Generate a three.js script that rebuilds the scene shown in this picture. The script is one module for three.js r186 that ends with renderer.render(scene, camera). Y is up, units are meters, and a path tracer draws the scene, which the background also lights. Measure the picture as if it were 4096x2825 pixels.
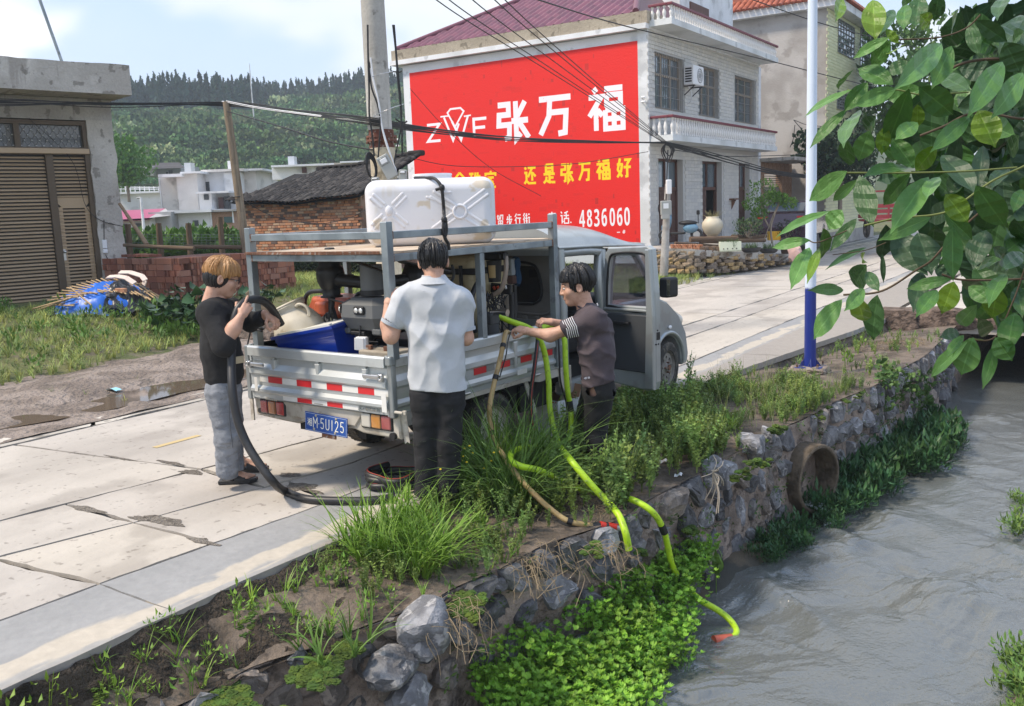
import*as THREE from 'three';
import{mergeGeometries,toCreasedNormals,mergeVertices}from 'three/addons/utils/BufferGeometryUtils.js';
import{RoundedBoxGeometry}from 'three/addons/geometries/RoundedBoxGeometry.js';
import{MarchingCubes}from 'three/addons/objects/MarchingCubes.js';
import{ConvexGeometry}from 'three/addons/geometries/ConvexGeometry.js';
// camera, sky, sun, exposure
const scene=new THREE.Scene();
const camera=new THREE.PerspectiveCamera(41.78,1024/706,0.05,2000);
const CAM=new THREE.Vector3(3.95,1.95,5.81),YAW=33*Math.PI/180,PITCH=Math.atan(575/3700),ROLL=0.038;
camera.position.copy(CAM);camera.rotation.order='YXZ';camera.rotation.set(-PITCH,YAW,-ROLL);
camera.updateMatrixWorld(true);
const renderer=new THREE.WebGLRenderer({antialias:true});
renderer.setSize(1024,706);renderer.toneMapping=THREE.LinearToneMapping;renderer.toneMappingExposure=1.98;
renderer.shadowMap.enabled=true;
const SUN=new THREE.Vector3(-0.42,0.80,0.42).normalize();
const sun=new THREE.DirectionalLight(0xfff0dc,2.4);
sun.name='sun';sun.position.copy(SUN).multiplyScalar(60).add(new THREE.Vector3(0,0,-8));sun.target.position.set(0,0,-8);scene.add(sun,sun.target);
sun.castShadow=true;sun.shadow.radius=14;sun.shadow.mapSize.set(2048,2048);
Object.assign(sun.shadow.camera,{left:-35,right:35,top:35,bottom:-35,near:1,far:140});
// noise
const hash=(n)=>{n=Math.imul(n ^(n>>>15),0x2c1b3c6d);n=Math.imul(n ^(n>>>12),0x297a2d39);return((n ^(n>>>15))>>>0)/4294967296;};
const rng=(s)=>{let a=s*7919 + 13|0;return(lo=0,hi=1)=>{a=(a + 0x6d2b79f5)|0;let t=Math.imul(a ^(a>>>15),1|a);t=(t + Math.imul(t ^(t>>>7),61|t))^ t;return lo +(hi - lo)*(((t ^(t>>>14))>>>0)/4294967296);};};
const h3=(x,y,z)=>hash(Math.imul(x,374761393)+ Math.imul(y,668265263)+ Math.imul(z,1442695041)|0);
function vn(x,y,z=0,P=0){
const X=Math.floor(x),Y=Math.floor(y),Z=Math.floor(z),f=(t)=>t*t*(3 - 2*t),u=f(x - X),v=f(y - Y),w=f(z - Z);
const m=P?(n)=>((n % P)+ P)% P:(n)=>n,L=(a,b,t)=>a +(b - a)*t;
const c=(i,j,k)=>h3(m(X + i),m(Y + j),Z + k);
return L(L(L(c(0,0,0),c(1,0,0),u),L(c(0,1,0),c(1,1,0),u),v),w?L(L(c(0,0,1),c(1,0,1),u),L(c(0,1,1),c(1,1,1),u),v):0,w);
}
const fbm=(x,y,z=0,o=4,P=0)=>{let s=0,a=0.5,n=0;for(let i=0;i<o;i++){s +=a*vn(x,y,z + i*17,P);n +=a;a*=0.5;x*=2;y*=2;z*=2;P*=2;}return s/n;};
const clamp=(x,a=0,b=1)=>Math.min(b,Math.max(a,x)),ss=(a,b,x)=>{const t=clamp((x - a)/(b - a));return t*t*(3 - 2*t);},mix=(a,b,t)=>a +(b - a)*t;
const V=(x,y,z)=>new THREE.Vector3(x,y,z);
const mix3=(a,b,t)=>[mix(a[0],b[0],t),mix(a[1],b[1],t),mix(a[2],b[2],t)];
// sky (air and clouds)
{
const W=1024,H=512,d=new Float32Array(W*H*4);
for(let j=0;j<H;j++)for(let i=0;i<W;i++){
const lat=((j + 0.5)/H - 0.5)*Math.PI,lon=((i + 0.5)/W - 0.5)*2*Math.PI;
const x=Math.cos(lon)*Math.cos(lat),y=Math.sin(lat),z=Math.sin(lon)*Math.cos(lat),yy=Math.max(y,0.0);
const k=1/(yy + 0.22);
const c=fbm(x*k*1.5 + 3.1,z*k*1.5 + 7.7,y*1.5 + 2,6),c2=fbm(x*k*4 + 1.7,z*k*4 + 9.2,5.5,4);
let m=ss(0.48,0.56,c*0.72 + c2*0.28),g=fbm(x*k*1.1 + 31,z*k*1.1 + 5,9,5);
m=clamp(0.12 + 0.88*m);
const blue=mix3([0.36,0.455,0.585],[0.23,0.36,0.62],ss(0.0,0.6,yy));
const white=mix3([0.66,0.665,0.68],[0.50,0.54,0.60],ss(0.42,0.66,g));
const haze=0.3*(1 - ss(0.0,0.28,yy));
let col=mix3(mix3(blue,white,m),[0.53,0.57,0.635],haze);
const o=(j*W + i)*4;for(let q=0;q<3;q++)d[o + q]=y<-0.02?[0.22,0.23,0.2][q]:col[q];d[o + 3]=1;
}
const t=new THREE.DataTexture(d,W,H,THREE.RGBAFormat,THREE.FloatType);t.mapping=THREE.EquirectangularReflectionMapping;t.magFilter=THREE.LinearFilter;t.minFilter=THREE.LinearFilter;t.needsUpdate=true;
scene.background=t;scene.environment=t;
}
// helpers
const used={};
function numbered(n){const k=used[n]=(used[n]??-1)+ 1;return k?n + '_' + String(k).padStart(3,'0'):n;}
function tag(o,label,category,group,kind){if(label)o.userData.label=label;if(category)o.userData.category=category;if(group)o.userData.group=group;if(kind)o.userData.kind=kind;return o;}
function thing(name,label,category,p=[0,0,0],turn=0,group){const o=new THREE.Group();o.name=numbered(name);scene.add(o);o.position.set(...p);o.rotation.y=turn;return tag(o,label,category,group);}
const shadow=(m)=>{m.castShadow=m.receiveShadow=true;return m;};
function copy(src,p,turn,label){const c=src.clone();c.name=numbered(src.name.replace(/_\d\d\d$/,''));scene.add(c);if(p)c.position.set(...p);if(turn !==undefined)c.rotation.y=turn;if(label)c.userData.label=label;return c;}
function norm(g){
let q=g.index?g.toNonIndexed():g;for(const k of Object.keys(q.attributes))if(!['position','normal','uv','color'].includes(k))q.deleteAttribute(k);
if(!q.attributes.normal)q.computeVertexNormals();if(!q.attributes.uv)q.setAttribute('uv',new THREE.Float32BufferAttribute(new Float32Array(q.attributes.position.count*2),2));return q;
}
function join(list){list=[].concat(list).filter(Boolean).map(norm);const anyC=list.some((g)=>g.attributes.color);if(anyC)for(const g of list)if(!g.attributes.color)g.setAttribute('color',new THREE.Float32BufferAttribute(new Float32Array(g.attributes.position.count*3).fill(1),3));return list.length===1?list[0]:mergeGeometries(list);}
function uvm(g){
const p=g.attributes.position.array,n=p.length/9,uv=new Float32Array(n*6);
for(let i=0;i<n;i++){
const o=i*9,ax=p[o + 3]- p[o],ay=p[o + 4]- p[o + 1],az=p[o + 5]- p[o + 2],bx=p[o + 6]- p[o],by=p[o + 7]- p[o + 1],bz=p[o + 8]- p[o + 2];
const nx=Math.abs(ay*bz - az*by),ny=Math.abs(az*bx - ax*bz),nz=Math.abs(ax*by - ay*bx);
for(let k=0;k<3;k++){const q=o + k*3,r=i*6 + k*2;if(ny>=nx&&ny>=nz){uv[r]=p[q];uv[r + 1]=p[q + 2];}else if(nx>=nz){uv[r]=p[q + 2];uv[r + 1]=p[q + 1];}else{uv[r]=p[q];uv[r + 1]=p[q + 1];}}
}
g.setAttribute('uv',new THREE.Float32BufferAttribute(uv,2));return g;
}
function mesh(name,geos,mat,parent=scene,label,keepUV){let g=join(geos);if(!keepUV)g=uvm(g);const m=shadow(new THREE.Mesh(g,mat));m.name=parent===scene?numbered(name):name;parent.add(m);if(label)m.userData.label=label;return m;}
function shared(name,g,mat,parent,p,r,s){const m=shadow(new THREE.Mesh(g,mat));m.name=parent===scene?numbered(name):name;parent.add(m);if(p)m.position.set(...p);if(r)m.rotation.set(...r);if(s)m.scale.set(...s);return m;}
function struct(name,geos,mat,keepUV){const m=mesh(name,geos,mat,scene,null,keepUV);m.userData.kind='structure';return m;}
const X4=(p,r,s)=>new THREE.Matrix4().compose(V(...p),new THREE.Quaternion().setFromEuler(new THREE.Euler(...(r||[0,0,0]))),V(...(s||[1,1,1])));
const mv=(g,p=[0,0,0],r,s)=>g.applyMatrix4(X4(p,r,s));
const box=(w,h,d,x=0,y=0,z=0,r)=>mv(new THREE.BoxGeometry(w,h,d),[x,y,z],r);
const rbox=(w,h,d,b,x=0,y=0,z=0,r,seg=1)=>mv(new RoundedBoxGeometry(w,h,d,seg,Math.min(b,w/2.01,h/2.01,d/2.01)),[x,y,z],r);
const bx=(x0,x1,y0,y1,z0,z1,b)=>b?rbox(x1 - x0,y1 - y0,z1 - z0,b,(x0 + x1)/2,(y0 + y1)/2,(z0 + z1)/2):box(x1 - x0,y1 - y0,z1 - z0,(x0 + x1)/2,(y0 + y1)/2,(z0 + z1)/2);
const cyl=(r0,r1,h,x=0,y=0,z=0,r,n=16,open=false)=>mv(new THREE.CylinderGeometry(r1,r0,h,n,1,open),[x,y,z],r);
const ball=(r,x=0,y=0,z=0,s=[1,1,1],n=16)=>mv(new THREE.SphereGeometry(r,n,Math.max(6,n*0.6|0)),[x,y,z],null,s);
const torus=(R,r,x,y,z,rot,n=24,m=8,arc)=>mv(new THREE.TorusGeometry(R,r,m,n,arc),[x,y,z],rot);
const lathe=(pts,n=24)=>new THREE.LatheGeometry(pts.map((p)=>new THREE.Vector2(...p)),n);
const vec=(p)=>p.isVector3?p:V(...p);
const curve=(pts,t=0.5)=>new THREE.CatmullRomCurve3(pts.map(vec),false,'centripetal',t);
const tube=(pts,r,n=24,m=8)=>new THREE.TubeGeometry(curve(pts),n,r,m);
const rod=(a,b,r0,r1=r0,n=8)=>{a=vec(a);b=vec(b);const d=b.clone().sub(a),L=d.length(),g=new THREE.CylinderGeometry(r1,r0,L,n,1);g.applyQuaternion(new THREE.Quaternion().setFromUnitVectors(V(0,1,0),d.normalize()));const c=a.add(b).multiplyScalar(0.5);return g.translate(c.x,c.y,c.z);};
const beam=(a,b,w,h,up=V(0,1,0),bev=0)=>{a=vec(a);b=vec(b);const d=b.clone().sub(a),L=d.length();d.normalize();const x=new THREE.Vector3().crossVectors(up,d).normalize(),y=new THREE.Vector3().crossVectors(d,x);const g=bev?new RoundedBoxGeometry(w,h,L,1,bev):new THREE.BoxGeometry(w,h,L);return g.applyMatrix4(new THREE.Matrix4().makeBasis(x,y,d).setPosition(a.clone().add(b).multiplyScalar(0.5)));};
const shp=(pts)=>{const s=new THREE.Shape();pts.forEach((p,i)=>i?s.lineTo(...p):s.moveTo(...p));s.closePath();return s;};
const prism=(pts,depth,bev=0,holes=[])=>{const s=shp(pts);for(const h of holes)s.holes.push(shp(h));return new THREE.ExtrudeGeometry(s,{depth,bevelEnabled:bev>0,bevelSize:bev,bevelThickness:bev,bevelSegments:1,curveSegments:6});};
function ray(px,py){const v=V((px - 2048),-(py - 1412.5),-3700).normalize();return v.applyMatrix4(new THREE.Matrix4().extractRotation(camera.matrixWorld));}
const FWD=V(-Math.sin(YAW),0,-Math.cos(YAW));
const onY=(px,py,y=0)=>{const d=ray(px,py);return CAM.clone().addScaledVector(d,(y - CAM.y)/d.y);};
const onX=(px,py,x)=>{const d=ray(px,py);return CAM.clone().addScaledVector(d,(x - CAM.x)/d.x);};
const onZ=(px,py,z)=>{const d=ray(px,py);return CAM.clone().addScaledVector(d,(z - CAM.z)/d.z);};
const at=(px,py,depth)=>{const d=ray(px,py);return CAM.clone().addScaledVector(d,depth/d.dot(FWD));};
// textures
const enc=(c)=>Math.round(255*(c<=0.0031308?12.92*clamp(c):1.055*Math.pow(clamp(c),1/2.4)- 0.055));
function tex(n,size,f,srgb=true){
const d=new Uint8Array(n*n*4);
for(let j=0;j<n;j++)for(let i=0;i<n;i++){const c=f(i/n,j/n,i,j),o=(j*n + i)*4;if(srgb){d[o]=enc(c[0]);d[o + 1]=enc(c[1]);d[o + 2]=enc(c[2]);}else d[o]=d[o + 1]=d[o + 2]=clamp(c)*255;d[o + 3]=255;}
const t=new THREE.DataTexture(d,n,n);t.wrapS=t.wrapT=THREE.RepeatWrapping;t.magFilter=THREE.LinearFilter;t.minFilter=THREE.LinearMipmapLinearFilter;t.generateMipmaps=true;if(srgb)t.colorSpace=THREE.SRGBColorSpace;t.repeat.set(1/size,1/size);t.needsUpdate=true;return t;
}
const scaled=(t,s)=>{const c=t.clone();c.repeat.set(1/s,1/s);c.needsUpdate=true;return c;};
const std=(o)=>new THREE.MeshStandardMaterial({roughness:0.8,side:THREE.DoubleSide,...o});
const phy=(o)=>new THREE.MeshPhysicalMaterial({roughness:0.8,side:THREE.DoubleSide,...o});
const lin=(r,g,b)=>new THREE.Color().setRGB(r,g,b);
const mottle=(n,size,a,b,fr=6,o=5,c=null,seed=1,grain=0.12)=>{const r=rng(seed);return tex(n,size,(u,v)=>{let k=mix3(a,b,ss(0.3,0.7,fbm(u*fr + 0.37,v*fr,seed,o,fr)));if(c)k=mix3(k,c,ss(0.6,0.75,fbm(u*fr*2,v*fr*2,seed + 40,4,fr*2))*0.7);const q=1 +(r()- 0.5)*grain*2;return[k[0]*q,k[1]*q,k[2]*q];});};
const bumpy=(n,size,fr=16,o=5,seed=3)=>tex(n,size,(u,v)=>fbm(u*fr,v*fr,seed,o,fr),false);
const canvasTex=(w,h,draw)=>{const c=document.createElement('canvas');c.width=w;c.height=h;const g=c.getContext('2d');draw(g,w,h);const t=new THREE.CanvasTexture(c);t.colorSpace=THREE.SRGBColorSpace;t.magFilter=THREE.LinearFilter;t.anisotropy=8;return t;};
const BUMP=bumpy(512,1,24,6),BUMPC=scaled(BUMP,4);
const T={
concrete:tex(1024,4,(u,v)=>{const a=fbm(u*4 + 0.3,v*4,2,6,4),b=fbm(u*40,v*6,9,3,40),s=fbm(u*90,v*90,5,3,90),d=fbm(u*7,v*7,21,6,7);let c=mix3([0.385,0.35,0.305],[0.475,0.435,0.38],ss(0.3,0.7,a));c=mix3(c,[0.29,0.26,0.225],ss(0.56,0.72,d)*0.55);c=mix3(c,[0.14,0.12,0.1],ss(0.74,0.8,s)*0.5);const q=0.93 + 0.14*b;return c.map((k)=>k*q);}),
plaster:mottle(512,3,[0.55,0.55,0.54],[0.70,0.70,0.70],4,6,[0.42,0.42,0.42],5,0.06),
greywall:mottle(512,4,[0.32,0.30,0.28],[0.44,0.42,0.40],5,6,[0.26,0.24,0.22],6,0.08),
oldconc:tex(1024,2.5,(u,v)=>{const a=fbm(u*4,v*4,7,6,4),st=fbm(u*26,v*3,8,4,0),sp=fbm(u*18,v*18,9,5,18),g=fbm(u*120,v*120,4,2,120);let c=mix3([0.34,0.32,0.295],[0.47,0.45,0.42],ss(0.3,0.7,a));c=mix3(c,[0.20,0.18,0.16],ss(0.55,0.72,st*0.65 + a*0.35)*0.65);c=mix3(c,[0.11,0.10,0.085],ss(0.62,0.72,sp)*0.6);return c.map((k)=>k*(0.9 + 0.2*g));}),
soil:mottle(512,1.5,[0.075,0.058,0.042],[0.16,0.125,0.095],8,6,[0.04,0.03,0.024],8,0.3),
mud:mottle(512,2,[0.16,0.125,0.10],[0.27,0.22,0.185],7,6,[0.10,0.08,0.062],9,0.2),
stone:mottle(512,0.5,[0.11,0.11,0.115],[0.26,0.262,0.27],5,7,[0.40,0.39,0.38],10,0.2),
mortar:mottle(512,0.8,[0.16,0.125,0.10],[0.31,0.25,0.205],6,7,[0.05,0.04,0.033],11,0.25),
wood:tex(512,1,(u,v)=>{const g=fbm(u*3,v*48,3,4);return mix3([0.15,0.115,0.085],[0.33,0.27,0.21],g);}),
woodV:tex(512,1,(u,v)=>{const g=fbm(u*40,v*3,5,4);return mix3([0.13,0.105,0.08],[0.36,0.30,0.24],g);}),
metal:mottle(512,0.8,[0.22,0.255,0.275],[0.32,0.36,0.38],5,6,[0.16,0.17,0.17],14,0.1),
};
const Mt={
concrete:std({map:T.concrete,roughness:0.88,bumpMap:BUMP,bumpScale:0.004}),
plaster:std({map:T.plaster,roughness:0.9,bumpMap:BUMP,bumpScale:0.004}),
greywall:std({map:T.greywall,roughness:0.95,bumpMap:BUMP,bumpScale:0.006}),
oldconc:std({map:T.oldconc,roughness:0.95,bumpMap:BUMP,bumpScale:0.008}),
soil:std({map:T.soil,roughness:1,bumpMap:BUMP,bumpScale:0.02}),
stone:std({map:T.stone,roughness:0.85,bumpMap:scaled(BUMP,0.35),bumpScale:0.006}),
mortar:std({map:T.mortar,roughness:0.95,bumpMap:scaled(BUMP,0.5),bumpScale:0.02}),
wood:std({map:T.wood,roughness:0.9}),woodV:std({map:T.woodV,roughness:0.9,bumpMap:BUMP,bumpScale:0.004}),
galv:std({map:T.metal,roughness:0.42,metalness:0.55}),
black:std({color:lin(0.012,0.012,0.013),roughness:0.55}),rubber:std({color:lin(0.02,0.02,0.021),roughness:0.45}),
darkmetal:std({color:lin(0.03,0.03,0.032),roughness:0.5,metalness:0.4}),white:std({color:lin(0.75,0.76,0.78),roughness:0.6}),
glass:phy({color:lin(0.75,0.8,0.82),transmission:1,roughness:0.04,thickness:0}),dark:std({color:lin(0.01,0.01,0.01),roughness:0.9}),
chrome:std({color:lin(0.6,0.6,0.6),metalness:1,roughness:0.3}),rust:std({map:mottle(256,0.4,[0.11,0.05,0.03],[0.2,0.09,0.05],8,5,[0.35,0.33,0.3],21,0.2),roughness:0.9}),
};
// SETTING: ground, road, channel
const gh=(x,z)=>{const t=ss(-4.7,-12.5,x);return -0.03 + 0.43*t*ss(6,-2,z)*(1 - 0.5*ss(-6,-14,z))+ 0.12*t +(fbm(x*0.7 + 50,z*0.7 + 50,0,3)- 0.5)*0.12*ss(-4.7,-6,x);};
function sheet(x0,x1,z0,z1,nx,nz,f,uvs){const g=new THREE.PlaneGeometry(1,1,nx,nz);const p=g.attributes.position;for(let i=0;i<p.count;i++){const u=p.getX(i)+ 0.5,v=p.getY(i)+ 0.5;const x=mix(x0,x1,u),z=mix(z0,z1,v);const r=f(x,z,u,v);p.setXYZ(i,...(r.length?r:[x,r,z]));}g.computeVertexNormals();return g;}
struct('ground',sheet(-900,900,-900,60,8,8,()=>-2.2),std({color:lin(0.06,0.085,0.03),roughness:1}));
const grassSoil=std({map:mottle(512,3,[0.085,0.10,0.035],[0.13,0.13,0.05],6,6,[0.16,0.13,0.10],31,0.3),roughness:1,bumpMap:BUMP,bumpScale:0.03});
struct('field',sheet(-90,-4.55,14,-75,90,90,(x,z)=>gh(x,z)- 0.12*ss(-7.6,-7.0,x)*ss(-6.9,-6,z)*(1 - ss(6,6.9,z))),grassSoil);
const mudMat=std({map:T.mud,roughness:0.72,bumpMap:BUMP,bumpScale:0.05});
struct('mud_ground',sheet(-8.6,-4.5,7,-7,60,120,(x,z)=>{const w=ss(-7.6 - fbm(z*0.9 + 9,2,0,3)*1.2,-6.6,x);return gh(x,z)+ 0.02*(fbm(x*3,z*3,0,4)- 0.42)*3 + 0.035*w - 0.08*(1 - w)- 0.05*Math.max(0,1 - Math.hypot((x + 5.5)/0.9,(z + 0.9)/3));}),mudMat);
{const c=onY(800,1560,0),pts=[];for(let i=0;i<48;i++){const a=i/48*Math.PI*2,r=0.75 + 0.5*fbm(Math.cos(a)*2 + 5,Math.sin(a)*2 + 5,0,4);pts.push([-5.5 + Math.cos(a)*0.62*r,-0.9 + Math.sin(a)*2.5*r]);}
const g=new THREE.ShapeGeometry(shp(pts));g.rotateX(Math.PI/2);g.translate(0,0.0,0);struct('puddle',g,phy({color:lin(0.17,0.13,0.095),roughness:0.05,specularIntensity:1,ior:1.33,transmission:0.25,thickness:0}));}
// road: separate concrete slabs with open joints
const E=(z)=>z>-2?0.06 + 0.06*ss(3,1,z):z>-5?mix(0.12,0.45,(-2 - z)/3):mix(0.45,1.0,clamp((-5 - z)/4.5));
const wx=(px,py)=>{const p=onY(px,py);return[p.x,p.z];};
const lineX=(pts,ext)=>{const P=pts.map((p)=>wx(...p)).sort((a,b)=>b[1]- a[1]);return(z)=>{if(z>=P[0][1])return P[0][0];for(let i=1;i<P.length;i++)if(z>=P[i][1])return mix(P[i - 1][0],P[i][0],(P[i - 1][1]- z)/(P[i - 1][1]- P[i][1]));const l=P[P.length - 1];return mix(l[0],ext,ss(l[1],l[1]- 6,z));};};
const L0=()=>-4.36,L1=lineX([[0,2085],[830,1870],[1300,1745]],-1.75),L2=lineX([[0,2227],[540,2090],[1071,1944],[1400,1853]],-1.2),L3=lineX([[0,2484],[390,2339],[905,2156],[1296,2015]],-0.35),LA=(z)=>-4.72 - 0.12*fbm(z*1.3,4,0,3);
const warp=(x,z)=>{const a=0.035,b=0.014;return[x +(fbm(x*1.7 + 11,z*1.7,0,3)- 0.5)*a +(fbm(x*11,z*11 + 3,0,3)- 0.5)*b*1.6,z +(fbm(x*1.7 + 77,z*1.7,0,3)- 0.5)*a +(fbm(x*11 + 40,z*11,0,3)- 0.5)*b*1.6];};
function slab(xl,xr,a,b,gap,depth,straightR){
const P=[],n=Math.max(6,Math.min(60,Math.round((a[0]- b[0])*7))),m=10;
const lz=(t)=>mix(a[0],b[0],t),rz=(t)=>mix(a[1],b[1],t);
for(let i=0;i<n;i++)P.push([xl(lz(i/n)),lz(i/n)]);
for(let i=0;i<m;i++){const t=i/m;P.push([mix(xl(b[0]),xr(b[1]),t),mix(b[0],b[1],t)]);}
for(let i=0;i<n;i++)P.push([xr(rz(1 - i/n)),rz(1 - i/n)]);
for(let i=0;i<m;i++){const t=i/m;P.push([mix(xr(a[1]),xl(a[0]),t),mix(a[1],a[0],t)]);}
const Q=P.map((p)=>warp(...p)),N=Q.length,out=[];
for(let i=0;i<N;i++){const p=Q[(i + N - 1)% N],q=Q[(i + 1)% N],dx=q[0]- p[0],dz=q[1]- p[1],l=Math.hypot(dx,dz)||1;const w=gap*(0.3 + 2.0*Math.pow(fbm(Q[i][0]*2.3 + 20,Q[i][1]*2.3,0,4),2)*1.6);out.push([Q[i][0]- dz/l*w,Q[i][1]+ dx/l*w]);}
let A=0;for(let i=0;i<N;i++){const p=out[i],q=out[(i + 1)% N];A +=p[0]*q[1]- q[0]*p[1];}
let B=0;for(let i=0;i<N;i++){const p=Q[i],q=Q[(i + 1)% N];B +=p[0]*q[1]- q[0]*p[1];}
if(Math.abs(A)>Math.abs(B))for(let i=0;i<N;i++)out[i]=[2*Q[i][0]- out[i][0],2*Q[i][1]- out[i][1]];
const g=prism(out,depth);g.rotateX(Math.PI/2);return g;
}
struct('road',[sheet(0,1,8,-120,3,60,(u,z)=>[mix(-4.85,E(z)- 0.03,u),-0.028,z])],std({color:lin(0.045,0.038,0.032),roughness:1}));
const road=scene.children[scene.children.length - 1];
const roadMats=[0,1,2].map((i)=>std({map:T.concrete,color:lin(...[[1,1,1],[0.96,0.96,0.97],[1.03,1.02,0.99]][i]),roughness:0.88,bumpMap:BUMP,bumpScale:0.003}));
const kerbTex=tex(1024,8,(u,v)=>{const x=(u*8 + 4)% 8 - 4,z=v*8;const e=x - 0.09,n=fbm(u*60,v*30,3,5,0),n2=fbm(u*200,v*200,4,3);
let c=mix3([0.24,0.24,0.235],[0.33,0.325,0.315],fbm(u*32,v*12,7,5));const chalk=ss(-0.27,-0.23,e +(n - 0.5)*0.26)*(1 - 0.85*ss(-0.11,-0.06,e +(n - 0.5)*0.22))*ss(0.25,0.4,fbm(u*8 + 3,v*10,12,3)+ 0.08);c=mix3(c,[0.46,0.41,0.335],chalk);c=mix3(c,[0.30,0.265,0.225],ss(-0.07,0.0,e +(n - 0.5)*0.1)*0.8);const q=0.9 + 0.2*n2;return c.map((k)=>k*q);});
const kerbMat=std({map:kerbTex,roughness:0.85,bumpMap:BUMP,bumpScale:0.004});
const addSlab=(name,mat,...a)=>mesh(name,slab(...a),mat,road);
const Zs=(px,py)=>wx(px,py)[1];
for(const[px,py,sx,sz,sd]of[[660,2085,0.30,0.10,1],[560,2075,0.16,0.06,2],[800,2165,0.22,0.06,3],[760,1890,0.2,0.09,4],[690,1855,0.3,0.05,5],[350,2040,0.28,0.07,6],[1200,1950,0.2,0.16,7],[1160,1900,0.14,0.1,8],[480,1835,0.32,0.04,9],[980,1915,0.2,0.07,10],[1240,1965,0.22,0.05,11]]){const p=onY(px,py),q=[];for(let i=0;i<40;i++){const a=i/40*6.283,r=0.35 + 1.3*fbm(Math.cos(a)*1.6 + sd*7,Math.sin(a)*1.6,0,5)**1.3;q.push([p.x + Math.cos(a)*sx*r*0.72,p.z + Math.sin(a)*sz*r*0.6]);}const g=new THREE.ShapeGeometry(shp(q));g.rotateX(Math.PI/2);g.translate(0,0.004,0);mesh('spalled_patch',g,std({map:scaled(T.oldconc,0.7),color:lin(0.5,0.46,0.41),roughness:1,bumpMap:scaled(BUMP,0.25),bumpScale:0.02}),road);}
{let k=0;const col=(xl,xr,ends,gap,depth,mat,name='slab')=>{for(let i=0;i + 1<ends.length;i++)addSlab(name,mat||roadMats[k++ % 3],xl,xr,ends[i],ends[i + 1],gap,depth);};
const far=(z0)=>{const o=[];for(let z=z0;z>-75;z -=5.2)o.push([z,z - 0.15]);return o;};
col(LA,L0,[[8,8],[3.2,3.0],[0.4,0.6],[-2.5,-2.4],...far(-7)],0.03,0.025,std({map:T.oldconc,color:lin(1.15,1.12,1.05),roughness:0.95,bumpMap:BUMP,bumpScale:0.008}));
col(L0,L1,[[8,8],[1.4,Zs(689,1857)],[-4.4,-4.5],...far(-9.6)],0.014,0.025);
col(L1,L2,[[8,8],[Zs(220,2008),Zs(531,2090)],[Zs(689,1857),Zs(1050,1946)],[-3.6,-3.8],...far(-9.3)],0.015,0.025);
col(L2,L3,[[8,8],[Zs(0,2239),Zs(390,2339)],[Zs(531,2090),Zs(850,2172)],[Zs(1150,1922),Zs(1237,1995)],[-4.9,-5.0],...far(-10.5)],0.015,0.025);
col(L3,E,[[8,8],[Zs(390,2339),Zs(706,2447)],[-1.9,-1.9],[-5.6,-5.7],[-9.6,-9.6],...far(-14)],0.006,0.07,kerbMat,'kerb_slab');}
struct('shoulder',sheet(-5.9,-4.76,-9,-70,2,30,()=>-0.012),std({map:mottle(512,3,[0.17,0.17,0.165],[0.25,0.245,0.235],5,6,[0.3,0.29,0.27],33,0.15),roughness:0.9}));
struct('edge_line',sheet(-5.32,-5.22,-9.5,-60,1,12,(x,z)=>-0.006),std({color:lin(0.62,0.6,0.55),roughness:0.9}));
struct('road_marking',sheet(-3.05,-2.98,0.9,0.42,1,2,()=>0.004),std({color:lin(0.52,0.40,0.20),roughness:0.9}));
// verge and channel
const key=(tab)=>(z)=>{if(z>=tab[0][0])return tab[0][1];for(let i=1;i<tab.length;i++)if(z>=tab[i][0])return mix(tab[i - 1][1],tab[i][1],ss(0,1,(tab[i - 1][0]- z)/(tab[i - 1][0]- tab[i][0])));return tab[tab.length - 1][1];};
const WT=key([[7,0.2],[3.7,0.27],[3.0,0.40],[2.5,0.62],[1.9,0.86],[1.2,1.0],[0.3,1.25],[-1,1.36],[-2,1.46],[-3.3,1.62],[-5,1.86],[-7,2.02],[-9.8,2.0],[-12,2.0]]);
const WY=key([[7,-0.34],[3.4,-0.32],[2.5,-0.26],[1.8,-0.2],[1,-0.17],[-0.5,-0.14],[-3,-0.13],[-9,-0.1]]);
const WATER=-1.03;
const vergeY=(x,z)=>{const e=E(z),t=clamp((x - e)/Math.max(0.08,WT(z)- e));return mix(-0.07 - 0.12*ss(-4.8,-6.2,z),WY(z)+ 0.02,t)+(fbm(x*3 + 9,z*3,0,4)- 0.5)*0.09*Math.sin(Math.PI*clamp(t*0.9 + 0.1));};
struct('verge',sheet(0,1,6.5,-9.8,14,200,(u,z)=>{const x=mix(E(z)- 0.05,WT(z)+ 0.02,u);return[x,u<0.01?-0.065:vergeY(x,z),z];}),Mt.soil);
const wallX=(z,y)=>WT(z)+ 0.03*(WY(z)- y);
const wallPos=(z,y,out)=>{const dz=0.05,dx=(WT(z + dz)- WT(z - dz))/(2*dz),n=V(1,0,-dx).normalize();return V(wallX(z,y),y,z).addScaledVector(n,out);};
struct('bank',sheet(0,1,6.5,1.5,24,160,(u,z)=>{const x=mix(E(z)- 0.02,WT(z)+ 0.05,u),f=ss(1.5,2.4,z);return[x + f*0.05*fbm(z*6,u*5,0,4),vergeY(x,z)- 0.035 + 0.065*Math.max(0,1 - u*6)*(0.5 + fbm(z*8,3,0,3))+ f*(0.02 +(fbm(x*9,z*7,0,4)- 0.5)*0.11*Math.min(1,u*5)),z];}),std({map:scaled(T.mortar,0.9),color:lin(0.21,0.195,0.165),roughness:1,bumpMap:scaled(BUMP,0.35),bumpScale:0.03}));  // dark mossy soil, its colour lowered further to stand in for shade
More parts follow.
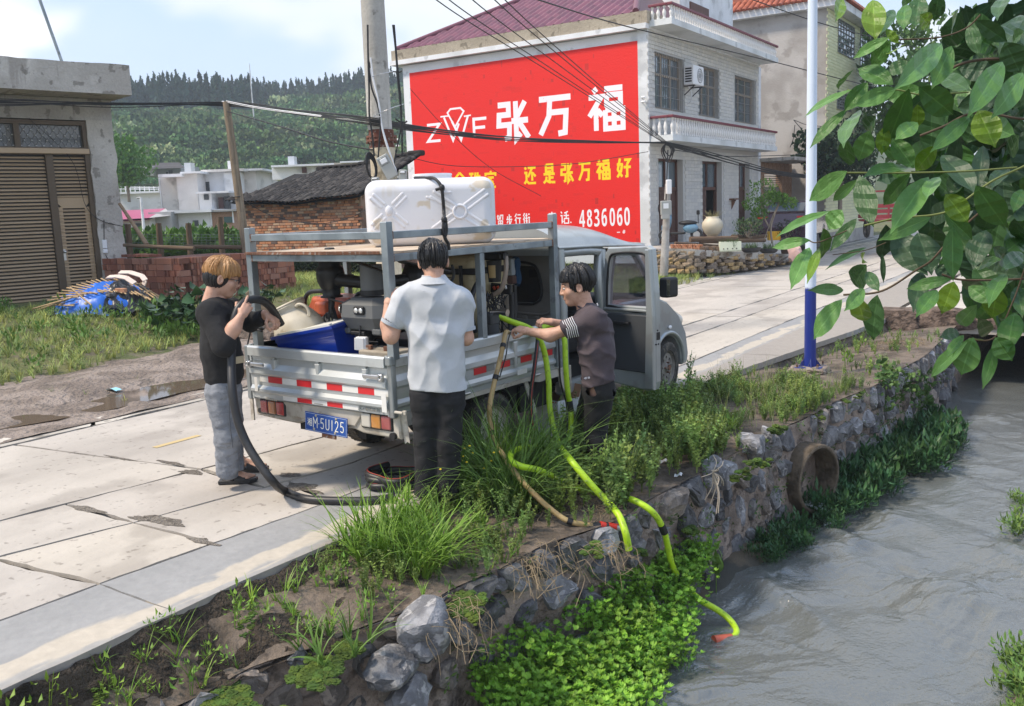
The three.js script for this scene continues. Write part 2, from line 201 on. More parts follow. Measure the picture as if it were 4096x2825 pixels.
const chan=tag(mesh('channel_wall',sheet(0,1,6.5,-12,12,260,(u,z)=>{const y=mix(-1.5,WY(z)+ 0.01,u);const p=wallPos(z,y,0.004 +(fbm(z*4 + 3,y*4,0,4)- 0.5)*0.10 + 0.05*ss(1.8,3,z)*(fbm(z*5,y*6,0,4)));return[p.x,p.y,p.z];}),Mt.mortar),'rough masonry wall of grey stones in brown mortar along the water','retaining wall');
const PIPE={z:-2.82,y:-0.66,r:0.36};
const stoneVars=[[0.8,0.79,0.78],[0.5,0.5,0.51],[1.2,1.2,1.22],[0.85,0.72,0.6],[0.6,0.57,0.54]].map((c)=>std({map:T.stone,color:lin(...c),roughness:0.8,bumpMap:scaled(BUMP,0.3),bumpScale:0.008}));
{
const r=rng(5),cw=0.26,ch=0.235,cells=[];let nrow=0;
for(let row=0;row<5;row++)for(let i=-14;i<48;i++){if(r()<0.13){r();r();continue;}cells.push([1.9 - i*cw +(row % 2)*cw*0.5 + r(-0.09,0.09),-0.17 -(row + 0.3)*ch + r(-0.07,0.07),row]);}
const clip=(poly,nx,ny,d)=>{const o=[];for(let i=0;i<poly.length;i++){const a=poly[i],b=poly[(i + 1)% poly.length],da=a[0]*nx + a[1]*ny - d,db=b[0]*nx + b[1]*ny - d;if(da<=0)o.push(a);if(da*db<0){const t=da/(da - db);o.push([mix(a[0],b[0],t),mix(a[1],b[1],t)]);}}return o;};
let count=0;
for(const c of cells){
if(c[0]>4.2||c[0]<-9.7)continue;
if(Math.hypot(c[0]- PIPE.z,c[1]- PIPE.y)<PIPE.r + 0.08)continue;
let poly=[[-0.3,-0.3],[0.3,-0.3],[0.3,0.3],[-0.3,0.3]];
for(const o of cells)if(o !==c){const dx=o[0]- c[0],dy=o[1]- c[1],l=Math.hypot(dx,dy);if(l<0.6)poly=clip(poly,dx/l,dy/l,l/2 - r(0.008,0.045));if(poly.length<3)break;}
poly=clip(poly,0,1,WY(c[0])+ 0.01 - c[1]);
if(poly.length<3)continue;
const cut=[];const k=poly.length;
for(let i=0;i<k;i++){const a=poly[(i + k - 1)% k],p=poly[i],b=poly[(i + 1)% k];for(const[q,t]of[[a,r(0.2,0.38)],[b,r(0.2,0.38)]])cut.push([mix(p[0],q[0],t)*r(0.93,1.02),mix(p[1],q[1],t)*r(0.93,1.02)]);}
const n=cut.length,pr=r(-0.004,0.05)+(c[2]===0?0.02:0),pos=[],idx=[],tx=r(-0.25,0.25),ty=r(-0.25,0.25);
const ring=(s,out)=>{for(const q of cut){const p=wallPos(c[0]+ q[0]*s,c[1]+ q[1]*s,out +(q[0]*tx + q[1]*ty)*(out>0?1:0)+(out>0?r(-0.014,0.014):0));pos.push(p.x,p.y,p.z);}};
ring(1.03,-0.05);ring(0.98,pr*0.7);ring(0.84,pr + 0.012);ring(0.42,pr + 0.014);const p=wallPos(c[0]+ r(-0.02,0.02),c[1]+ r(-0.02,0.02),pr + 0.015);pos.push(p.x,p.y,p.z);
for(let q=0;q<3;q++)for(let i=0;i<n;i++){const a=q*n + i,b=q*n +(i + 1)% n;idx.push(a,a + n,b,b,a + n,b + n);}
for(let i=0;i<n;i++)idx.push(3*n + i,4*n,3*n +(i + 1)% n);
let g=new THREE.BufferGeometry();g.setAttribute('position',new THREE.Float32BufferAttribute(pos,3));g.setIndex(idx);g=toCreasedNormals(g,0.2);
if(count++<296)mesh('stone',g,stoneVars[[0,1,3,4,0,2,1][(r()*7)|0]],chan);
}
}
function rock(seed,s,sub=2){const r=rng(seed),g0=new THREE.IcosahedronGeometry(1,sub),p=g0.attributes.position;for(let i=0;i<p.count;i++){const v=V(p.getX(i),p.getY(i),p.getZ(i));const m=Math.max(Math.abs(v.x),Math.abs(v.y),Math.abs(v.z));v.multiplyScalar(mix(1,0.75/m,0.55));const k=1 +(fbm(v.x*1.6 + seed*3.1,v.y*1.6,Math.round(v.z*3)*0 + 0,3)- 0.5)*0.5 +(fbm(v.z*2.2 + seed,v.x*2.2 + v.y,0,3)- 0.5)*0.5;p.setXYZ(i,v.x*k*s[0],v.y*k*s[1],v.z*k*s[2]);}return toCreasedNormals(g0.toNonIndexed?g0:g0,0.5);}
{
const put=(name,label,px,py,X,s,seed,rot,mat=2)=>{const p=onX(px,py,X);const o=thing(name,label,'stone',[p.x,p.y,p.z]);const m=mesh('stone_body',rock(seed,s,3),stoneVars[mat],o);m.rotation.set(...rot);return o;};
put('boulder','large angular pale grey boulder jutting out of the wall, nearest the picture bottom',1700,2520,0.93,[0.18,0.15,0.17],4,[0.2,0.5,0.35]);
put('loose_stone','small pale grey stone on the wall top beside dry straw',1995,2335,0.95,[0.075,0.055,0.07],8,[0,0.4,0.2]);
put('coping_stone','square pale grey coping stone on the wall top left of the drain pipe',3005,1775,1.47,[0.13,0.10,0.15],12,[0,0.1,0]);
put('coping_stone','tall grey coping stone on the wall edge beside bleached dry twigs',2860,1890,1.42,[0.10,0.13,0.12],15,[0.2,0.3,0.2]);
put('coping_stone','small narrow grey coping stone just left of the drain pipe rim',3075,1742,1.5,[0.07,0.09,0.07],19,[0,0.2,0]);
put('wall_stone','long grey stone low in the wall below the large boulder',1560,2680,0.9,[0.14,0.09,0.17],23,[0.1,0.2,0.1],0);
put('wall_stone','dark grey stone with a pale corner at the picture bottom under the boulder',1640,2790,0.93,[0.12,0.10,0.14],27,[0.4,0.2,0.5],2);
}
{
const x=wallX(PIPE.z,PIPE.y),o=thing('drain_pipe','round concrete drain pipe sticking out of the channel wall','drain pipe',[x + 0.05,PIPE.y,PIPE.z + 0.02],-0.33);
const g=lathe([[0.27,-0.9],[0.29,0.13],[0.30,0.145],[0.325,0.14],[0.33,0.12],[0.33,-0.9]],36);g.rotateZ(-Math.PI/2);mesh('pipe_wall',g,std({map:T.oldconc,color:lin(0.34,0.28,0.21),roughness:1,bumpMap:BUMP,bumpScale:0.02}),o);
mesh('inner_end',mv(new THREE.CircleGeometry(0.3,24),[-0.85,0,0],[0,Math.PI/2,0]),Mt.dark,o);
const w=[];for(let k=0;k<7;k++){const zz=(k - 3)*0.022;w.push(tube([[-0.05,-0.262,zz*0.7],[0.16,-0.263,zz],[0.21,-0.29,zz*1.1],[0.245,-0.34,zz*1.2],[0.26,-0.4,zz*1.3]],0.011,14,6));}
const wo=tag(mesh('water_trickle',w,phy({color:lin(0.9,0.95,0.97),transmission:0.5,roughness:0.12,thickness:0})),'thin trickle of clear water falling from the drain pipe mouth','water trickle');wo.position.set(x + 0.05,PIPE.y,PIPE.z + 0.02);wo.rotation.y=-0.33;
}
struct('channel_bed',sheet(0,1,6,-26,40,90,(u,z)=>{const x=mix(WT(z)- 0.1,4.4,u),d=x - WT(z);return[x,WATER - 0.03 - 0.30*ss(0.05,1.1,d)+ 0.12*Math.max(0,1 - Math.abs(z + 1.4)/1.2)*(1 - ss(0.1,0.5,d))+(fbm(x*3,z*3,0,3)- 0.5)*0.06,z];}),std({map:mottle(512,1.6,[0.05,0.05,0.042],[0.12,0.095,0.065],6,6,[0.03,0.032,0.028],44,0.3),roughness:1}));
{const wr=rng(77),WV=Array.from({length:22},(_,i)=>{const l=0.055*Math.pow(1.19,i),a=1.2 + wr(-0.95,0.95);return[Math.cos(a)*6.283/l,Math.sin(a)*6.283/l,wr(0,6.283),l*wr(0.010,0.017)];});const wave=(x,z)=>{const wx0=(fbm(x*1.3,z*1.1 + 3,0,3)- 0.5)*0.7,wz0=(fbm(x*1.2 + 9,z*1.3,0,3)- 0.5)*0.9;const calm=ss(0.02,0.6,x - WT(z))*ss(-11.5,-6,z),gust=0.4 + 1.0*ss(0.35,0.65,fbm(x*1.1 + 31,z*0.6,0,3));let h=0;for(const w of WV)h +=w[3]*Math.sin(w[0]*(x + wx0)+ w[1]*(z + wz0)+ w[2]);return h*0.8*(0.14 + 0.86*calm)*gust;};
const g=sheet(0,1,4.5,-13,170,700,(u,z)=>{const x=mix(WT(z)- 0.02,4.1,u);return[x,WATER + wave(x,z),z];});
const g2=sheet(1.9,8,-13,-26,10,10,()=>WATER);
struct('water',[g,g2],phy({color:lin(0.36,0.385,0.37),transmission:0.68,thickness:0,roughness:0.05,ior:1.8,bumpMap:scaled(bumpy(512,1,20,5,8),0.35),bumpScale:0.006,specularIntensity:1}));}
struct('opposite_bank',sheet(0,1,12,-9.5,14,80,(u,z)=>{const x0=3.5 + 0.12*(fbm(z*0.8,3,0,3)- 0.5),x=x0 + u*5;return[x,mix(WATER - 0.1,0.05,Math.pow(u,0.45))+(fbm(x*2,z*2,0,3)- 0.5)*0.1,z];}),Mt.soil);
{
const b=thing('culvert_bridge','low road bridge over the channel with a dark opening under it','bridge',[0,0,0]);
mesh('deck',[bx(0.9,14,-0.22,0.0,-30,-9.9)],Mt.concrete,b);
mesh('abutment',[bx(5.4,14,-1.6,-0.23,-30,-9.95),bx(1.0,2.02,-1.6,-0.23,-30,-10.0)],Mt.mortar,b);
mesh('culvert_end',[bx(1.9,5.5,-1.6,-0.23,-29.9,-25)],Mt.dark,b);
const w=tag(mesh('end_wall',[rock(31,[0.4,0.22,0.2],3).translate(1.15,-0.02,-9.9),rock(32,[0.55,0.2,0.2],3).translate(1.9,0.0,-9.95),rock(33,[0.7,0.2,0.2],3).translate(2.9,0.0,-10.0),rock(34,[0.8,0.2,0.2],3).translate(4.1,0,-10)],std({map:T.mortar,color:lin(0.55,0.5,0.48),roughness:1,bumpMap:BUMP,bumpScale:0.03})),'low dark stone wall along the bridge edge at the end of the verge','stone wall');}
// hill behind the village
const hillH=(x,z)=>{const dx=x - CAM.x,dz=z - CAM.z,d=Math.hypot(dx,dz),a=Math.atan2(dx*Math.cos(YAW)- dz*Math.sin(YAW),-(dx*Math.sin(YAW)+ dz*Math.cos(YAW)));
const side=1 - ss(0.05,0.6,a)*0.85;let y=20.5*ss(70,235,d)+ 5.5*ss(90,150,d)- 3*ss(260,340,d);y*=side;const step=2.2;const t=ss(88,100,d)*(1 - ss(165,180,d));const q=(y/step)% 1;y=mix(y,(Math.floor(y/step)+ ss(0.62,1,q))*step,0.75*t);return y - 0.2 +(fbm(x*0.03 + 100,z*0.03 + 100,0,4)- 0.5)*7*ss(90,200,d);};
const polar=(d,a)=>[CAM.x + d*(Math.sin(a)*Math.cos(YAW)- Math.cos(a)*Math.sin(YAW)),CAM.z + d*(-Math.sin(a)*Math.sin(YAW)- Math.cos(a)*Math.cos(YAW))];
struct('hill',sheet(64,340,-0.75,0.7,140,120,(d,a)=>{const[x,z]=polar(d,a);return[x,hillH(x,z),z];}),std({map:scaled(mottle(512,3,[0.035,0.06,0.02],[0.08,0.10,0.04],6,6,[0.16,0.14,0.11],51,0.3),25),roughness:1}));
scene.fog=new THREE.FogExp2(new THREE.Color().setRGB(0.80,0.90,1.0),0.0010);
// BUILDINGS
function pieces(parent,name,geo,mats,list,limit,stuffMat){
list.sort((a,b)=>(a.d??0)-(b.d??0));const r=rng(list.length);
for(const q of list.slice(0,limit)){const m=shared(name,Array.isArray(geo)?geo[(r()*geo.length)|0]:geo,mats[(r()*mats.length)|0],parent);m.position.set(q.x,q.y,q.z);m.rotation.set(q.rx||0,q.ry||0,q.rz||0);if(q.s)m.scale.set(...q.s);}
const rest=list.slice(limit);if(!rest.length)return;
const g0=Array.isArray(geo)?geo[0]:geo,im=new THREE.InstancedMesh(g0,stuffMat||mats[0],rest.length),c=new THREE.Color();
rest.forEach((q,i)=>{im.setMatrixAt(i,X4([q.x,q.y,q.z],[q.rx||0,q.ry||0,q.rz||0],q.s));const mc=mats[(r()*mats.length)|0].color,sc=(stuffMat||mats[0]).color;im.setColorAt(i,c.setRGB(mc.r/sc.r,mc.g/sc.g,mc.b/sc.b));});
im.name=name + 's_far';im.userData.kind='stuff';shadow(im);parent.add(im);
}
const distCam=(x,y,z)=>Math.hypot(x - CAM.x,y - CAM.y,z - CAM.z);
// writing as strokes on a 100 x 100 field
const GL={
zhang:['8,12 40,12 40,36 11,36 9,60 42,60 40,90 26,93','62,6 62,94 76,82','90,8 66,42','48,52 98,52','70,54 99,94'],
wan:['4,12 96,12','36,12 32,52 6,94','36,44 82,44 78,92 58,94'],
fu:['18,4 26,14','4,24 40,24 5,66','24,46 24,98','28,52 42,66','48,8 98,8','54,22 92,22 92,42 54,42 54,22','50,54 98,54 98,95 50,95 50,54','74,54 74,95','50,74 98,74'],
huan:['34,14 98,14','70,14 34,60','68,34 68,78','74,40 96,58','10,10 20,22','4,38 22,38 22,76 4,92','22,78 40,90 98,90'],
shi:['26,6 76,6 76,40 26,40 26,6','26,23 76,23','6,52 94,52','52,52 52,90','52,70 84,70','30,64 24,84 6,96','22,80 50,92 96,93'],
hao:['24,6 8,58 38,92','38,32 30,66 4,94','2,34 44,34','52,14 90,14 72,34','72,34 72,90 58,92','48,48 98,48'],
jin:['50,4 4,42','50,4 96,42','26,40 74,40','14,62 86,62','50,40 50,92','28,70 34,84','72,70 64,84','4,93 96,93'],
zhu:['4,14 40,14','6,48 38,48','22,14 22,82','2,86 42,80','56,8 48,34','50,28 94,28','44,54 98,54','72,8 72,96','70,56 44,86','74,56 98,86'],
bao:['50,2 54,12','8,32 8,18 92,18 92,32','24,40 78,40','26,64 74,64','50,40 50,92','66,72 76,82','10,93 92,93'],
mai:['10,10 90,10 82,24','28,28 40,40','18,42 32,54','6,62 94,62','56,24 56,62 10,96','58,68 92,94'],
huang:['10,12 90,12','32,4 32,28','68,4 68,28','4,30 96,30','24,42 76,42 76,76 24,76 24,42','24,59 76,59','50,32 50,76','36,80 10,96','64,80 90,96'],
liu:['20,6 8,14 12,40','30,10 36,34 10,42','46,8 90,8 86,40 74,42','64,8 44,44','20,52 82,52 82,94 20,94 20,52','51,52 51,94','20,73 82,73'],
bu:['50,4 50,44','52,24 84,24','24,20 24,44','4,44 96,44','50,48 50,82','30,54 12,76','80,52 60,82 16,97'],
xing:['32,4 6,30','34,30 4,60','22,50 22,96','46,14 94,14','40,40 98,40','76,40 76,92 60,94'],
jie:['24,4 4,28','26,28 2,56','16,46 16,96','34,22 64,22','49,6 49,44','30,44 66,44','34,64 64,64','49,48 49,84','30,88 66,82','72,14 96,14','70,38 98,38','86,38 86,92 76,94'],
dian:['14,18 84,18 84,64 14,64 14,18','14,41 84,41','49,4 49,90 94,90 94,78'],
hua:['10,6 22,20','4,36 22,36 22,88 36,76','88,6 46,18','38,36 98,36','68,14 68,58','46,58 92,58 92,94 46,94 46,58'],
xiang:['6,8 16,20','2,34 12,44','4,90 18,60','20,30 54,30','38,4 38,96','36,34 20,68','42,42 54,60','62,12 96,12 96,94 62,94 62,12','62,38 96,38','62,64 96,64'],
shang:['50,6 50,90','52,42 88,42','4,92 96,92'],qi:['8,8 18,18','4,34 14,44','6,92 20,60','44,4 30,28','40,16 94,16','40,32 86,32','32,48 84,48 84,84 98,92 98,78'],
tong:['10,10 20,22','4,40 22,40 22,76 6,92','22,80 96,90','40,8 88,8 66,20','40,26 88,26 88,76','40,26 40,76','64,26 64,76','40,44 88,44','40,60 88,60'],
yong:['18,10 82,10 82,90 70,92','18,10 18,66 8,94','50,10 50,90','18,36 82,36','18,62 82,62'],
wu:['10,10 90,10','48,10 38,90','16,46 76,46 72,90','4,92 96,92'],ling:['10,12 90,12','32,4 32,22','68,4 68,22','24,32 76,32','50,24 50,44','8,46 92,46','38,50 20,66','62,50 80,66','40,64 16,84','36,70 76,70 18,97','44,78 84,97'],
Z:['8,10 90,10 10,90 92,90'],F:['14,2 14,98','14,10 98,10','14,50 88,50'],
};
const strokes=(k)=>GL[k].map((s)=>s.split(' ').map((p)=>p.split(',').map(Number)));
function glyph(g,k,x,y,w,h,lw,cap='butt'){g.lineWidth=lw;g.lineCap=cap;g.lineJoin='miter';g.miterLimit=3;for(const s of strokes(k)){g.beginPath();s.forEach(([a,b],i)=>{const X=x + a/100*w,Y=y + b/100*h;i?g.lineTo(X,Y):g.moveTo(X,Y);});g.stroke();}}
// the mural house
const HX0=-15.38,HX1=-6.86,HZ0=-18.17,HZ1=-27.6;
const white=std({map:T.plaster,color:lin(1.1,1.12,1.16),roughness:0.9,bumpMap:BUMP,bumpScale:0.004});
const tileW=[[0.60,0.585,0.55],[0.64,0.62,0.58],[0.56,0.55,0.53]].map((c)=>std({color:lin(...c),roughness:0.45,bumpMap:BUMP,bumpScale:0.004}));
const brownWood=std({map:T.woodV,color:lin(0.42,0.2,0.16),roughness:0.6}),brownDoor=std({map:T.woodV,color:lin(0.34,0.16,0.13),roughness:0.55});
const maroon=std({color:lin(0.17,0.03,0.045),roughness:0.5});
const winGlass=phy({color:lin(0.10,0.14,0.17),roughness:0.06,specularIntensity:1,clearcoat:1,clearcoatRoughness:0.03});
{
const h=thing('mural_house','two storey house with a red painted wall, balconies and a purple tile roof','house',[0,0,0]);
const wins=[[-18.61,-20.64],[-21.86,-23.56],[-25.12,-27.18]],doors=[[-18.78,-20.57],[-22.14,-23.87],[-25.52,-26.66]];
mesh('wall',[bx(HX0,HX1 - 0.3,0.3,6.60,HZ0 - 0.25,HZ0),bx(HX0,HX0 + 0.25,0.3,6.6,HZ1,HZ0 - 0.25),bx(HX0 + 0.25,HX1,0.3,6.6,HZ1 - 0.25,HZ1)],white,h);
const F=[];const zs=(list,y0,y1)=>{let z=HZ0;for(const[a,b]of list){F.push(bx(HX1 - 0.3,HX1 - 0.012,y0,y1,a,z));z=b;}F.push(bx(HX1 - 0.3,HX1 - 0.012,y0,y1,HZ1,z));};
zs(doors,0.78,3.23);F.push(bx(HX1 - 0.3,HX1 - 0.012,3.23,4.55,HZ1,HZ0));zs(wins,4.55,6.09);F.push(bx(HX1 - 0.3,HX1 - 0.012,6.09,6.66,HZ1,HZ0),bx(HX1 - 0.3,HX1 - 0.012,0.3,0.78,HZ1,HZ0));
mesh('front_wall',F,std({color:lin(0.5,0.49,0.47),roughness:0.9}),h);
mesh('floor_slab',[bx(HX0 + 0.25,HX1 - 0.3,3.5,3.7,HZ1,HZ0 - 0.25),bx(HX0,HX1 - 0.31,6.5,6.6,HZ1,HZ0 - 0.26),bx(HX0 + 0.25,HX1 - 0.3,0.6,0.78,HZ1,HZ0 - 0.25)],Mt.greywall,h);
const list=[],open=(y,z)=>(y<3.24&&doors.some(([a,b])=>z<a + 0.1&&z>b - 0.1))||(y>4.53&&y<6.11&&wins.some(([a,b])=>z<a + 0.1&&z>b - 0.1))||(y>3.55&&y<3.86);
const ch=0.105,cl=0.235;for(let j=0;0.84 + j*ch<6.64;j++)for(let i=0;i<40;i++){const z=HZ0 - 0.12 - i*cl +(j % 2)*0.06,y=0.84 + j*ch;if(z<HZ1 + 0.1||open(y,z))continue;list.push({x:HX1 - 0.004,y,z,d:distCam(HX1,y,z)});}
pieces(h,'tile',rbox(0.024,ch - 0.006,cl - 0.002,0.004),tileW,list,240);
mesh('corner_trim',bx(HX1 - 0.3,HX1 + 0.012,0.55,6.62,HZ0,HZ0 + 0.02),white,h);
mesh('parapet',bx(HX0 - 0.32,HX1 + 0.05,6.76,7.08,HZ1,HZ0 + 0.14),std({map:T.oldconc,color:lin(1.0,0.92,0.78),roughness:0.95,bumpMap:BUMP,bumpScale:0.01}),h);
mesh('ledge',bx(HX0 - 0.36,HX1 + 0.03,6.62,6.757,HZ1,HZ0 + 0.2),white,h);
const W=2048,H=1408,t=canvasTex(W,H,(g)=>{
g.fillStyle='#e4170c';g.fillRect(0,0,W,H);const r=rng(3);
for(let i=0;i<420;i++){g.fillStyle=`rgba(${150 + r() * 60 | 0},${25 + r() * 25 | 0},${22 + r() * 22 | 0},${0.03 + r() * 0.10})`;g.fillRect(r()*W,r()*H,8 + r()*90,3 + r()*40);}
for(let i=0;i<60;i++){g.fillStyle=`rgba(110,50,50,${0.12 + r() * 0.22})`;g.fillRect(r()*W,r()*H,6 + r()*26,10 + r()*40);}
g.strokeStyle=g.fillStyle='#f2eef4';
const px=(x,y)=>{const p=onZ(x,y,HZ0);return[(p.x + 15.11)/7.99*W,(6.35 - p.y)/5.49*H];};
const word=(k,x0,y0,x1,y1,lw)=>{const a=px(x0,y0),b=px(x1,y1);glyph(g,k,a[0],a[1],b[0]- a[0],b[1]- a[1],lw);};
word('Z',1703,494,1768,570,22);word('F',1886,470,1950,550,24);
const P=(pts,lw)=>{g.lineWidth=lw;g.lineJoin='miter';g.beginPath();pts.forEach((q,i)=>{const c=px(...q);i?g.lineTo(...c):g.moveTo(...c);});g.stroke();};
P([[1776,470],[1813,562],[1836,494]],19);P([[1808,486],[1845,560],[1872,464]],20);P([[1820,508],[1790,452],[1802,437],[1842,432],[1855,445],[1822,506]],15);P([[1762,468],[1794,464]],12);P([[1856,466],[1884,461]],12);
word('zhang',1980,404,2118,560,44);word('wan',2150,380,2292,540,44);word('fu',2348,350,2496,518,40);
g.strokeStyle=g.fillStyle='#f6d312';
[['mai',1690,700,1742,770],['huang',1748,696,1800,766],['jin',1812,690,1868,764],['zhu',1874,686,1928,760],['bao',1938,684,1988,752],['huan',2094,662,2146,740],['shi',2170,656,2224,734],['zhang',2240,650,2294,730],['wan',2312,646,2366,724],['fu',2384,638,2440,718],['hao',2466,630,2526,712]].forEach(([k,a,b,c,d])=>word(k,a,b,c,d,19));
g.strokeStyle=g.fillStyle='#f2eef4';
[['liu',1988,858,2016,908],['bu',2024,856,2052,906],['xing',2058,853,2086,904],['jie',2092,851,2122,902],['dian',2190,846,2228,898],['hua',2240,844,2278,896]].forEach(([k,a,b,c,d])=>word(k,a,b,c,d,10));
'4836060'.split('').forEach((c,i)=>{const a=px(2316 + i*29.4 +(i>3?3:0),838 - i*1.6),b=px(2342 + i*29.4 +(i>3?3:0),908 - i*1.2);g.save();g.translate((a[0]+ b[0])/2,b[1]);g.scale(1,(b[1]- a[1])/74);g.font='bold 100px sans-serif';g.textAlign='center';g.scale(0.92,1);g.fillText(c,0,0);g.restore();});
{const a=px(2284,890);g.beginPath();g.arc(a[0],a[1],6,0,7);g.fill();}{const a=px(2490,935);g.font='bold 40px sans-serif';g.fillText('#',a[0],a[1]);g.fillRect(a[0]- 44,a[1]- 14,26,7);}
for(let i=0;i<130;i++){g.fillStyle=`rgba(225,40,30,${0.2 + r() * 0.4})`;g.fillRect(r()*W,r()*H,2 + r()*10,2 + r()*6);}
});
mesh('painted_advert',mv(new THREE.PlaneGeometry(7.99,5.49),[-11.115,3.605,HZ0 + 0.006]),std({map:t,roughness:0.62,bumpMap:scaled(BUMP,0.12),bumpScale:0.004}),h,'red painted wall advert with white and yellow lettering',true);
{const c=[],b=[];for(const[px,py]of[[1590,560],[1590,585],[2567,392],[2567,410]]){const p=onZ(px,py,HZ0);c.push(cyl(0.03,0.03,0.1,p.x + 0.1,p.y,HZ0 + 0.12,[0,0,Math.PI/2],8));b.push(rod([p.x,p.y,HZ0],[p.x + 0.08,p.y,HZ0 + 0.12],0.012));}mesh('insulator',c,Mt.white,h);mesh('bracket',b,Mt.darkmetal,h);}
const ey=7.06,rz=-22.9,ry=9.35,ra=-12.3,rb=-9.2,e0=HX0 - 0.15,e1=HX1 - 0.3,ez=HZ0 + 0.1,eb=HZ1;
const tri=(...p)=>{const g=new THREE.BufferGeometry();g.setAttribute('position',new THREE.Float32BufferAttribute(p.flat(),3));g.computeVertexNormals();return g;};
const A=[e0,ey,ez],B=[e1,ey,ez],C=[e1,ey,eb],D=[e0,ey,eb],R1=[ra,ry,rz],R2=[rb,ry,rz];
const roofM=[[0.16,0.05,0.075],[0.19,0.06,0.085],[0.135,0.045,0.065]].map((c)=>std({color:lin(...c),roughness:0.45}));
const roof=mesh('roof',[tri(A,B,R2),tri(A,R2,R1),tri(B,C,R2),tri(C,D,R1),tri(C,R1,R2),tri(D,A,R1)],roofM[2],h);
const sl=Math.hypot(ry - ey,ez - rz),up=[(ry - ey)/sl,(rz - ez)/sl],rl=[];const ang=Math.atan2(ry - ey,ez - rz);
for(let j=0;j*0.3<sl - 0.1;j++)for(let i=0;i<32;i++){const s=j*0.3 + 0.15,x=e0 + 0.15 + i*0.27,tt=s/sl;if(x<mix(e0,ra,tt)||x>mix(e1,rb,tt))continue;rl.push({x,y:ey + up[0]*s + 0.035,z:ez + up[1]*s,rx:ang + 0.06,d:distCam(x,ey,ez)+ j});}
const tg=(()=>{const g=new THREE.PlaneGeometry(0.27,0.33,6,1),p=g.attributes.position;for(let i=0;i<p.count;i++)p.setZ(i,0.03*Math.cos(p.getX(i)/0.135*Math.PI));g.rotateX(-Math.PI/2);g.computeVertexNormals();return g;})();
pieces(roof,'roof_tile',tg,roofM,rl,290);
mesh('ridge',[rod(A,R1,0.09),rod(B,R2,0.09),rod(R1,R2,0.09)].map((g)=>g.translate(0,0.05,0)),roofM[0],h);
const bal=lathe([[0.028,0],[0.045,0.02],[0.045,0.06],[0.03,0.09],[0.05,0.17],[0.058,0.25],[0.03,0.36],[0.027,0.42],[0.045,0.45],[0.045,0.48]],8),balM=std({color:lin(0.72,0.71,0.69),roughness:0.6});
for(const[y,top,lab,z9]of[[3.63,4.32,'lower balcony with dark red handrail',HZ1 + 0.05],[6.67,7.24,'roof terrace edge with white balustrade',HZ1]]){
const b=mesh('balcony',[bx(HX1 + 0.02,-6.17,y,y + 0.16,z9,HZ0 - 0.01)],std({map:T.plaster,color:lin(0.95,0.98,0.99),roughness:0.7}),h,lab);
const y0=y + 0.16,hh=(top - y0 - 0.07)/0.48;const L=[];
for(let z=HZ0 - 0.14;z>z9 + 0.1;z -=0.172)L.push({x:-6.24,y:y0,z,s:[1,hh,1],d:-z});for(let x=-6.42;x>HX1 + 0.05;x -=0.172)L.push({x,y:y0,z:HZ0 - 0.1,s:[1,hh,1],d:0});
pieces(b,'baluster',bal,[balM],L,300);
mesh('handrail',[bx(-6.32,-6.16,top - 0.07,top,z9,HZ0 - 0.02,0.015),bx(HX1,-6.321,top - 0.07,top,HZ0 - 0.18,HZ0 - 0.02,0.015)],maroon,b);
}
for(const[a,b]of wins){
const o=new THREE.Group();o.name='window';h.add(o);const zc=(a + b)/2,w=a - b,yc=5.33,hh=1.52,x=HX1 - 0.16;
mesh('frame',[bx(x - 0.03,x + 0.03,4.57,4.63,b,a),bx(x - 0.03,x + 0.03,6.03,6.09,b,a),bx(x - 0.03,x + 0.03,5.5,5.57,b,a),...[0,0.333,0.667,1].map((q)=>bx(x - 0.032,x + 0.032,4.57,6.09,b + q*(w - 0.06),b + q*(w - 0.06)+ 0.06))],std({color:lin(0.36,0.29,0.22),roughness:0.7}),o);
for(let k=0;k<3;k++)for(const[y0,y1]of[[4.63,5.5],[5.57,6.03]])mesh('pane',bx(x - 0.012,x - 0.004,y0,y1,b + 0.06 + k*(w - 0.06)/3,b +(k + 1)*(w - 0.06)/3),winGlass,o);
const g=[];for(let k=0;k<=15;k++)g.push(bx(HX1 + 0.012,HX1 + 0.024,4.58,6.08,b + k/15*(w - 0.02),b + k/15*(w - 0.02)+ 0.012));for(const y of[4.6,4.9,5.2,5.5,5.8,6.06])g.push(bx(HX1 + 0.022,HX1 + 0.034,y,y + 0.014,b,a));mesh('grille',g,std({color:lin(0.24,0.23,0.22),roughness:0.6,metalness:0.3}),o);
mesh('sill',bx(HX1 - 0.3,HX1 - 0.02,4.545,4.566,b,a),white,o);
}
doors.forEach(([a,b],i)=>{
const o=new THREE.Group();o.name='door';h.add(o);const x=HX1 - 0.24,w=a - b,n=i===2?1:2;
mesh('door_frame',[bx(x - 0.04,x + 0.05,0.8,3.23,b,b + 0.08),bx(x - 0.04,x + 0.05,0.8,3.23,a - 0.08,a),bx(x - 0.04,x + 0.05,2.32,2.42,b,a),bx(x - 0.04,x + 0.05,3.15,3.23,b,a),bx(x - 0.038,x + 0.048,2.42,3.15,(a + b)/2 - 0.03,(a + b)/2 + 0.03)],brownWood,o);
mesh('transom_glass',bx(x - 0.01,x,2.42,3.15,b + 0.08,a - 0.08),winGlass,o);
for(let k=0;k<n;k++){if(i===1&&k===0)continue;const lw=(w - 0.16)/n,z0=b + 0.08 + k*lw,leaf=[bx(x - 0.02,x + 0.02,0.8,2.32,z0 + 0.005,z0 + lw - 0.005)];for(const[p,q]of[[0.95,1.45],[1.52,1.8],[1.87,2.25]])for(const s of[0.12,0.54])leaf.push(rbox(0.03,q - p,lw*0.34,0.012,x + 0.02,(p + q)/2,z0 + lw*(s + 0.17)));mesh('door_leaf',leaf,brownDoor,o);}
});
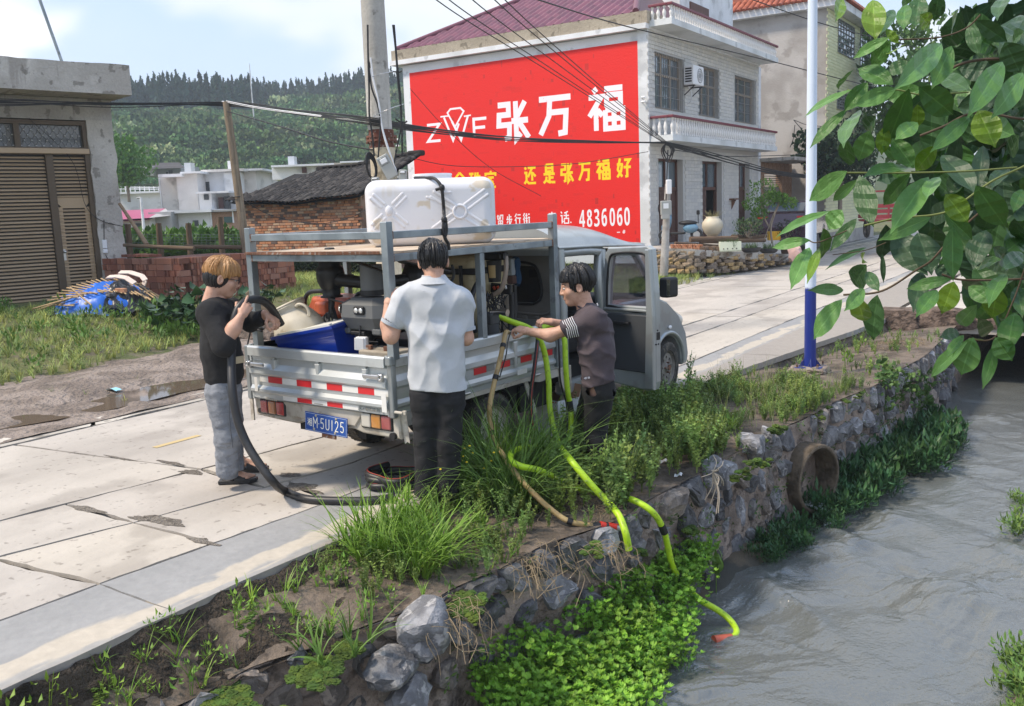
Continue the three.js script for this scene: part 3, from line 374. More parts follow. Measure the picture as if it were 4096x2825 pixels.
mesh('interior',bx(HX1 - 2.5,HX1 - 2.4,0.8,3.4,HZ1 + 0.3,HZ0 - 0.3),std({color:lin(0.05,0.04,0.035)}),h);
const sx=onZ(2770,60,-22.4).x;mesh('stair_house',[bx(-10.5,-7.6,6.7,9.6,-27.0,-22.2)],white,h);mesh('terrace_door',bx(-7.62,-7.56,6.8,8.2,-24.6,-23.0),brownWood,h);
mesh('wall_shelf',[bx(HX1 + 0.01,HX1 + 0.18,1.98,2.03,-24.95,-24.5),prism([[0,0],[0.16,0],[0,-0.32]],0.03).rotateY(0).translate(HX1 + 0.01,1.98,-24.75)],Mt.rust,h);
}
{
const p=onX(2775,305,HX1 + 0.18),o=thing('air_conditioner','white outdoor air conditioner unit on a bracket between the upper windows','air conditioner',[p.x,p.y,p.z]);
mesh('casing',rbox(0.32,0.56,0.82,0.03),Mt.white,o);mesh('fan_grille',[torus(0.2,0.012,0.165,0,-0.08,[0,Math.PI/2,0]),torus(0.13,0.008,0.165,0,-0.08,[0,Math.PI/2,0]),torus(0.06,0.008,0.165,0,-0.08,[0,Math.PI/2,0]),...[0,1,2,3].map((k)=>mv(box(0.008,0.4,0.008),[0.165,0,-0.08],[k*Math.PI/4,0,0]))],std({color:lin(0.3,0.31,0.32)}),o);
mesh('side_vent',[0,1,2,3,4,5].map((k)=>box(0.2,0.04,0.012,0,-0.18 + k*0.072,0.412)),Mt.dark,o);mesh('bracket',[beam([-0.2,-0.3,-0.3],[0.16,-0.3,-0.3],0.03,0.03),beam([-0.2,-0.3,0.3],[0.16,-0.3,0.3],0.03,0.03),beam([-0.17,-0.55,0.3],[0.14,-0.3,0.3],0.025,0.025),beam([-0.17,-0.55,-0.3],[0.14,-0.3,-0.3],0.025,0.025)],Mt.darkmetal,o);
mesh('pipe',tube([[-0.1,-0.2,0.3],[0.02,-0.45,0.28],[0.0,-0.7,0.2],[-0.17,-0.8,0.1]],0.015,16,6),Mt.white,o);
}
// neighbours beyond
{
const o=thing('yellow_house','three storey house with grey side wall, pale yellow tiled front and orange roof','house',[0,0,0]);
const zc=-32,xc=-5.6,top=9.1;
mesh('side_wall',bx(-16,xc,0,top,zc - 9,zc),Mt.greywall,o);
const yl=[[0.66,0.66,0.40],[0.7,0.7,0.44],[0.62,0.63,0.38]].map((c)=>std({color:lin(...c),roughness:0.5}));const L=[];
for(let j=0;j<70;j++)for(let i=0;i<19;i++){const y=0.6 + j*0.122,z=zc - 0.25 - i*0.48 +(j % 2)*0.2;if(z<zc - 8.8)continue;L.push({x:xc + 0.012,y,z,d:distCam(xc,y,z)- y});}pieces(o,'wall_tile',rbox(0.03,0.113,0.47,0.006),yl,L,60,yl[0]);
for(const[px0,py0,px1,py1]of[[3350,75,3412,240],[3440,110,3490,290],[3345,365,3400,450]]){const a=onX(px0,py0,xc),b=onX(px1,py1,xc);const w=new THREE.Group();w.name='window';o.add(w);mesh('pane',bx(xc + 0.02,xc + 0.035,b.y,a.y,b.z,a.z),winGlass,w);const g=[];for(let k=0;k<=6;k++)g.push(bx(xc + 0.04,xc + 0.06,b.y,a.y,mix(b.z,a.z,k/6)- 0.012,mix(b.z,a.z,k/6)+ 0.012));for(let k=0;k<=6;k++)g.push(bx(xc + 0.055,xc + 0.075,mix(b.y,a.y,k/6)- 0.012,mix(b.y,a.y,k/6)+ 0.012,b.z,a.z));mesh('grille',g,std({color:lin(0.22,0.22,0.21)}),w);}
const rm=[[0.36,0.10,0.05],[0.42,0.13,0.07],[0.3,0.085,0.045]].map((c)=>std({color:lin(...c),roughness:0.6}));
mesh('cornice',bx(-16.2,xc + 0.5,top,top + 0.28,zc - 9.2,zc + 0.35),white,o);
const tl=[];for(let j=0;j<5;j++)for(let i=0;i<44;i++)tl.push({x:xc + 0.45 - i*0.24,y:top + 0.32 + j*0.14,z:zc + 0.35 - j*0.26,rx:0.5,d:i + j});for(let j=0;j<5;j++)for(let i=0;i<36;i++)tl.push({x:xc + 0.5 - j*0.26,y:top + 0.32 + j*0.14,z:zc + 0.3 - i*0.24,ry:Math.PI/2,rx:0,rz:0,d:i + j});
const cap=new THREE.CylinderGeometry(0.1,0.11,0.3,8,1,false,0,Math.PI);cap.rotateZ(Math.PI/2);cap.rotateY(Math.PI/2);cap.rotateX(0);
pieces(o,'roof_tile',mv(cap,[0,0,0]),rm,tl,200);mesh('roof',prism([[-16.2,0],[xc + 0.4,0],[xc - 3.5,2],[-12,2]],8.5).translate(0,top + 0.28,zc - 8.9),rm[2],o);
}
{
const o=thing('brick_shed','small brick lean-to with a rolled steel shutter between the two houses','shed',[0,0,0]);const z0=-27.85,z1=-31.9,x=-6.9;
mesh('wall',[bx(x - 0.25,x,0.5,3.3,-28.4,z0),bx(x - 0.25,x,0.5,3.3,z1,-30.6),bx(x - 0.25,x,2.9,3.3,-30.6,-28.4)],std({map:mottle(256,0.5,[0.26,0.15,0.09],[0.36,0.24,0.17],8,4,[0.15,0.1,0.08],61,0.3),roughness:0.95}),o);
mesh('shutter',Array.from({length:22},(_,k)=>bx(x - 0.16,x - 0.12,0.55 + k*0.085,0.55 + k*0.085 + 0.075,-30.6,-28.4,0.01)),std({color:lin(0.26,0.26,0.25),roughness:0.6,metalness:0.3}),o);
mesh('vent',Array.from({length:5},(_,k)=>bx(x - 0.12,x - 0.05,2.48 + k*0.08,2.5 + k*0.08,-30.5,-28.5)),Mt.darkmetal,o);mesh('awning',bx(x - 0.3,x + 1.3,3.3,3.42,-31.5,-27.7),Mt.oldconc,o);
}
// garage at the left
{
const a=13.8*Math.PI/180,o=thing('garage','weathered concrete garage with wide brown louvred doors','garage',[-13.69,0,-3.6],Math.PI/2 - a);
const br=[[0.40,0.29,0.18],[0.44,0.325,0.21],[0.36,0.26,0.16]].map((c)=>std({color:lin(...c),roughness:0.45,metalness:0.15})),brD=std({color:lin(0.105,0.075,0.048),roughness:0.5,metalness:0.3});
const st=std({map:T.oldconc,roughness:0.95,bumpMap:BUMP,bumpScale:0.01});
mesh('wall',[bx(-8,2.46,4.0,4.42,-0.3,0),bx(-8,2.45,-0.5,4.42,-8,-7.7),bx(2.15,2.45,-0.5,4.42,-7.7,-0.3)],st,o);
{const g=new THREE.BoxGeometry(0.5,4.5,0.36,6,40,4),p=g.attributes.position;for(let i=0;i<p.count;i++){const y=p.getY(i);if(Math.abs(p.getX(i))>0.2)p.setX(i,p.getX(i)+(fbm(y*4,3 + p.getZ(i)*5,0,4)- 0.5)*0.07);p.setZ(i,p.getZ(i)+(fbm(y*3 + 8,p.getX(i)*4,0,3)- 0.5)*0.04);}g.computeVertexNormals();mesh('pillar',g.translate(2.21,1.76,-0.16),std({map:T.oldconc,color:lin(1.15,1.14,1.12),roughness:0.95,bumpMap:BUMP,bumpScale:0.012}),o);}
mesh('roof_slab',(()=>{const g=new THREE.BoxGeometry(10.9,0.56,9.2,60,4,4),p=g.attributes.position;for(let i=0;i<p.count;i++)if(p.getY(i)>0.2)p.setY(i,p.getY(i)+(fbm(p.getX(i)*2,p.getZ(i),0,3)- 0.5)*0.05);g.computeVertexNormals();return g.translate(-2.86,4.71,-3.8);})(),std({map:T.oldconc,color:lin(1.2,1.18,1.16),roughness:0.95,bumpMap:BUMP,bumpScale:0.012}),o);
mesh('apron',bx(-8,1.4,-0.2,0.34,-0.2,0.25),std({map:T.concrete,roughness:0.95}),o);
mesh('door_frame',[bx(1.87,1.965,0.42,3.98,-0.2,-0.02),bx(1.13,1.265,0.42,3.33,-0.2,-0.03),bx(-3,1.87,3.33,3.47,-0.22,0.0),bx(-3,1.87,3.9,3.98,-0.2,-0.02),bx(0.62,0.72,3.47,3.9,-0.2,-0.03),bx(-3,1.87,0.36,0.5,-0.2,-0.02)],brD,o);
mesh('lintel_bar',bx(-3,1.95,3.345,3.45,-0.02,0.03,0.012),br[1],o);
const slatG=(w)=>prism([[0,0.012],[-0.03,0.004],[-0.042,0.008],[-0.044,0.02],[-0.03,0.034],[0.0,0.05]],w).rotateY(Math.PI/2);
const big=mesh('door_leaf',[bx(-3,1.13,0.5,3.33,-0.16,-0.12)],Mt.black,o,'wide left door leaf of brown slats'),sg=uvm(join(slatG(4.1))),sg1=uvm(join(slatG(0.6)));
for(let k=0;k<41;k++)shared('slat',sg,br[k % 3],big,[-2.98,0.52 + k*0.0683,-0.12]);
const sm=mesh('door_leaf',[bx(1.265,1.87,0.5,3.33,-0.16,-0.12)],Mt.black,o,'narrow right door leaf with handle');
for(let k=0;k<41;k++){const y=0.52 + k*0.0683;if(y>2.28&&y<2.50)continue;shared('slat',sg1,br[(k + 1)% 3],sm,[1.268,y,-0.12]);}
mesh('rail',[prism([[1.27,2.5],[1.865,2.5],[1.865,2.40],[1.78,2.30],[1.36,2.30],[1.27,2.40]],0.03,0.004).translate(0,0,-0.12),bx(1.27,1.36,0.5,2.32,-0.12,-0.085),bx(1.78,1.865,0.5,2.32,-0.12,-0.085)],br[0],sm);mesh('handle',[ball(0.03,1.30,1.45,-0.03),cyl(0.02,0.02,0.08,1.30,1.45,-0.07,[Math.PI/2,0,0]),bx(1.275,1.325,1.28,1.5,-0.085,-0.075)],Mt.chrome,sm);
const tr=mesh('transom',bx(-3,1.87,3.47,3.9,-0.13,-0.122),phy({color:lin(0.06,0.07,0.075),roughness:0.08,clearcoat:1}),o);
{const d=[],n=[];for(let r=-1;r<4;r++)for(let c=0;c<16;c++){const x=1.82 - c*0.135 -(r&1?0.0675:0),y=3.5 + r*0.1;if(x<-0.5)continue;d.push(rod([x,y,-0.1],[x - 0.0675,y + 0.1,-0.1],0.0035,0.0035,4),rod([x,y,-0.1],[x + 0.0675,y + 0.1,-0.1],0.0035,0.0035,4));if(r>=0)n.push(ball(0.014,x,y,-0.095,[1.5,0.6,0.4],8));}mesh('lattice',d.filter((g)=>{g.computeBoundingBox();return g.boundingBox.min.y>3.46&&g.boundingBox.max.y<3.91&&g.boundingBox.max.x<1.88;}),std({color:lin(0.25,0.25,0.25)}),tr);mesh('lattice_knot',n,std({color:lin(0.6,0.6,0.58)}),tr);}
mesh('roof_pole',[rod([1.55,4.9,0.3],[1.0,7.4,0.1],0.03,0.03)],Mt.galv,o);mesh('roof_pole',rod([-0.28,4.9,0.3],[-0.62,6.2,0.3],0.05,0.04),Mt.galv,o);
mesh('switch_box',[rbox(0.09,0.17,0.05,0.01,2.05,1.56,0.02),rbox(0.09,0.08,0.05,0.01,2.05,1.42,0.02)],Mt.white,o);mesh('cable',tube([[2.05,1.35,0.02],[2.15,1.0,0.03],[1.98,0.7,0.04],[2.1,0.4,0.03]],0.008,20,5),Mt.black,o);
mesh('conduit',[tube([[0.9,4.0,0.02],[1.6,3.2,0.02],[1.78,2.3,0.02],[2.0,2.05,0.03],[2.45,1.9,0.03]],0.006,30,5),rod([2.05,1.65,0.025],[2.09,2.05,0.025],0.008)],Mt.black,o);
}
// old brick house
const brickM=[[0.50,0.22,0.11],[0.42,0.19,0.10],[0.56,0.28,0.16],[0.33,0.16,0.10],[0.45,0.27,0.18],[0.15,0.105,0.09],[0.52,0.36,0.25]].map((c)=>std({map:scaled(mottle(128,0.3,[0.8,0.8,0.8],[1.15,1.1,1.05],6,4,null,71,0.2),0.3),color:lin(...c),roughness:0.95}));
{
const Z=-13,x0=-17.5,x1=-12.9,o=thing('brick_house','old low brick house with a sagging black tile roof','house',[0,0,0]);
mesh('wall',[bx(x0 + 0.03,x1,0,2.5,Z - 5,Z - 0.02)],std({map:scaled(T.mortar,1.5),color:lin(1,0.9,0.8),roughness:1}),o);
const L=[];const r=rng(17);for(let j=0;j<30;j++)for(let i=0;i<27;i++){const hd=j % 4===3,w=hd?0.125:0.25;for(let q=0;q<(hd?2:1);q++){const x=x0 + 0.13 + i*0.25 +(j % 2)*0.12 + q*0.125,y=0.28 + j*0.075;if(x>x1)continue;L.push({x,y,z:Z - 0.03 + r(-0.012,0.008),s:[w - 0.014,r(0.056,0.064),1],rz:r(-0.01,0.01),d:Math.abs(x + 15)+ Math.abs(y - 2)*0.6});}}
pieces(o,'brick',box(1,1,0.09),brickM,L,280,brickM[0]);
const ey=2.46,sag=(x)=>-0.10*Math.sin((x - x0)/(x1 - x0)*Math.PI)+ 0.02*Math.sin(x*3);
const ry=(x)=>3.3 + 0.25*(x - x0)/(x1 - x0)+ sag(x),rm=[[0.018,0.016,0.0155],[0.03,0.027,0.025],[0.012,0.011,0.011],[0.055,0.05,0.046]].map((c)=>std({color:lin(...c),roughness:1}));
const ro=mesh('roof',sheet(x0 - 0.3,x1 + 0.2,Z + 0.2,Z - 2.5,20,8,(x,z,u,v)=>mix(ey - 0.05 + sag(x),ry(x),v)),rm[2],o);
const T2=[];const r2=rng(19);const run=2.72,rise=0.9;for(let i=0;i<45;i++)for(let j=0;j<20;j++){const x=x0 - 0.25 + i*0.155,v=j/20;const shift=v*0.9;if(x>x1 + 0.2||x<x0 - 0.3 + 1.25*v)continue;T2.push({x:x + r2(-0.015,0.015),y:mix(ey + sag(x),ry(x),v + 0.03)+ 0.035 + r2(-0.01,0.012),z:Z + 0.2 - v*run,rx:Math.atan2(0.95,run)+ 0.09,rz:r2(-0.06,0.06),d:Math.abs(x + 14.5)+ j*0.12});}
const tg=(()=>{const g=new THREE.CylinderGeometry(0.082,0.09,0.24,6,1,true,0,Math.PI);g.rotateZ(Math.PI/2);g.rotateY(-Math.PI/2);g.scale(1,0.6,1);return g;})();
pieces(ro,'roof_tile',tg,rm,T2,290,rm[0]);
mesh('ridge',Array.from({length:16},(_,k)=>{const x=mix(x0 + 1.0,x1,k/15);return rbox(0.5,0.16,0.25,0.05,x,ry(x)+ 0.1,Z - 2.5);}),rm[1],o);mesh('gable',prism([[0.0,2.3],[4.9,2.3],[2.5,3.15]],0.1).rotateY(Math.PI/2).translate(x0 + 0.1,0,Z),rm[3],o);
}
// low mossy wall beside the brick house is its plinth; village houses farther off
function farHouse(name,label,cat,parts,group){const o=thing(name,label,cat,[0,0,0],0,group);for(const p of parts)p(o);return o;}
{
const D=62,sc=D/3700,bs=(x0,y0,x1,y1,d0=0,dep=6)=>{
const a=at(x0,y1,D + d0),b=at(x1,y0,D + d0);return{a,b,dep,g:(()=>{const A=at(x0,y1,D + d0),B=at(x1,y1,D + d0),ht=at(x0,y0,D + d0).y - A.y;const n=V(-Math.sin(YAW),0,-Math.cos(YAW)),L=A.distanceTo(V(B.x,A.y,B.z));const g=new THREE.BoxGeometry(L,ht,dep);g.rotateY(YAW);const c=A.clone().add(B).multiplyScalar(0.5);c.y=A.y + ht/2;c.addScaledVector(n,dep/2);return g.translate(c.x,c.y,c.z);})()};
};
const P=(nm,mat,...args)=>(o)=>mesh(nm,bs(...args).g,mat,o);
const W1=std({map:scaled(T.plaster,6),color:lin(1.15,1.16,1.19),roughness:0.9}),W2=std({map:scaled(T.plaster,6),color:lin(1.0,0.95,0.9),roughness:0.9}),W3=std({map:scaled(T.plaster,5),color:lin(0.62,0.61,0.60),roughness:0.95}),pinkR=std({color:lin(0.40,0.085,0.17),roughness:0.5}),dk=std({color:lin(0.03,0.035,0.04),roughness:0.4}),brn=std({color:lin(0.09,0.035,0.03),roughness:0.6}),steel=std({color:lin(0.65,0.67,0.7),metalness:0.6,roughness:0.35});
farHouse('white_house','tall pale house with a steel water tank on its stair tower','house',[
P('wall',W2,650,710,760,900,0,7),P('tower',W2,722,695,805,900,-0.9,3),P('wall',W1,805,692,915,905,0.8,6),P('wall',W2,972,685,1040,905,1.6,6),P('wall',W1,912,690,972,905,0.4,6),
P('roof_edge',W1,632,698,728,710,-1.4,8),P('roof_edge',W1,720,688,802,695,-1.3,3.6),P('roof_edge',W2,803,680,975,690,0.1,7),P('roof_edge',W1,970,676,1050,684,1.0,7),
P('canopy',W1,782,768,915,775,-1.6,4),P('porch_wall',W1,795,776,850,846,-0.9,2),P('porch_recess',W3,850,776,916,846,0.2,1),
P('door',brn,716,798,732,848,-0.05,0.2),P('window',dk,820,728,838,766,0.7,0.2),P('window',dk,816,778,834,800,-1,0.2),P('door',brn,876,790,896,842,0.0,0.4),P('window',dk,900,786,918,842,0.0,0.4),P('water_tank',steel,739,652,765,690,0.5,0.8),P('drainpipe',W1,648,712,652,862,-0.1,0.1),P('water_tank',W1,912,644,924,680,1.5,0.6)].map((f)=>f));
farHouse('annex_house','single storey white annex with a flat roof and brick end','house',[P('wall',W1,682,855,845,925,-4,5),P('roof_edge',W1,667,843,845,855,-4.6,6),P('brick_wall',brickM[4],845,850,935,925,-3.8,5),P('roof_edge',W3,845,840,945,848,-4.4,6),P('window',dk,772,882,793,905,-4.1,0.2),P('window',std({color:lin(0.03,0.09,0.08),roughness:0.3}),897,868,932,892,-3.95,0.2),P('drainpipe',W1,846,850,850,920,-4.2,0.1),P('drainpipe',W1,931,845,935,892,-4.2,0.1)]);
farHouse('long_building','long pale flat building with a roof railing behind the pink roof','building',[P('wall',W1,455,778,660,920,6,8),P('roof_edge',W1,455,770,662,778,5.6,8.6),(o)=>{const g=[];for(let k=0;k<=10;k++){const a=at(465 + k*19,770,68);g.push(rod(a,[a.x,a.y + 0.42,a.z],0.03,0.03,5));}for(const y of[749,756])g.push(rod(at(455,y,68),at(660,y + 1,68),0.03,0.03,5));mesh('railing',g,W1,o);}]);
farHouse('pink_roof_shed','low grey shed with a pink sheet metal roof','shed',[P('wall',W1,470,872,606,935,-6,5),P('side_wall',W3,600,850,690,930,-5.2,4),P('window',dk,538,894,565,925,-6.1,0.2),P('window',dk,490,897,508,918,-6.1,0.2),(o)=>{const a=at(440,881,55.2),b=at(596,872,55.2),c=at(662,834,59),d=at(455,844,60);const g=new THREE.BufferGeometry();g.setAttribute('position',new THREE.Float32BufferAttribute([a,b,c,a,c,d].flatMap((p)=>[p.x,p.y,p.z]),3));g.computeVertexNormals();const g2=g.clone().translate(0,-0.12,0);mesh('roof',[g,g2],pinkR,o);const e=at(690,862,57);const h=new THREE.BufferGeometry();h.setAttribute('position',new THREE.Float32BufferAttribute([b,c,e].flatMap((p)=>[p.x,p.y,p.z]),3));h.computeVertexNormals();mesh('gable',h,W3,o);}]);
farHouse('flat_house','low white house with a steel tank seen above the old tile roof','house',[P('wall',W1,1090,672,1340,720,-10,6),P('roof_edge',W1,1084,662,1340,670,-10.5,7),P('water_tank',steel,1153,626,1178,660,-9,0.7),P('window',brn,1208,670,1226,692,-10.1,0.2),P('window',dk,1264,672,1280,688,-10.1,0.2),P('window',dk,1288,672,1306,684,-10.1,0.2)]);
farHouse('brick_outhouse','flat roofed tan house beside the concrete pole behind the old roof','house',[P('wall',std({map:scaled(T.plaster,4),color:lin(0.75,0.68,0.58)}),1340,652,1480,720,-14,6),P('roof_edge',W1,1360,646,1480,652,-14.4,7),P('window',dk,1350,660,1362,676,-14.1,0.2)]);
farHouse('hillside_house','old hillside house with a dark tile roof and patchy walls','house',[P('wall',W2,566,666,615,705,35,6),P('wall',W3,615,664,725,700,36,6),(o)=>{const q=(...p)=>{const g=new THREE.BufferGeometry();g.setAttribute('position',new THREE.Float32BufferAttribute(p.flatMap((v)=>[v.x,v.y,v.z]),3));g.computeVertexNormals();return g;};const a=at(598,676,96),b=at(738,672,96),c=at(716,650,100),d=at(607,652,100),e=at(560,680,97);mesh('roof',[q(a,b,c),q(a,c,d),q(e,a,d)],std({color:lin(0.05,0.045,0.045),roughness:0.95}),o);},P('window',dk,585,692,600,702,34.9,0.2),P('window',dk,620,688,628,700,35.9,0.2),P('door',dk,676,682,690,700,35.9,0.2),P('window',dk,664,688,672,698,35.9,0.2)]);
{const b=at(575,910,50),t2=at(563,791,50);const o=thing('thin_lamp_post','thin pale lamp post standing in front of the pink roofed shed','lamp post',[b.x,b.y - 2,b.z]);mesh('post',rod([0,0,0],[t2.x - b.x,t2.y - b.y + 2,t2.z - b.z],0.09,0.06),W1,o);const a2=at(548,793,50);mesh('arm',rod([t2.x - b.x,t2.y - b.y + 2,t2.z - b.z],[a2.x - b.x,a2.y - b.y + 2,a2.z - b.z],0.05),W3,o);}
{const a=at(1014,445,150),b=at(997,255,150);tag(mesh('radio_mast',rod([a.x,a.y - 4,a.z],b,0.13,0.07,6),W1),'thin white mast on the wooded hill above the village','mast');}
}
// POLES, WIRES, THE LEFT FIELD, THE TERRACE
{
const b=V(-4.86,0,-4.56),o=thing('utility_pole','thick concrete utility pole with a rusty red flange band, behind the white tank','utility pole',[b.x,0,b.z]);
const cream=std({map:T.oldconc,color:lin(1.55,1.42,1.12),roughness:0.9,bumpMap:BUMP,bumpScale:0.006}),grey=std({map:T.oldconc,color:lin(1.15,1.17,1.16),roughness:0.9,bumpMap:BUMP,bumpScale:0.006});
const y1=at(1545,592,13.5).y,y0=at(1545,520,13.5).y,yf=at(1545,553,13.5).y;
mesh('pole_base',cyl(0.185,0.178,y1 + 0.3,0,(y1 - 0.3)/2,0,null,28),cream,o);mesh('pole_shaft',cyl(0.172,0.145,9 - y0,-0.02,(9 + y0)/2,0,null,28),grey,o);
mesh('flange_band',[cyl(0.18,0.176,y0 - y1,0,(y0 + y1)/2,0,null,28),cyl(0.215,0.215,0.028,0,yf + 0.02,0,null,28),cyl(0.215,0.215,0.028,0,yf - 0.035,0,null,28),cyl(0.2,0.2,0.03,0,yf - 0.008,0,null,28)],std({map:mottle(256,0.5,[0.13,0.045,0.03],[0.2,0.08,0.055],8,5,[0.33,0.3,0.26],81,0.2),roughness:0.9}),o);
for(let k=0;k<18;k++){const a=k/18*Math.PI*2;mesh('bolt',[cyl(0.012,0.012,0.1,Math.cos(a)*0.205,yf - 0.02,Math.sin(a)*0.205,null,6),cyl(0.018,0.018,0.02,Math.cos(a)*0.205,yf - 0.06,Math.sin(a)*0.205,null,6)],Mt.rust,o);}
const P=(px,py,d=13.25)=>{const q=at(px,py,d);return V(q.x - b.x,q.y,q.z - b.z);};
const z2=(x,y,d)=>P(900 + x/1.995,200 + y/1.995,d);
mesh('cable',[tube([z2(1138,-200),z2(1142,60),z2(1150,330),z2(1152,520),z2(1175,680),z2(1190,850)],0.013,40,6),tube([z2(1150,100),z2(1170,300),z2(1215,430),z2(1240,560),z2(1232,720),z2(1222,860)],0.012,40,6),tube([z2(1340,-200),z2(1362,0),z2(1380,240),z2(1398,420),z2(1412,650),z2(1414,840)],0.013,40,6),tube([z2(1350,-200),z2(1374,100),z2(1402,400),z2(1405,600),z2(1370,790),z2(1352,900),z2(1362,960)],0.011,40,6)],Mt.black,o);
mesh('white_cable',[tube([z2(1160,60),z2(1185,240),z2(1222,400),z2(1245,580),z2(1290,760),z2(1345,900),z2(1380,1020)],0.012,50,6),tube([z2(1150,120),z2(1190,290),z2(1232,440),z2(1252,600),z2(1300,770),z2(1360,940)],0.009,50,6)],Mt.white,o);
mesh('strap_wire',[tube([z2(1175,215,13.2),z2(1250,190,13.05),z2(1340,172,13.2)],0.006,12,5),tube([z2(1185,530,13.2),z2(1300,475,13.05),z2(1425,432,13.3)],0.006,12,5),tube([z2(1185,535,13.2),z2(1250,533,13.1)],0.006,6,5)],Mt.chrome,o);
mesh('hook',[tube([z2(1330,172),z2(1400,176),z2(1415,165)],0.01,8,5),tube([z2(1360,548),z2(1395,572),z2(1440,578),z2(1452,566)],0.012,10,5)],Mt.darkmetal,o);
mesh('cable_coil',[0,1,2,3].map((k)=>{const c=z2(1168,925 + k*6,13.2);return mv(new THREE.TorusGeometry(0.14 - k*0.012,0.011,6,28),[c.x,c.y,c.z],[0,YAW + 0.9,0.2],[0.7,1.3,1]);}),Mt.black,o);
const mb=(x,y,w,h,rz,lab)=>{const c=z2(x,y,13.1),g=new THREE.Group();g.name='meter_box';o.add(g);g.position.copy(c);g.rotation.set(0,YAW,rz);if(lab)g.userData.label=lab;mesh('casing',rbox(w,h,0.1,0.015),std({color:lin(0.36,0.37,0.35),roughness:0.5}),g);mesh('window',[rbox(w*0.8,h*0.32,0.02,0.008,0,h*0.26,0.05)],phy({color:lin(0.2,0.21,0.2),roughness:0.1,clearcoat:1}),g);mesh('window',rbox(w*0.55,h*0.2,0.02,0.008,0,h*0.27,0.056),Mt.white,g);};
mb(1296,935,0.17,0.34,0.46,'grey meter box hanging askew');mb(1420,1000,0.11,0.15,-0.08);mb(1202,1042,0.11,0.09,0.05);
}
{
const a=at(905,407,20),c=at(985,1000,20),d=c.clone().sub(a),bpt=a.clone().addScaledVector(d,(a.y - 0.1)/(a.y - c.y));const o=thing('wooden_pole','thin weathered wooden pole carrying the cables in front of the hill','utility pole',[bpt.x,0.1,bpt.z]);
mesh('post',rod([0,0,0],[a.x - bpt.x,a.y - 0.1,a.z - bpt.z],0.105,0.075,9),std({map:T.woodV,color:lin(0.95,0.9,0.8),roughness:0.95,bumpMap:BUMP,bumpScale:0.01}),o);mesh('insulator',ball(0.045,a.x - bpt.x - 0.1,a.y - 0.12,a.z - bpt.z),Mt.white,o);mesh('tie_wire',torus(0.1,0.012,(at(950,788,20).x - bpt.x),at(950,788,20).y - 0.1,at(950,788,20).z - bpt.z,[Math.PI/2,0,0],14,5),Mt.black,o);
}
const SP=at(2655,1088,24);
{
const t=at(2672,735,24),o=thing('concrete_pole','slim grey concrete pole with meter boxes before the mural house corner','utility pole',[SP.x,0.1,SP.z]);
mesh('post',rod([0,0,0],[t.x - SP.x,t.y - 0.1,t.z - SP.z],0.115,0.075,14),Mt.greywall,o);const q=(px,py,d=23.85)=>{const p=at(px,py,d);return[p.x - SP.x,p.y - 0.1,p.z - SP.z];};
const mb=(px,py,w,h,mat)=>mesh('meter_box',[mv(rbox(w,h,0.14,0.02),q(px,py,23.75),[0,0.6,0])],mat,o);mb(2664,832,0.27,0.36,std({color:lin(0.33,0.34,0.33)}));mb(2661,866,0.2,0.14,std({color:lin(0.38,0.38,0.37)}));mb(2675,748,0.13,0.36,Mt.white);mesh('meter_face',[mv(box(0.13,0.13,0.02),q(2664,824,23.64),[0,0.6,0])],Mt.white,o);
mesh('cable',[[0,0],[4,3],[-5,2],[8,-4]].map(([a,b2])=>tube([q(2668 + a,570),q(2690 + a,600),q(2672 + a,640 + b2*4),q(2650 + a,600),q(2664,572)],0.014,24,5)).concat([tube([q(2672,600),q(2668,700),q(2664,810)],0.016,20,5),tube([q(2660,800),q(2636,820),q(2638,852),q(2655,864)],0.014,20,5)]),Mt.black,o);
}
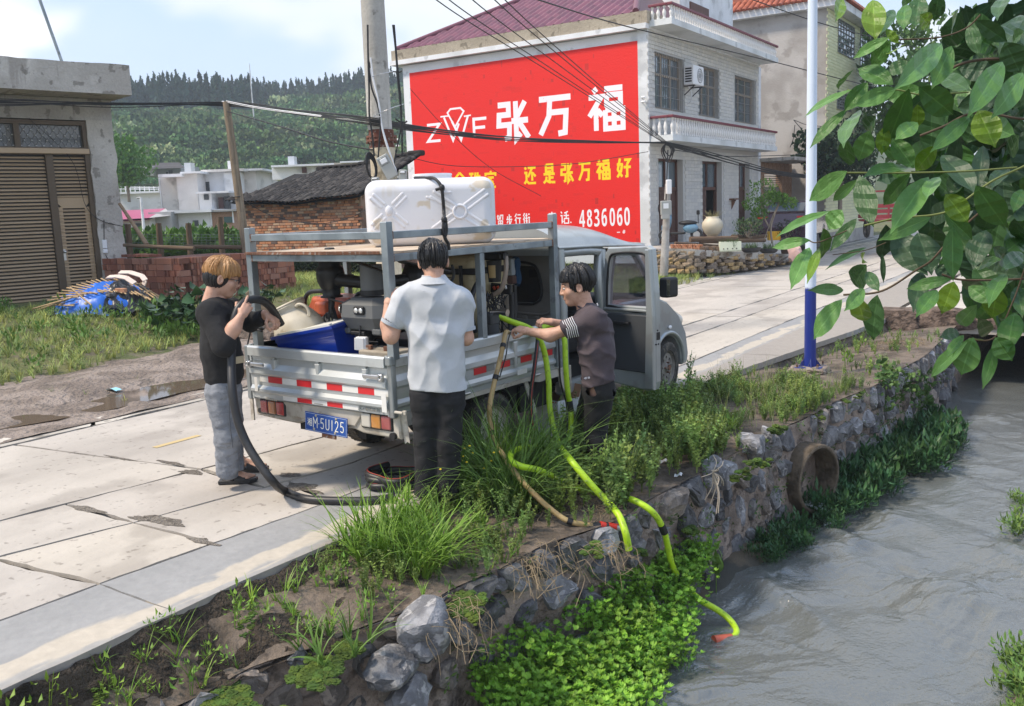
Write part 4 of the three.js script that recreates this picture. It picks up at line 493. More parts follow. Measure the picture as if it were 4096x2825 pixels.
{
const wireM=std({color:lin(0.013,0.013,0.014),roughness:0.6});
const line=(pts,r,n=40)=>tube(pts.map(([x,y,d])=>at(x,y,d)),r,n,5);
const lab=(n,l,c,g,m=wireM,gr)=>tag(mesh(n,g,m),l,c,gr);
lab('cable_bundle','sagging bundle of black cables strung from the garage across the mural','cables',[[0,0],[6,5],[10,-4],[16,6],[22,-3],[4,12],[-6,4]].map(([a,b2],i)=>line([[-250,405 + a,16.2],[0,402 + a,17],[450,412 + b2 +(i % 3)*3,18.6],[905,412 + a*0.6,20],[1180,440 + a*0.7 + b2,17],[1500,480 + a,13.25],[1640,505 + a*0.8,14.2],[2000,545 + a*0.6 + b2,17.5],[2350,565 + b2*0.6,21],[2660,570 + a*0.2,24]],0.0095,90)));
lab('white_cable','pair of pale cables running from the wooden pole to the concrete pole','cables',[line([[905,404,20],[1010,425,19],[1230,456,16],[1500,488,13.3]],0.008),line([[905,409,20],[1010,430,19],[1230,460,16],[1500,494,13.3]],0.006)],Mt.white);
lab('drop_wire','thin black wire sloping from the wooden pole to the concrete pole below the cables','wire',line([[905,445,20],[1100,500,17.5],[1330,570,14.6],[1490,600,13.3]],0.012));
lab('guy_wire','thin wire sagging before the brick wall from the wooden pole','wire',line([[958,792,20],[1080,860,20.5],[1260,895,21],[1400,870,22],[1480,830,23]],0.008));
[[1720,-20],[1772,-20],[1868,-20],[1958,-20],[2000,-20]].forEach(([x,y],i)=>lab('overhead_wire',['leftmost','second','middle','fourth','rightmost'][i]+ ' of the five thin wires slanting over the mural to the slim pole','wire',line([[x - 160,y - 190,9],[x,y,11.5],[mix(x,2660,0.5),mix(y,575,0.52)- 8,16.5],[2655 + i*4,572,23.9]],0.008),wireM,'slanting wires over the mural'));
lab('street_wire','long black wire passing under the roof terrace toward the light pole','wire',line([[2090,-20,14],[2500,104,19],[3112,252,24],[3420,330,26],[3900,440,30]],0.012));lab('street_wire','upper black wire crossing before the grey side wall','wire',line([[2990,-8,22],[3300,98,24],[3700,200,27]],0.012));
lab('mural_wire','thin dark wire hanging across the lower mural lettering','wire',line([[1600,620,22],[1780,660,23],[2000,668,24],[2300,655,25],[2593,607,25.7]],0.009));lab('mural_wire','thin slack wire drooping diagonally over the mural logo','wire',line([[1640,355,22],[1780,510,22],[1960,670,22.5],[2165,785,23]],0.007));
lab('street_cables','bundle of cables from the slim pole along the street front','cables',[0,1,2,3,4].map((k)=>line([[2665,568 + k*3,24],[2780,594 + k*5,25],[2950,640 + k*5 +(k % 2)*5,26.5],[3100,682 + k*4,28.5],[3240,702 + k*3,30]],0.014)));
lab('service_wire','thin slack wires from the grey side wall to the shed','wire',[line([[3175,480,29],[3215,530,29],[3240,590,29.5],[3262,700,30]],0.012),line([[3175,480,29],[3230,500,30],[3320,508,31]],0.01),line([[2690,600,24.2],[2900,625,26],[3060,624,28],[3230,618,30.5]],0.012),line([[3160,590,30.5],[3172,560,30.5],[3180,500,30.5]],0.012)]);
}
{
const p=onY(3240,1478,-0.06),o=thing('street_light_pole','tall white steel pole with a blue painted foot standing on the verge','light pole',[p.x,-0.06,p.z]);const t=at(3252,-200,p.clone().sub(CAM).dot(FWD)),dep=p.clone().sub(CAM).dot(FWD),yb=at(3238,1158,dep).y + 0.06,H=t.y + 0.06;
const lean=(y)=>[(t.x - p.x)*y/H,y,(t.z - p.z)*y/H];
const bt=tex(256,1,(u,v)=>{const e=fbm(u*12,v*12,3,4,12);const b=[0.012,0.03,0.22],w=[0.66,0.74,0.86];return mix3(b,w,ss(0.9,0.94,v +(e - 0.5)*0.05));});bt.repeat.set(1,1);
const lower=cyl(0.068,0.064,yb + 0.1,0,0,0,null,28,true);const g1=lower;g1.applyMatrix4(X4([(t.x - p.x)*yb/H/2,(yb + 0.1)/2,(t.z - p.z)*yb/H/2],[(t.z - p.z)/H,0,-(t.x - p.x)/H]));
mesh('painted_foot',g1,std({map:bt,roughness:0.35}),o,'blue painted lower end',true);mesh('shaft',rod(lean(yb + 0.099),lean(H),0.0642,0.05,28),std({color:lin(0.66,0.74,0.86),roughness:0.35}),o);
mesh('base_plate',[rbox(0.3,0.018,0.3,0.005,0,0.03,0),...[0,1,2,3].map((k)=>mv(prism([[0.06,0],[0.13,0],[0.06,0.1]],0.012),[0,0.04,0],[0,k*Math.PI/2 + 0.4,0]))],std({color:lin(0.012,0.025,0.16),roughness:0.5}),o);for(const[a,b]of[[1,1],[1,-1],[-1,1],[-1,-1]])mesh('anchor_bolt',cyl(0.012,0.012,0.06,a*0.12,0.055,b*0.12,null,6),Mt.rust,o);mesh('footing',rock(61,[0.26,0.07,0.24],3).translate(0.02,-0.02,0.02),Mt.mortar,o);
}
// left field: brick stack, logs, posts, tarp pile
{
const o=thing('brick_stack','long stack of red bricks beside the garage pillar','bricks',[-10.76,0.22,-5.5]);const r=rng(91),L=[];const bm=[[0.32,0.12,0.075],[0.25,0.095,0.065],[0.37,0.16,0.105],[0.2,0.085,0.06],[0.34,0.17,0.125]].map((c)=>std({map:brickM[0].map,color:lin(...c),roughness:0.95}));
const put=(x,y,z,w,h,d)=>L.push({x,y,z,s:[w,h,d],ry:r(-0.03,0.03),rz:r(-0.015,0.015),d:-z - x*0.5});
for(let j=0;j<9;j++){const y=0.06 + j*0.117;let x=0;while(x>-2.3){if(r()<0.42){put(x - 0.12 + r(-0.008,0.008),y,-0.03 + r(-0.02,0.02),0.236,0.112,0.06);x -=0.243;}else{for(let k=0;k<4;k++)put(x - 0.03 - k*0.0595,y,-0.12 + r(-0.025,0.02),0.053,0.112*r(0.96,1),0.236);x -=0.241;}}
let z=-0.26;const n=j===8?1.6:2.7;while(z>-n){if(r()<0.4){put(-0.03 + r(-0.02,0.02),y,z - 0.12,0.06,0.112,0.236);z -=0.243;}else{for(let k=0;k<4;k++)put(-0.12 + r(-0.025,0.02),y,z - 0.03 - k*0.0595,0.236,0.112,0.053);z -=0.241;}}}
pieces(o,'brick',rbox(1,1,1,0.02),bm,L,298,bm[1]);mesh('stack_core',[bx(-2.4,-0.16,0,1.0,-2.7,-0.16)],bm[3],o);
for(let k=0;k<6;k++)mesh('top_brick',rbox(0.24,0.055,0.115,0.006,-0.2 - r(0,1.9),1.09,-0.15 - r(0,0.6),[0,r(-0.4,0.4),0]),bm[k % 5],o);
}
{
const lm=std({map:T.wood,color:lin(0.5,0.43,0.36),roughness:1});const rl=(a,b,r0,r1)=>rod(a,b,r0,r1,9);
tag(mesh('log_pole',rl(at(495,981,17.6),at(776,995,17.1),0.033,0.04),lm),'long thin log lying along the top of the brick stack','log');tag(mesh('log_pole',rl(at(740,986,19.5),at(980,990,20),0.04,0.05),lm),'dark log lying behind the brick stack toward the wooden pole','log');
tag(mesh('bamboo_pole',rl(at(478,815,18.6),at(588,980,18),0.03,0.045),std({map:T.wood,color:lin(1.0,0.85,0.7),roughness:0.9})),'pale bamboo pole leaning between the garage pillar and brick stack','pole');
[[511,897],[634,893],[753,893],[880,868]].forEach(([x,y],i)=>{const t=at(x,y,24),bb=at(x + 9,1020,24);tag(mesh('fence_post',rl([bb.x,bb.y - 0.5,bb.z],t,0.085 - i*0.003,0.07,9),std({map:T.woodV,color:lin(0.55,0.45,0.38),roughness:1})),['leftmost rough fence post, right of the garage pillar','rough fence post before the pink roofed shed','thick rough fence post before the white annex','rough fence post nearest the wooden pole'][i],'fence post');});
const net=[];for(let k=0;k<26;k++)net.push(rod(at(500 + k*18,935,24.3),at(502 + k*18,1000,24.3),0.006,0.006,4));for(let k=0;k<6;k++)net.push(rod(at(490,938 + k*11,24.3),at(960,940 + k*11,24.3),0.006,0.006,4));tag(mesh('wire_fence',net,std({color:lin(0.10,0.13,0.13),roughness:0.8})),'thin wire netting strung between the rough fence posts','fence');
}
{
const c=at(425,1215,16.2),gy=gh(c.x,c.z);const ax=V(Math.cos(YAW),0,-Math.sin(YAW)),az=V(Math.sin(YAW),0,Math.cos(YAW));
const wp=(u,v,y)=>V(c.x,gy,c.z).addScaledVector(ax,u).addScaledVector(az,v).add(V(0,y,0));const mound=(u,v)=>{const q=Math.hypot(u/0.85,v/0.75);return 0.46*Math.max(0,1 - q*q)**0.6*(0.85 + 0.3*fbm(u*2 + 5,v*2,0,3));};
const cloth=(u0,u1,v0,v1,lift,sd,cr)=>sheet(u0,u1,v0,v1,60,50,(u,v)=>{const p=wp(u,v,mound(u,v)+ lift +(fbm(u*6 + sd,v*6 + sd,0,5)- 0.5)*cr);return[p.x,p.y,p.z];});
tag(mesh('blue_tarpaulin',cloth(-0.75,0.62,-0.5,0.82,0.012,3,0.16),std({color:lin(0.015,0.13,0.55),roughness:0.42})),'crumpled bright blue tarpaulin over a heap beside the garage door','tarpaulin');
tag(mesh('black_sheet',cloth(0.25,0.98,-0.3,0.78,0.05,9,0.24),std({color:lin(0.018,0.018,0.02),roughness:0.35})),'crumpled black plastic sheet at the right side of the blue tarpaulin','plastic sheet');
const bam=std({map:T.wood,color:lin(1.75,1.5,1.05),roughness:0.8}),o=thing('bamboo_lattice','screen of split bamboo canes lying on the blue tarpaulin','bamboo screen',[0,0,0]);const r=rng(12);
for(let k=0;k<23;k++){const t=k/22,u=mix(-0.95,0.62,t),a=wp(u - 0.06 - 0.1*t,mix(0.55,-0.42,t),mound(u,mix(0.3,-0.35,t))*0.8 + 0.10 + r(-0.02,0.02)+ 0.1*t),b=wp(u + 0.55 + 0.06*t,mix(0.72,0.25,t)+ r(-0.04,0.04),mound(u + 0.4,0.3)*0.6 + 0.09 + r(-0.02,0.02));mesh('cane',rod(a,b,0.013,0.014,6),bam,o);}
for(const[a,b,d,e]of[[-0.62,0.6,0.55,-0.35],[-0.35,0.7,0.78,-0.1],[0.0,-0.35,0.72,0.35],[-0.85,0.4,-0.2,0.78],[-0.4,0.42,0.1,0.8]])mesh('cane',rod(wp(a,b,mound(a,b)+ 0.16),wp(d,e,mound(d,e)+ 0.16),0.013,0.013,6),bam,o);
const st=(n,l,cat,g,m,px,py,dep=15.9,rot=[0,0,0])=>{const p=at(px,py,dep);const q=tag(mesh(n,g,m),l,cat);q.position.copy(p);q.rotation.set(...rot);};
st('weight_brick','orange brick weighing down the bamboo screen','brick',rbox(0.17,0.07,0.1,0.006),brickM[2],484,1162,15.8,[0,0.5,-0.05]);st('weight_brick','dark red brick end at the lower left of the bamboo screen','brick',rbox(0.1,0.07,0.09,0.01),brickM[1],319,1214,15.6,[0,0.5,0.1]);
st('weight_stone','grey stone at the top of the bamboo screen','stone',rock(71,[0.1,0.045,0.06],2),stoneVars[2],455,1148,15.9);st('weight_stone','flat pale stone in the middle of the bamboo screen','stone',rock(72,[0.08,0.05,0.06],2),stoneVars[3],398,1170,15.8);st('weight_stone','grey broken stone right of the pale flat one','stone',rock(73,[0.09,0.045,0.06],2),stoneVars[0],440,1180,15.7);st('weight_stone','cream rounded stone beside the dark red brick end','stone',rock(74,[0.06,0.055,0.05],2),std({color:lin(0.5,0.43,0.3)}),345,1218,15.55);
const fm=std({color:lin(0.62,0.52,0.46),roughness:0.8});const strip=(pts,lab)=>{const g=[];const P=pts.map((p)=>at(...p));for(let i=0;i + 1<P.length;i++)g.push(beam(P[i],P[i + 1],0.09,0.022,V(0.3,0.9,0.5).normalize()));tag(mesh('bent_board',g,fm),lab,'board');};
strip([[478,1090,16.5],[520,1090,16.4],[568,1105,16.2],[581,1122,16.1],[574,1140,16.1]],'pale bent board behind the bamboo screen, nearer the bricks');strip([[432,1108,16.3],[470,1106,16.1],[505,1112,16.0],[538,1134,15.9]],'pale bent board at the top of the bamboo screen, nearer the garage');
const mk=onY(457,1563,0.02);tag(mesh('face_mask',(()=>{const g=sheet(-0.09,0.09,-0.05,0.05,10,6,(x,z)=>0.015*Math.cos(x*20)+ 0.004*Math.sin(z*160));return g;})(),std({color:lin(0.30,0.58,0.68),roughness:0.9})),'light blue disposable mask lying on the mud by the puddle','face mask').position.set(mk.x,0.035,mk.z);
}
// terrace in front of the mural house
const TB=[[2600,1083,24.6],[2663,1089,24.5],[2790,1092,24.3],[2926,1089,24.8],[3050,1072,26],[3151,1055,27.5],[3215,1047,28.6]].map((p)=>at(...p)),TT=[[2600,1000,24.6],[2682,995,24.5],[2790,1000,24.3],[2926,1008,24.8],[3050,1014,26],[3151,1018,27.5],[3215,1024,28.6]].map((p)=>at(...p));
const tA=(t)=>{const k=clamp(t,0,0.9999)*(TB.length - 1),i=k|0;return[TB[i].clone().lerp(TB[i + 1],k - i),TT[i].clone().lerp(TT[i + 1],k - i)];};
{
const o=thing('terrace_wall','dry stone retaining wall of yellowish stones below the house forecourt','retaining wall',[0,0,0]);
mesh('backing',sheet(0,1,0,1,40,8,(t,v)=>{const[b,c]=tA(t),p=b.clone().lerp(c,v);return[p.x - 0.05,p.y,p.z - 0.1];}),std({map:T.mortar,color:lin(0.35,0.3,0.26),roughness:1}),o);
const ys=[[0.36,0.27,0.15],[0.3,0.235,0.16],[0.24,0.2,0.155],[0.4,0.29,0.14],[0.2,0.17,0.14]].map((c)=>std({map:scaled(T.stone,0.8),color:lin(c[0]*5.6,c[1]*5.4,c[2]*5.2),roughness:0.9,bumpMap:BUMP,bumpScale:0.01}));const r=rng(33);const rk=[0,1,2,3].map((k)=>{const g=new RoundedBoxGeometry(2,2,2,1,0.3),p=g.attributes.position;for(let i=0;i<p.count;i++){const X=Math.sign(p.getX(i)),Y=Math.sign(p.getY(i)),Z=Math.sign(p.getZ(i)),q=(n)=>(h3(X + 2,Y + 2 + k*5,Z + 2 + n)- 0.5)*0.55;p.setXYZ(i,p.getX(i)*0.95 + q(0),p.getY(i)*0.95 + q(7),p.getZ(i)+ q(13));}return uvm(toCreasedNormals(norm(g),0.5));});
for(let row=0;row<6;row++){let t=r(-0.02,0.01);while(t<0.97){const w=r(0.03,0.075),[b,c]=tA(clamp(t + w/2)),v=(row + 0.5)/6.6,hgt=(c.y - b.y)/6.6,p=b.clone().lerp(c,v);if(t>-0.01&&!(row>4&&t>0.75)){const dx=tA(clamp(t + 0.02))[0].sub(tA(clamp(t))[0]);shared('stone',rk[(r()*4)|0],ys[(r()*(t>0.6?2:5)+(t>0.6?2.99:0))|0]||ys[4],o,[p.x,p.y + r(-0.01,0.01),p.z - 0.04],[r(-0.1,0.1),Math.atan2(-dx.z,dx.x),r(-0.1,0.1)],[w*2.2,hgt*0.62,0.1]);}t +=w*0.98;}}
mesh('ledge',sheet(0.02,0.95,0,1,30,3,(t,v)=>{const c=tA(t)[1];return[c.x - v*0.9,c.y + 0.01 +(v===0?-0.01:0.02),c.z - v*0.35];}),Mt.greywall,o);mesh('ledge_face',sheet(0.05,0.95,0,1,40,2,(t,v)=>{const c=tA(t)[1];return[c.x + 0.06,c.y - 0.12*v*(1 + t)+ 0.01,c.z + 0.04];}),std({map:T.oldconc,color:lin(0.9,0.9,0.88),roughness:1}),o);
struct('forecourt',sheet(0,1,0,1,20,6,(t,v)=>{const c=tA(t)[1];return[mix(c.x - 0.4,HX1 + 0.1,v),mix(c.y - 0.02,0.79,ss(0,0.35,v)),c.z + mix(-0.2,-6*t*v - 1.0,v)];}),Mt.concrete);
struct('forecourt_slab',bx(HX1 - 0.2,HX1 + 1.0,0.2,0.79,HZ1 - 4,HZ0 + 0.2),Mt.greywall);
for(let k=0;k<26;k++){const p=at(2690 +(k % 13)*9.5 + r(-1,1),996 -((k/13)|0)*10,24.6 +((k/13)|0)*0.05);const q=tag(mesh('loose_brick',rbox(0.055,0.105,0.2,0.006),brickM[k % 3]),['first','second','third','fourth','fifth','sixth','seventh','eighth','ninth','tenth','eleventh','twelfth','last'][k % 13]+ ' red brick from the slim pole in the ' +(k<13?'lower':'upper')+ ' row on the ledge','brick','loose bricks on the terrace ledge');q.position.copy(p);q.rotation.set(0,0.5 + r(-0.2,0.2),r(-0.15,0.15));}
}
{
const P=(px,py,d)=>at(px,py,d);const wood=std({map:T.wood,color:lin(0.55,0.45,0.38),roughness:1});
[[2760,958,2950,953,25.2,0.075,'thick log lying left of the white planter box'],[2930,948,3062,946,26,0.07,'dark log lying behind the white planter box'],[2700,972,2890,985,24.8,0.035,'thin mossy pole lying along the bricks'],[2800,966,3060,962,25.3,0.06,'lower dark log under the others behind the planter']].forEach(([a,b,c,d,e,r0,l],i)=>tag(mesh('log',rod(P(a,b,e),P(c,d,e +(i?0.9:0.4)),r0,r0*0.85,10),wood),l,'log'));
[[2820,998,24.5],[2850,998,24.6],[2874,999,24.7]].forEach(([x,y,d],i)=>{const p=P(x,y,d);tag(mesh('log_end',cyl(0.09,0.09,0.35,p.x,p.y,p.z,[Math.PI/2,0,0.5*0],12),wood),['cut log end on the ledge, nearest the bricks','middle cut log end on the ledge between the other two','cut log end nearest the white planter box'][i],'log');});
{const p=P(2920,1006,24.5),o=thing('foam_planter','white foam box planter with holes and green seedlings on the ledge','planter',[p.x,p.y,p.z],0.45);mesh('foam_box',[box(0.55,0.03,0.34,0,0.02,0),box(0.55,0.25,0.03,0,0.13,0.155),box(0.55,0.25,0.03,0,0.13,-0.155),box(0.03,0.25,0.28,0.26,0.13,0),box(0.03,0.25,0.28,-0.26,0.13,0)],std({color:lin(0.66,0.70,0.55),roughness:0.9}),o);mesh('hole',[-0.18,-0.08,0.05,0.15].map((x)=>cyl(0.018,0.018,0.02,x,0.08,0.168,[Math.PI/2,0,0],8)),Mt.dark,o);mesh('soil',box(0.49,0.03,0.28,0,0.2,0),Mt.soil,o);}
const bowl=lathe([[0.0,0],[0.18,0],[0.24,0.05],[0.27,0.13],[0.255,0.13],[0.22,0.08],[0,0.07]],20);[[3004,1010,25.2,'dark shallow basin planter right of the white foam planter'],[3075,1012,26,'dark shallow basin planter before the bonsai trunk']].forEach(([x,y,d,l])=>{const p=P(x,y,d),o=thing('basin_planter',l,'planter',[p.x,p.y,p.z]);mesh('basin',bowl.clone(),std({color:lin(0.03,0.03,0.033),roughness:0.6}),o);mesh('soil',cyl(0.22,0.22,0.02,0,0.1,0),Mt.soil,o);});
{const p=P(3160,1014,26.8),o=thing('tub_planter','large brown tub with a grey rim at the right end of the ledge','planter',[p.x,p.y,p.z]);mesh('tub',lathe([[0,0],[0.24,0],[0.3,0.3],[0.27,0.3],[0.2,0.05],[0,0.05]],22),std({color:lin(0.13,0.085,0.07),roughness:0.7}),o);mesh('rim',torus(0.29,0.02,0,0.3,0,[Math.PI/2,0,0]),Mt.white,o);}
{const p=P(3180,1048,26.2);tag(mesh('pink_stone',rock(95,[0.24,0.26,0.2],3).translate(p.x,p.y + 0.22,p.z),std({color:lin(0.55,0.37,0.34),roughness:0.9,bumpMap:BUMP,bumpScale:0.01})),'pale pink block of stone at the road edge beside the tub','stone');}
{const p=P(2850,945,25.8),o=thing('clay_jar','large round cream clay jar standing before the middle door','jar',[p.x,p.y,p.z]);mesh('jar_body',lathe([[0,0],[0.13,0],[0.22,0.1],[0.29,0.25],[0.28,0.38],[0.2,0.48],[0.17,0.5],[0.18,0.54],[0.15,0.54],[0.14,0.48]],28),std({color:lin(0.56,0.5,0.38),roughness:0.55}),o);const r=rng(4),g=[];for(let k=0;k<60;k++){const a=r(0,6.28),q=r(0,0.12);g.push(rod([Math.cos(a)*q,0.5,Math.sin(a)*q],[Math.cos(a)*(q + r(0.02,0.22)),r(0.58,0.72),Math.sin(a)*(q + r(0.02,0.2))],0.004,0.003,4));}mesh('dry_stems',g,std({color:lin(0.22,0.2,0.09)}),o);}
{const p=P(3095,942,27),r=rng(6),g=[];for(let k=0;k<7;k++)g.push(rbox(0.3,0.025,0.02,0.005,0,-0.1 + k*0.035,0.15));for(let k=0;k<8;k++)g.push(rbox(0.02,0.25,0.025,0.005,-0.15 + k*0.043,0,0.15));g.push(box(0.32,0.25,0.26,0,-0.01,0));const q=tag(mesh('yellow_crate',g,std({color:lin(0.72,0.42,0.02),roughness:0.6})),'yellow plastic crate on the ground behind the bonsai trunk','crate');q.position.copy(p);q.rotation.y=0.5;}
{
const p=P(2722,968,25.5),o=thing('motor_scooter','light blue motor scooter with a black seat parked before the first door','scooter',[p.x,p.y + 0.02,p.z],0.25);o.scale.setScalar(0.78);const bl=phy({color:lin(0.12,0.25,0.36),roughness:0.3,clearcoat:1});
const wheel=(x)=>{const w=new THREE.Group();w.name='wheel';o.add(w);w.position.set(x,0.22,0);mesh('tyre',torus(0.17,0.05,0,0,0,null,20,8),Mt.rubber,w);mesh('rim',cyl(0.12,0.12,0.05,0,0,0,[Math.PI/2,0,0],14),Mt.chrome,w);};wheel(-0.56);wheel(0.56);
mesh('front_shield',[mv(ball(0.2,0,0,0,[0.55,1.6,1.0],14),[-0.42,0.62,0],[0,0,-0.25]),ball(0.13,-0.42,0.92,0,[1,0.9,1.2],12),rbox(0.2,0.3,0.1,0.04,-0.56,0.42,0)],bl,o);mesh('rear_body',[ball(0.22,0.36,0.45,0,[1.25,0.85,0.65],16)],bl,o);mesh('footboard',rbox(0.5,0.08,0.26,0.03,-0.08,0.28,0),Mt.black,o);mesh('seat',[ball(0.2,0.26,0.63,0,[1.7,0.42,0.75],14)],Mt.black,o);mesh('headlight',ball(0.09,-0.52,0.92,0,[0.6,1,1],12),Mt.chrome,o);
mesh('handlebar',[rod([-0.36,0.95,-0.32],[-0.40,1.05,0],0.015),rod([-0.36,0.95,0.32],[-0.40,1.05,0],0.015),rod([-0.5,0.4,0],[-0.38,1.06,0],0.02)],Mt.darkmetal,o);for(const s of[-1,1])mesh('mirror',[rod([-0.38,1.0,s*0.22],[-0.34,1.2,s*0.3],0.008),ball(0.06,-0.34,1.23,s*0.3,[0.35,0.7,1],10)],Mt.black,o);mesh('top_box',[rod([0.62,0.6,0],[0.62,0.95,0],0.015),rbox(0.1,0.16,0.2,0.03,0.62,0.98,0)],Mt.black,o);
}
{
const wl=P(3105,945,27.5),o=thing('parked_car','dark purple saloon car parked before the grey side wall','car',[-5.6,0.42,-27.6],Math.PI/2 + 0.12);
const pur=phy({color:lin(0.05,0.014,0.035),roughness:0.25,clearcoat:1,clearcoatRoughness:0.1});
const side=[[2.2,0.35],[2.25,0.6],[2.1,0.78],[1.1,0.95],[0.45,1.38],[-0.9,1.42],[-1.75,1.05],[-2.2,0.98],[-2.28,0.6],[-2.2,0.3]];mesh('body',prism([[2.2,0.3],[2.25,0.6],[2.1,0.78],[1.1,0.95],[-1.75,1.05],[-2.2,0.98],[-2.28,0.6],[-2.2,0.3]],1.62,0.06).translate(0,0,-0.81),pur,o);mesh('cabin',prism([[1.05,0.95],[0.45,1.36],[-0.9,1.4],[-1.7,1.04]],1.4,0.05).translate(0,0,-0.7),pur,o);
for(const s of[-1,1]){mesh('window',prism([[0.85,0.98],[0.42,1.3],[-0.2,1.33],[-0.2,1.0]],0.02).translate(0,0,s*0.76 - 0.01),winGlass,o);mesh('window',prism([[-0.28,1.0],[-0.28,1.33],[-0.85,1.34],[-1.35,1.06]],0.02).translate(0,0,s*0.76 - 0.01),winGlass,o);mesh('headlight',rbox(0.3,0.12,0.3,0.03,2.1,0.7,s*0.6),Mt.chrome,o);mesh('tail_light',rbox(0.16,0.16,0.36,0.03,-2.2,0.88,s*0.64),std({color:lin(0.6,0.02,0.02),roughness:0.3}),o);for(const x of[1.4,-1.4]){const w=new THREE.Group();w.name='wheel';o.add(w);w.position.set(x,0.31,s*0.8);mesh('tyre',torus(0.245,0.085,0,0,0,null,22,8),Mt.rubber,w);mesh('rim',[cyl(0.19,0.19,0.1,0,0,0,[Math.PI/2,0,0],18),...[0,1,2,3,4].map((k)=>mv(box(0.05,0.36,0.13),[0,0,0],[0,0,k*Math.PI/5]))],std({color:lin(0.3,0.3,0.31),metalness:0.7,roughness:0.4}),w);}mesh('mirror',ball(0.09,0.75,1.02,s*0.95,[0.7,0.7,1.1],10),pur,o);}
mesh('rear_window',prism([[-0.95,1.36],[-1.68,1.06],[-1.70,1.08],[-0.97,1.38]],1.2).translate(0,0.035,-0.6),winGlass,o);
}
{const p=P(3530,880,31),o=thing('red_trailer','red cargo tricycle with slatted sides beyond the purple car','cargo tricycle',[p.x,p.y - 0.55,p.z],0.4);const rd=std({color:lin(0.25,0.02,0.03),roughness:0.5});mesh('cargo_bed',[box(1.2,0.06,1.7,0,0.55,0),...[0,1,2].map((k)=>box(1.2,0.12,0.04,0,0.68 + k*0.17,0.85)),...[0,1,2].map((k)=>box(0.04,0.12,1.7,0.6,0.68 + k*0.17,0)),...[0,1,2].map((k)=>box(0.04,0.12,1.7,-0.6,0.68 + k*0.17,0)),...[-0.5,0,0.5].map((x)=>box(0.05,0.5,0.05,x,0.84,0.87))],rd,o);for(const s of[-0.55,0.55])mesh('wheel',torus(0.25,0.07,s,0.3,0.3,[0,Math.PI/2,0]),Mt.rubber,o);mesh('cab_frame',[rod([-0.4,0.5,-0.9],[-0.4,1.5,-1.0],0.03),rod([0.4,0.5,-0.9],[0.4,1.5,-1.0],0.03),box(0.9,0.05,0.8,0,1.5,-1.2)],rd,o);}
}
// THE TRUCK AND ITS LOAD
const TH=3.5*Math.PI/180,TQ=new THREE.Matrix4().makeRotationY(-TH),TI=TQ.clone().invert();
const toW=(p)=>vec(p).clone().applyMatrix4(TQ),toL=(p)=>p.clone().applyMatrix4(TI);
function TR(px,py,ax,val){const d=ray(px,py).applyMatrix4(TI),o=CAM.clone().applyMatrix4(TI);const t=(val - o[ax])/d[ax];return o.addScaledVector(d,t);}
const thingT=(name,label,cat,p=[0,0,0],group)=>{const w=toW(p);return thing(name,label,cat,[w.x,w.y,w.z],-TH,group);};
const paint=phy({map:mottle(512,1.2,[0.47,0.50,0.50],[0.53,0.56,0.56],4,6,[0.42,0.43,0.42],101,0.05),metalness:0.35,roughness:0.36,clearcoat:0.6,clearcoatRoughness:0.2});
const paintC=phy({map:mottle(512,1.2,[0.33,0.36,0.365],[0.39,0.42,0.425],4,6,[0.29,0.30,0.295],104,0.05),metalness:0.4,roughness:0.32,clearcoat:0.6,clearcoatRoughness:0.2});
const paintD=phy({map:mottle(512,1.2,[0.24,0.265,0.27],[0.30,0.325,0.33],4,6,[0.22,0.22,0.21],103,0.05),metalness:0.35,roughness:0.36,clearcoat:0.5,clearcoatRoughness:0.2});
const dirty=std({map:mottle(512,0.8,[0.40,0.365,0.30],[0.50,0.465,0.40],4,6,[0.26,0.22,0.17],102,0.12),roughness:0.75});
const tapeW=std({color:lin(0.74,0.735,0.70),roughness:0.4}),tapeR=std({color:lin(0.62,0.025,0.03),roughness:0.35});
const truck=thingT('pickup_truck','silver small pickup truck with a welded load rack, its door standing open','pickup truck');
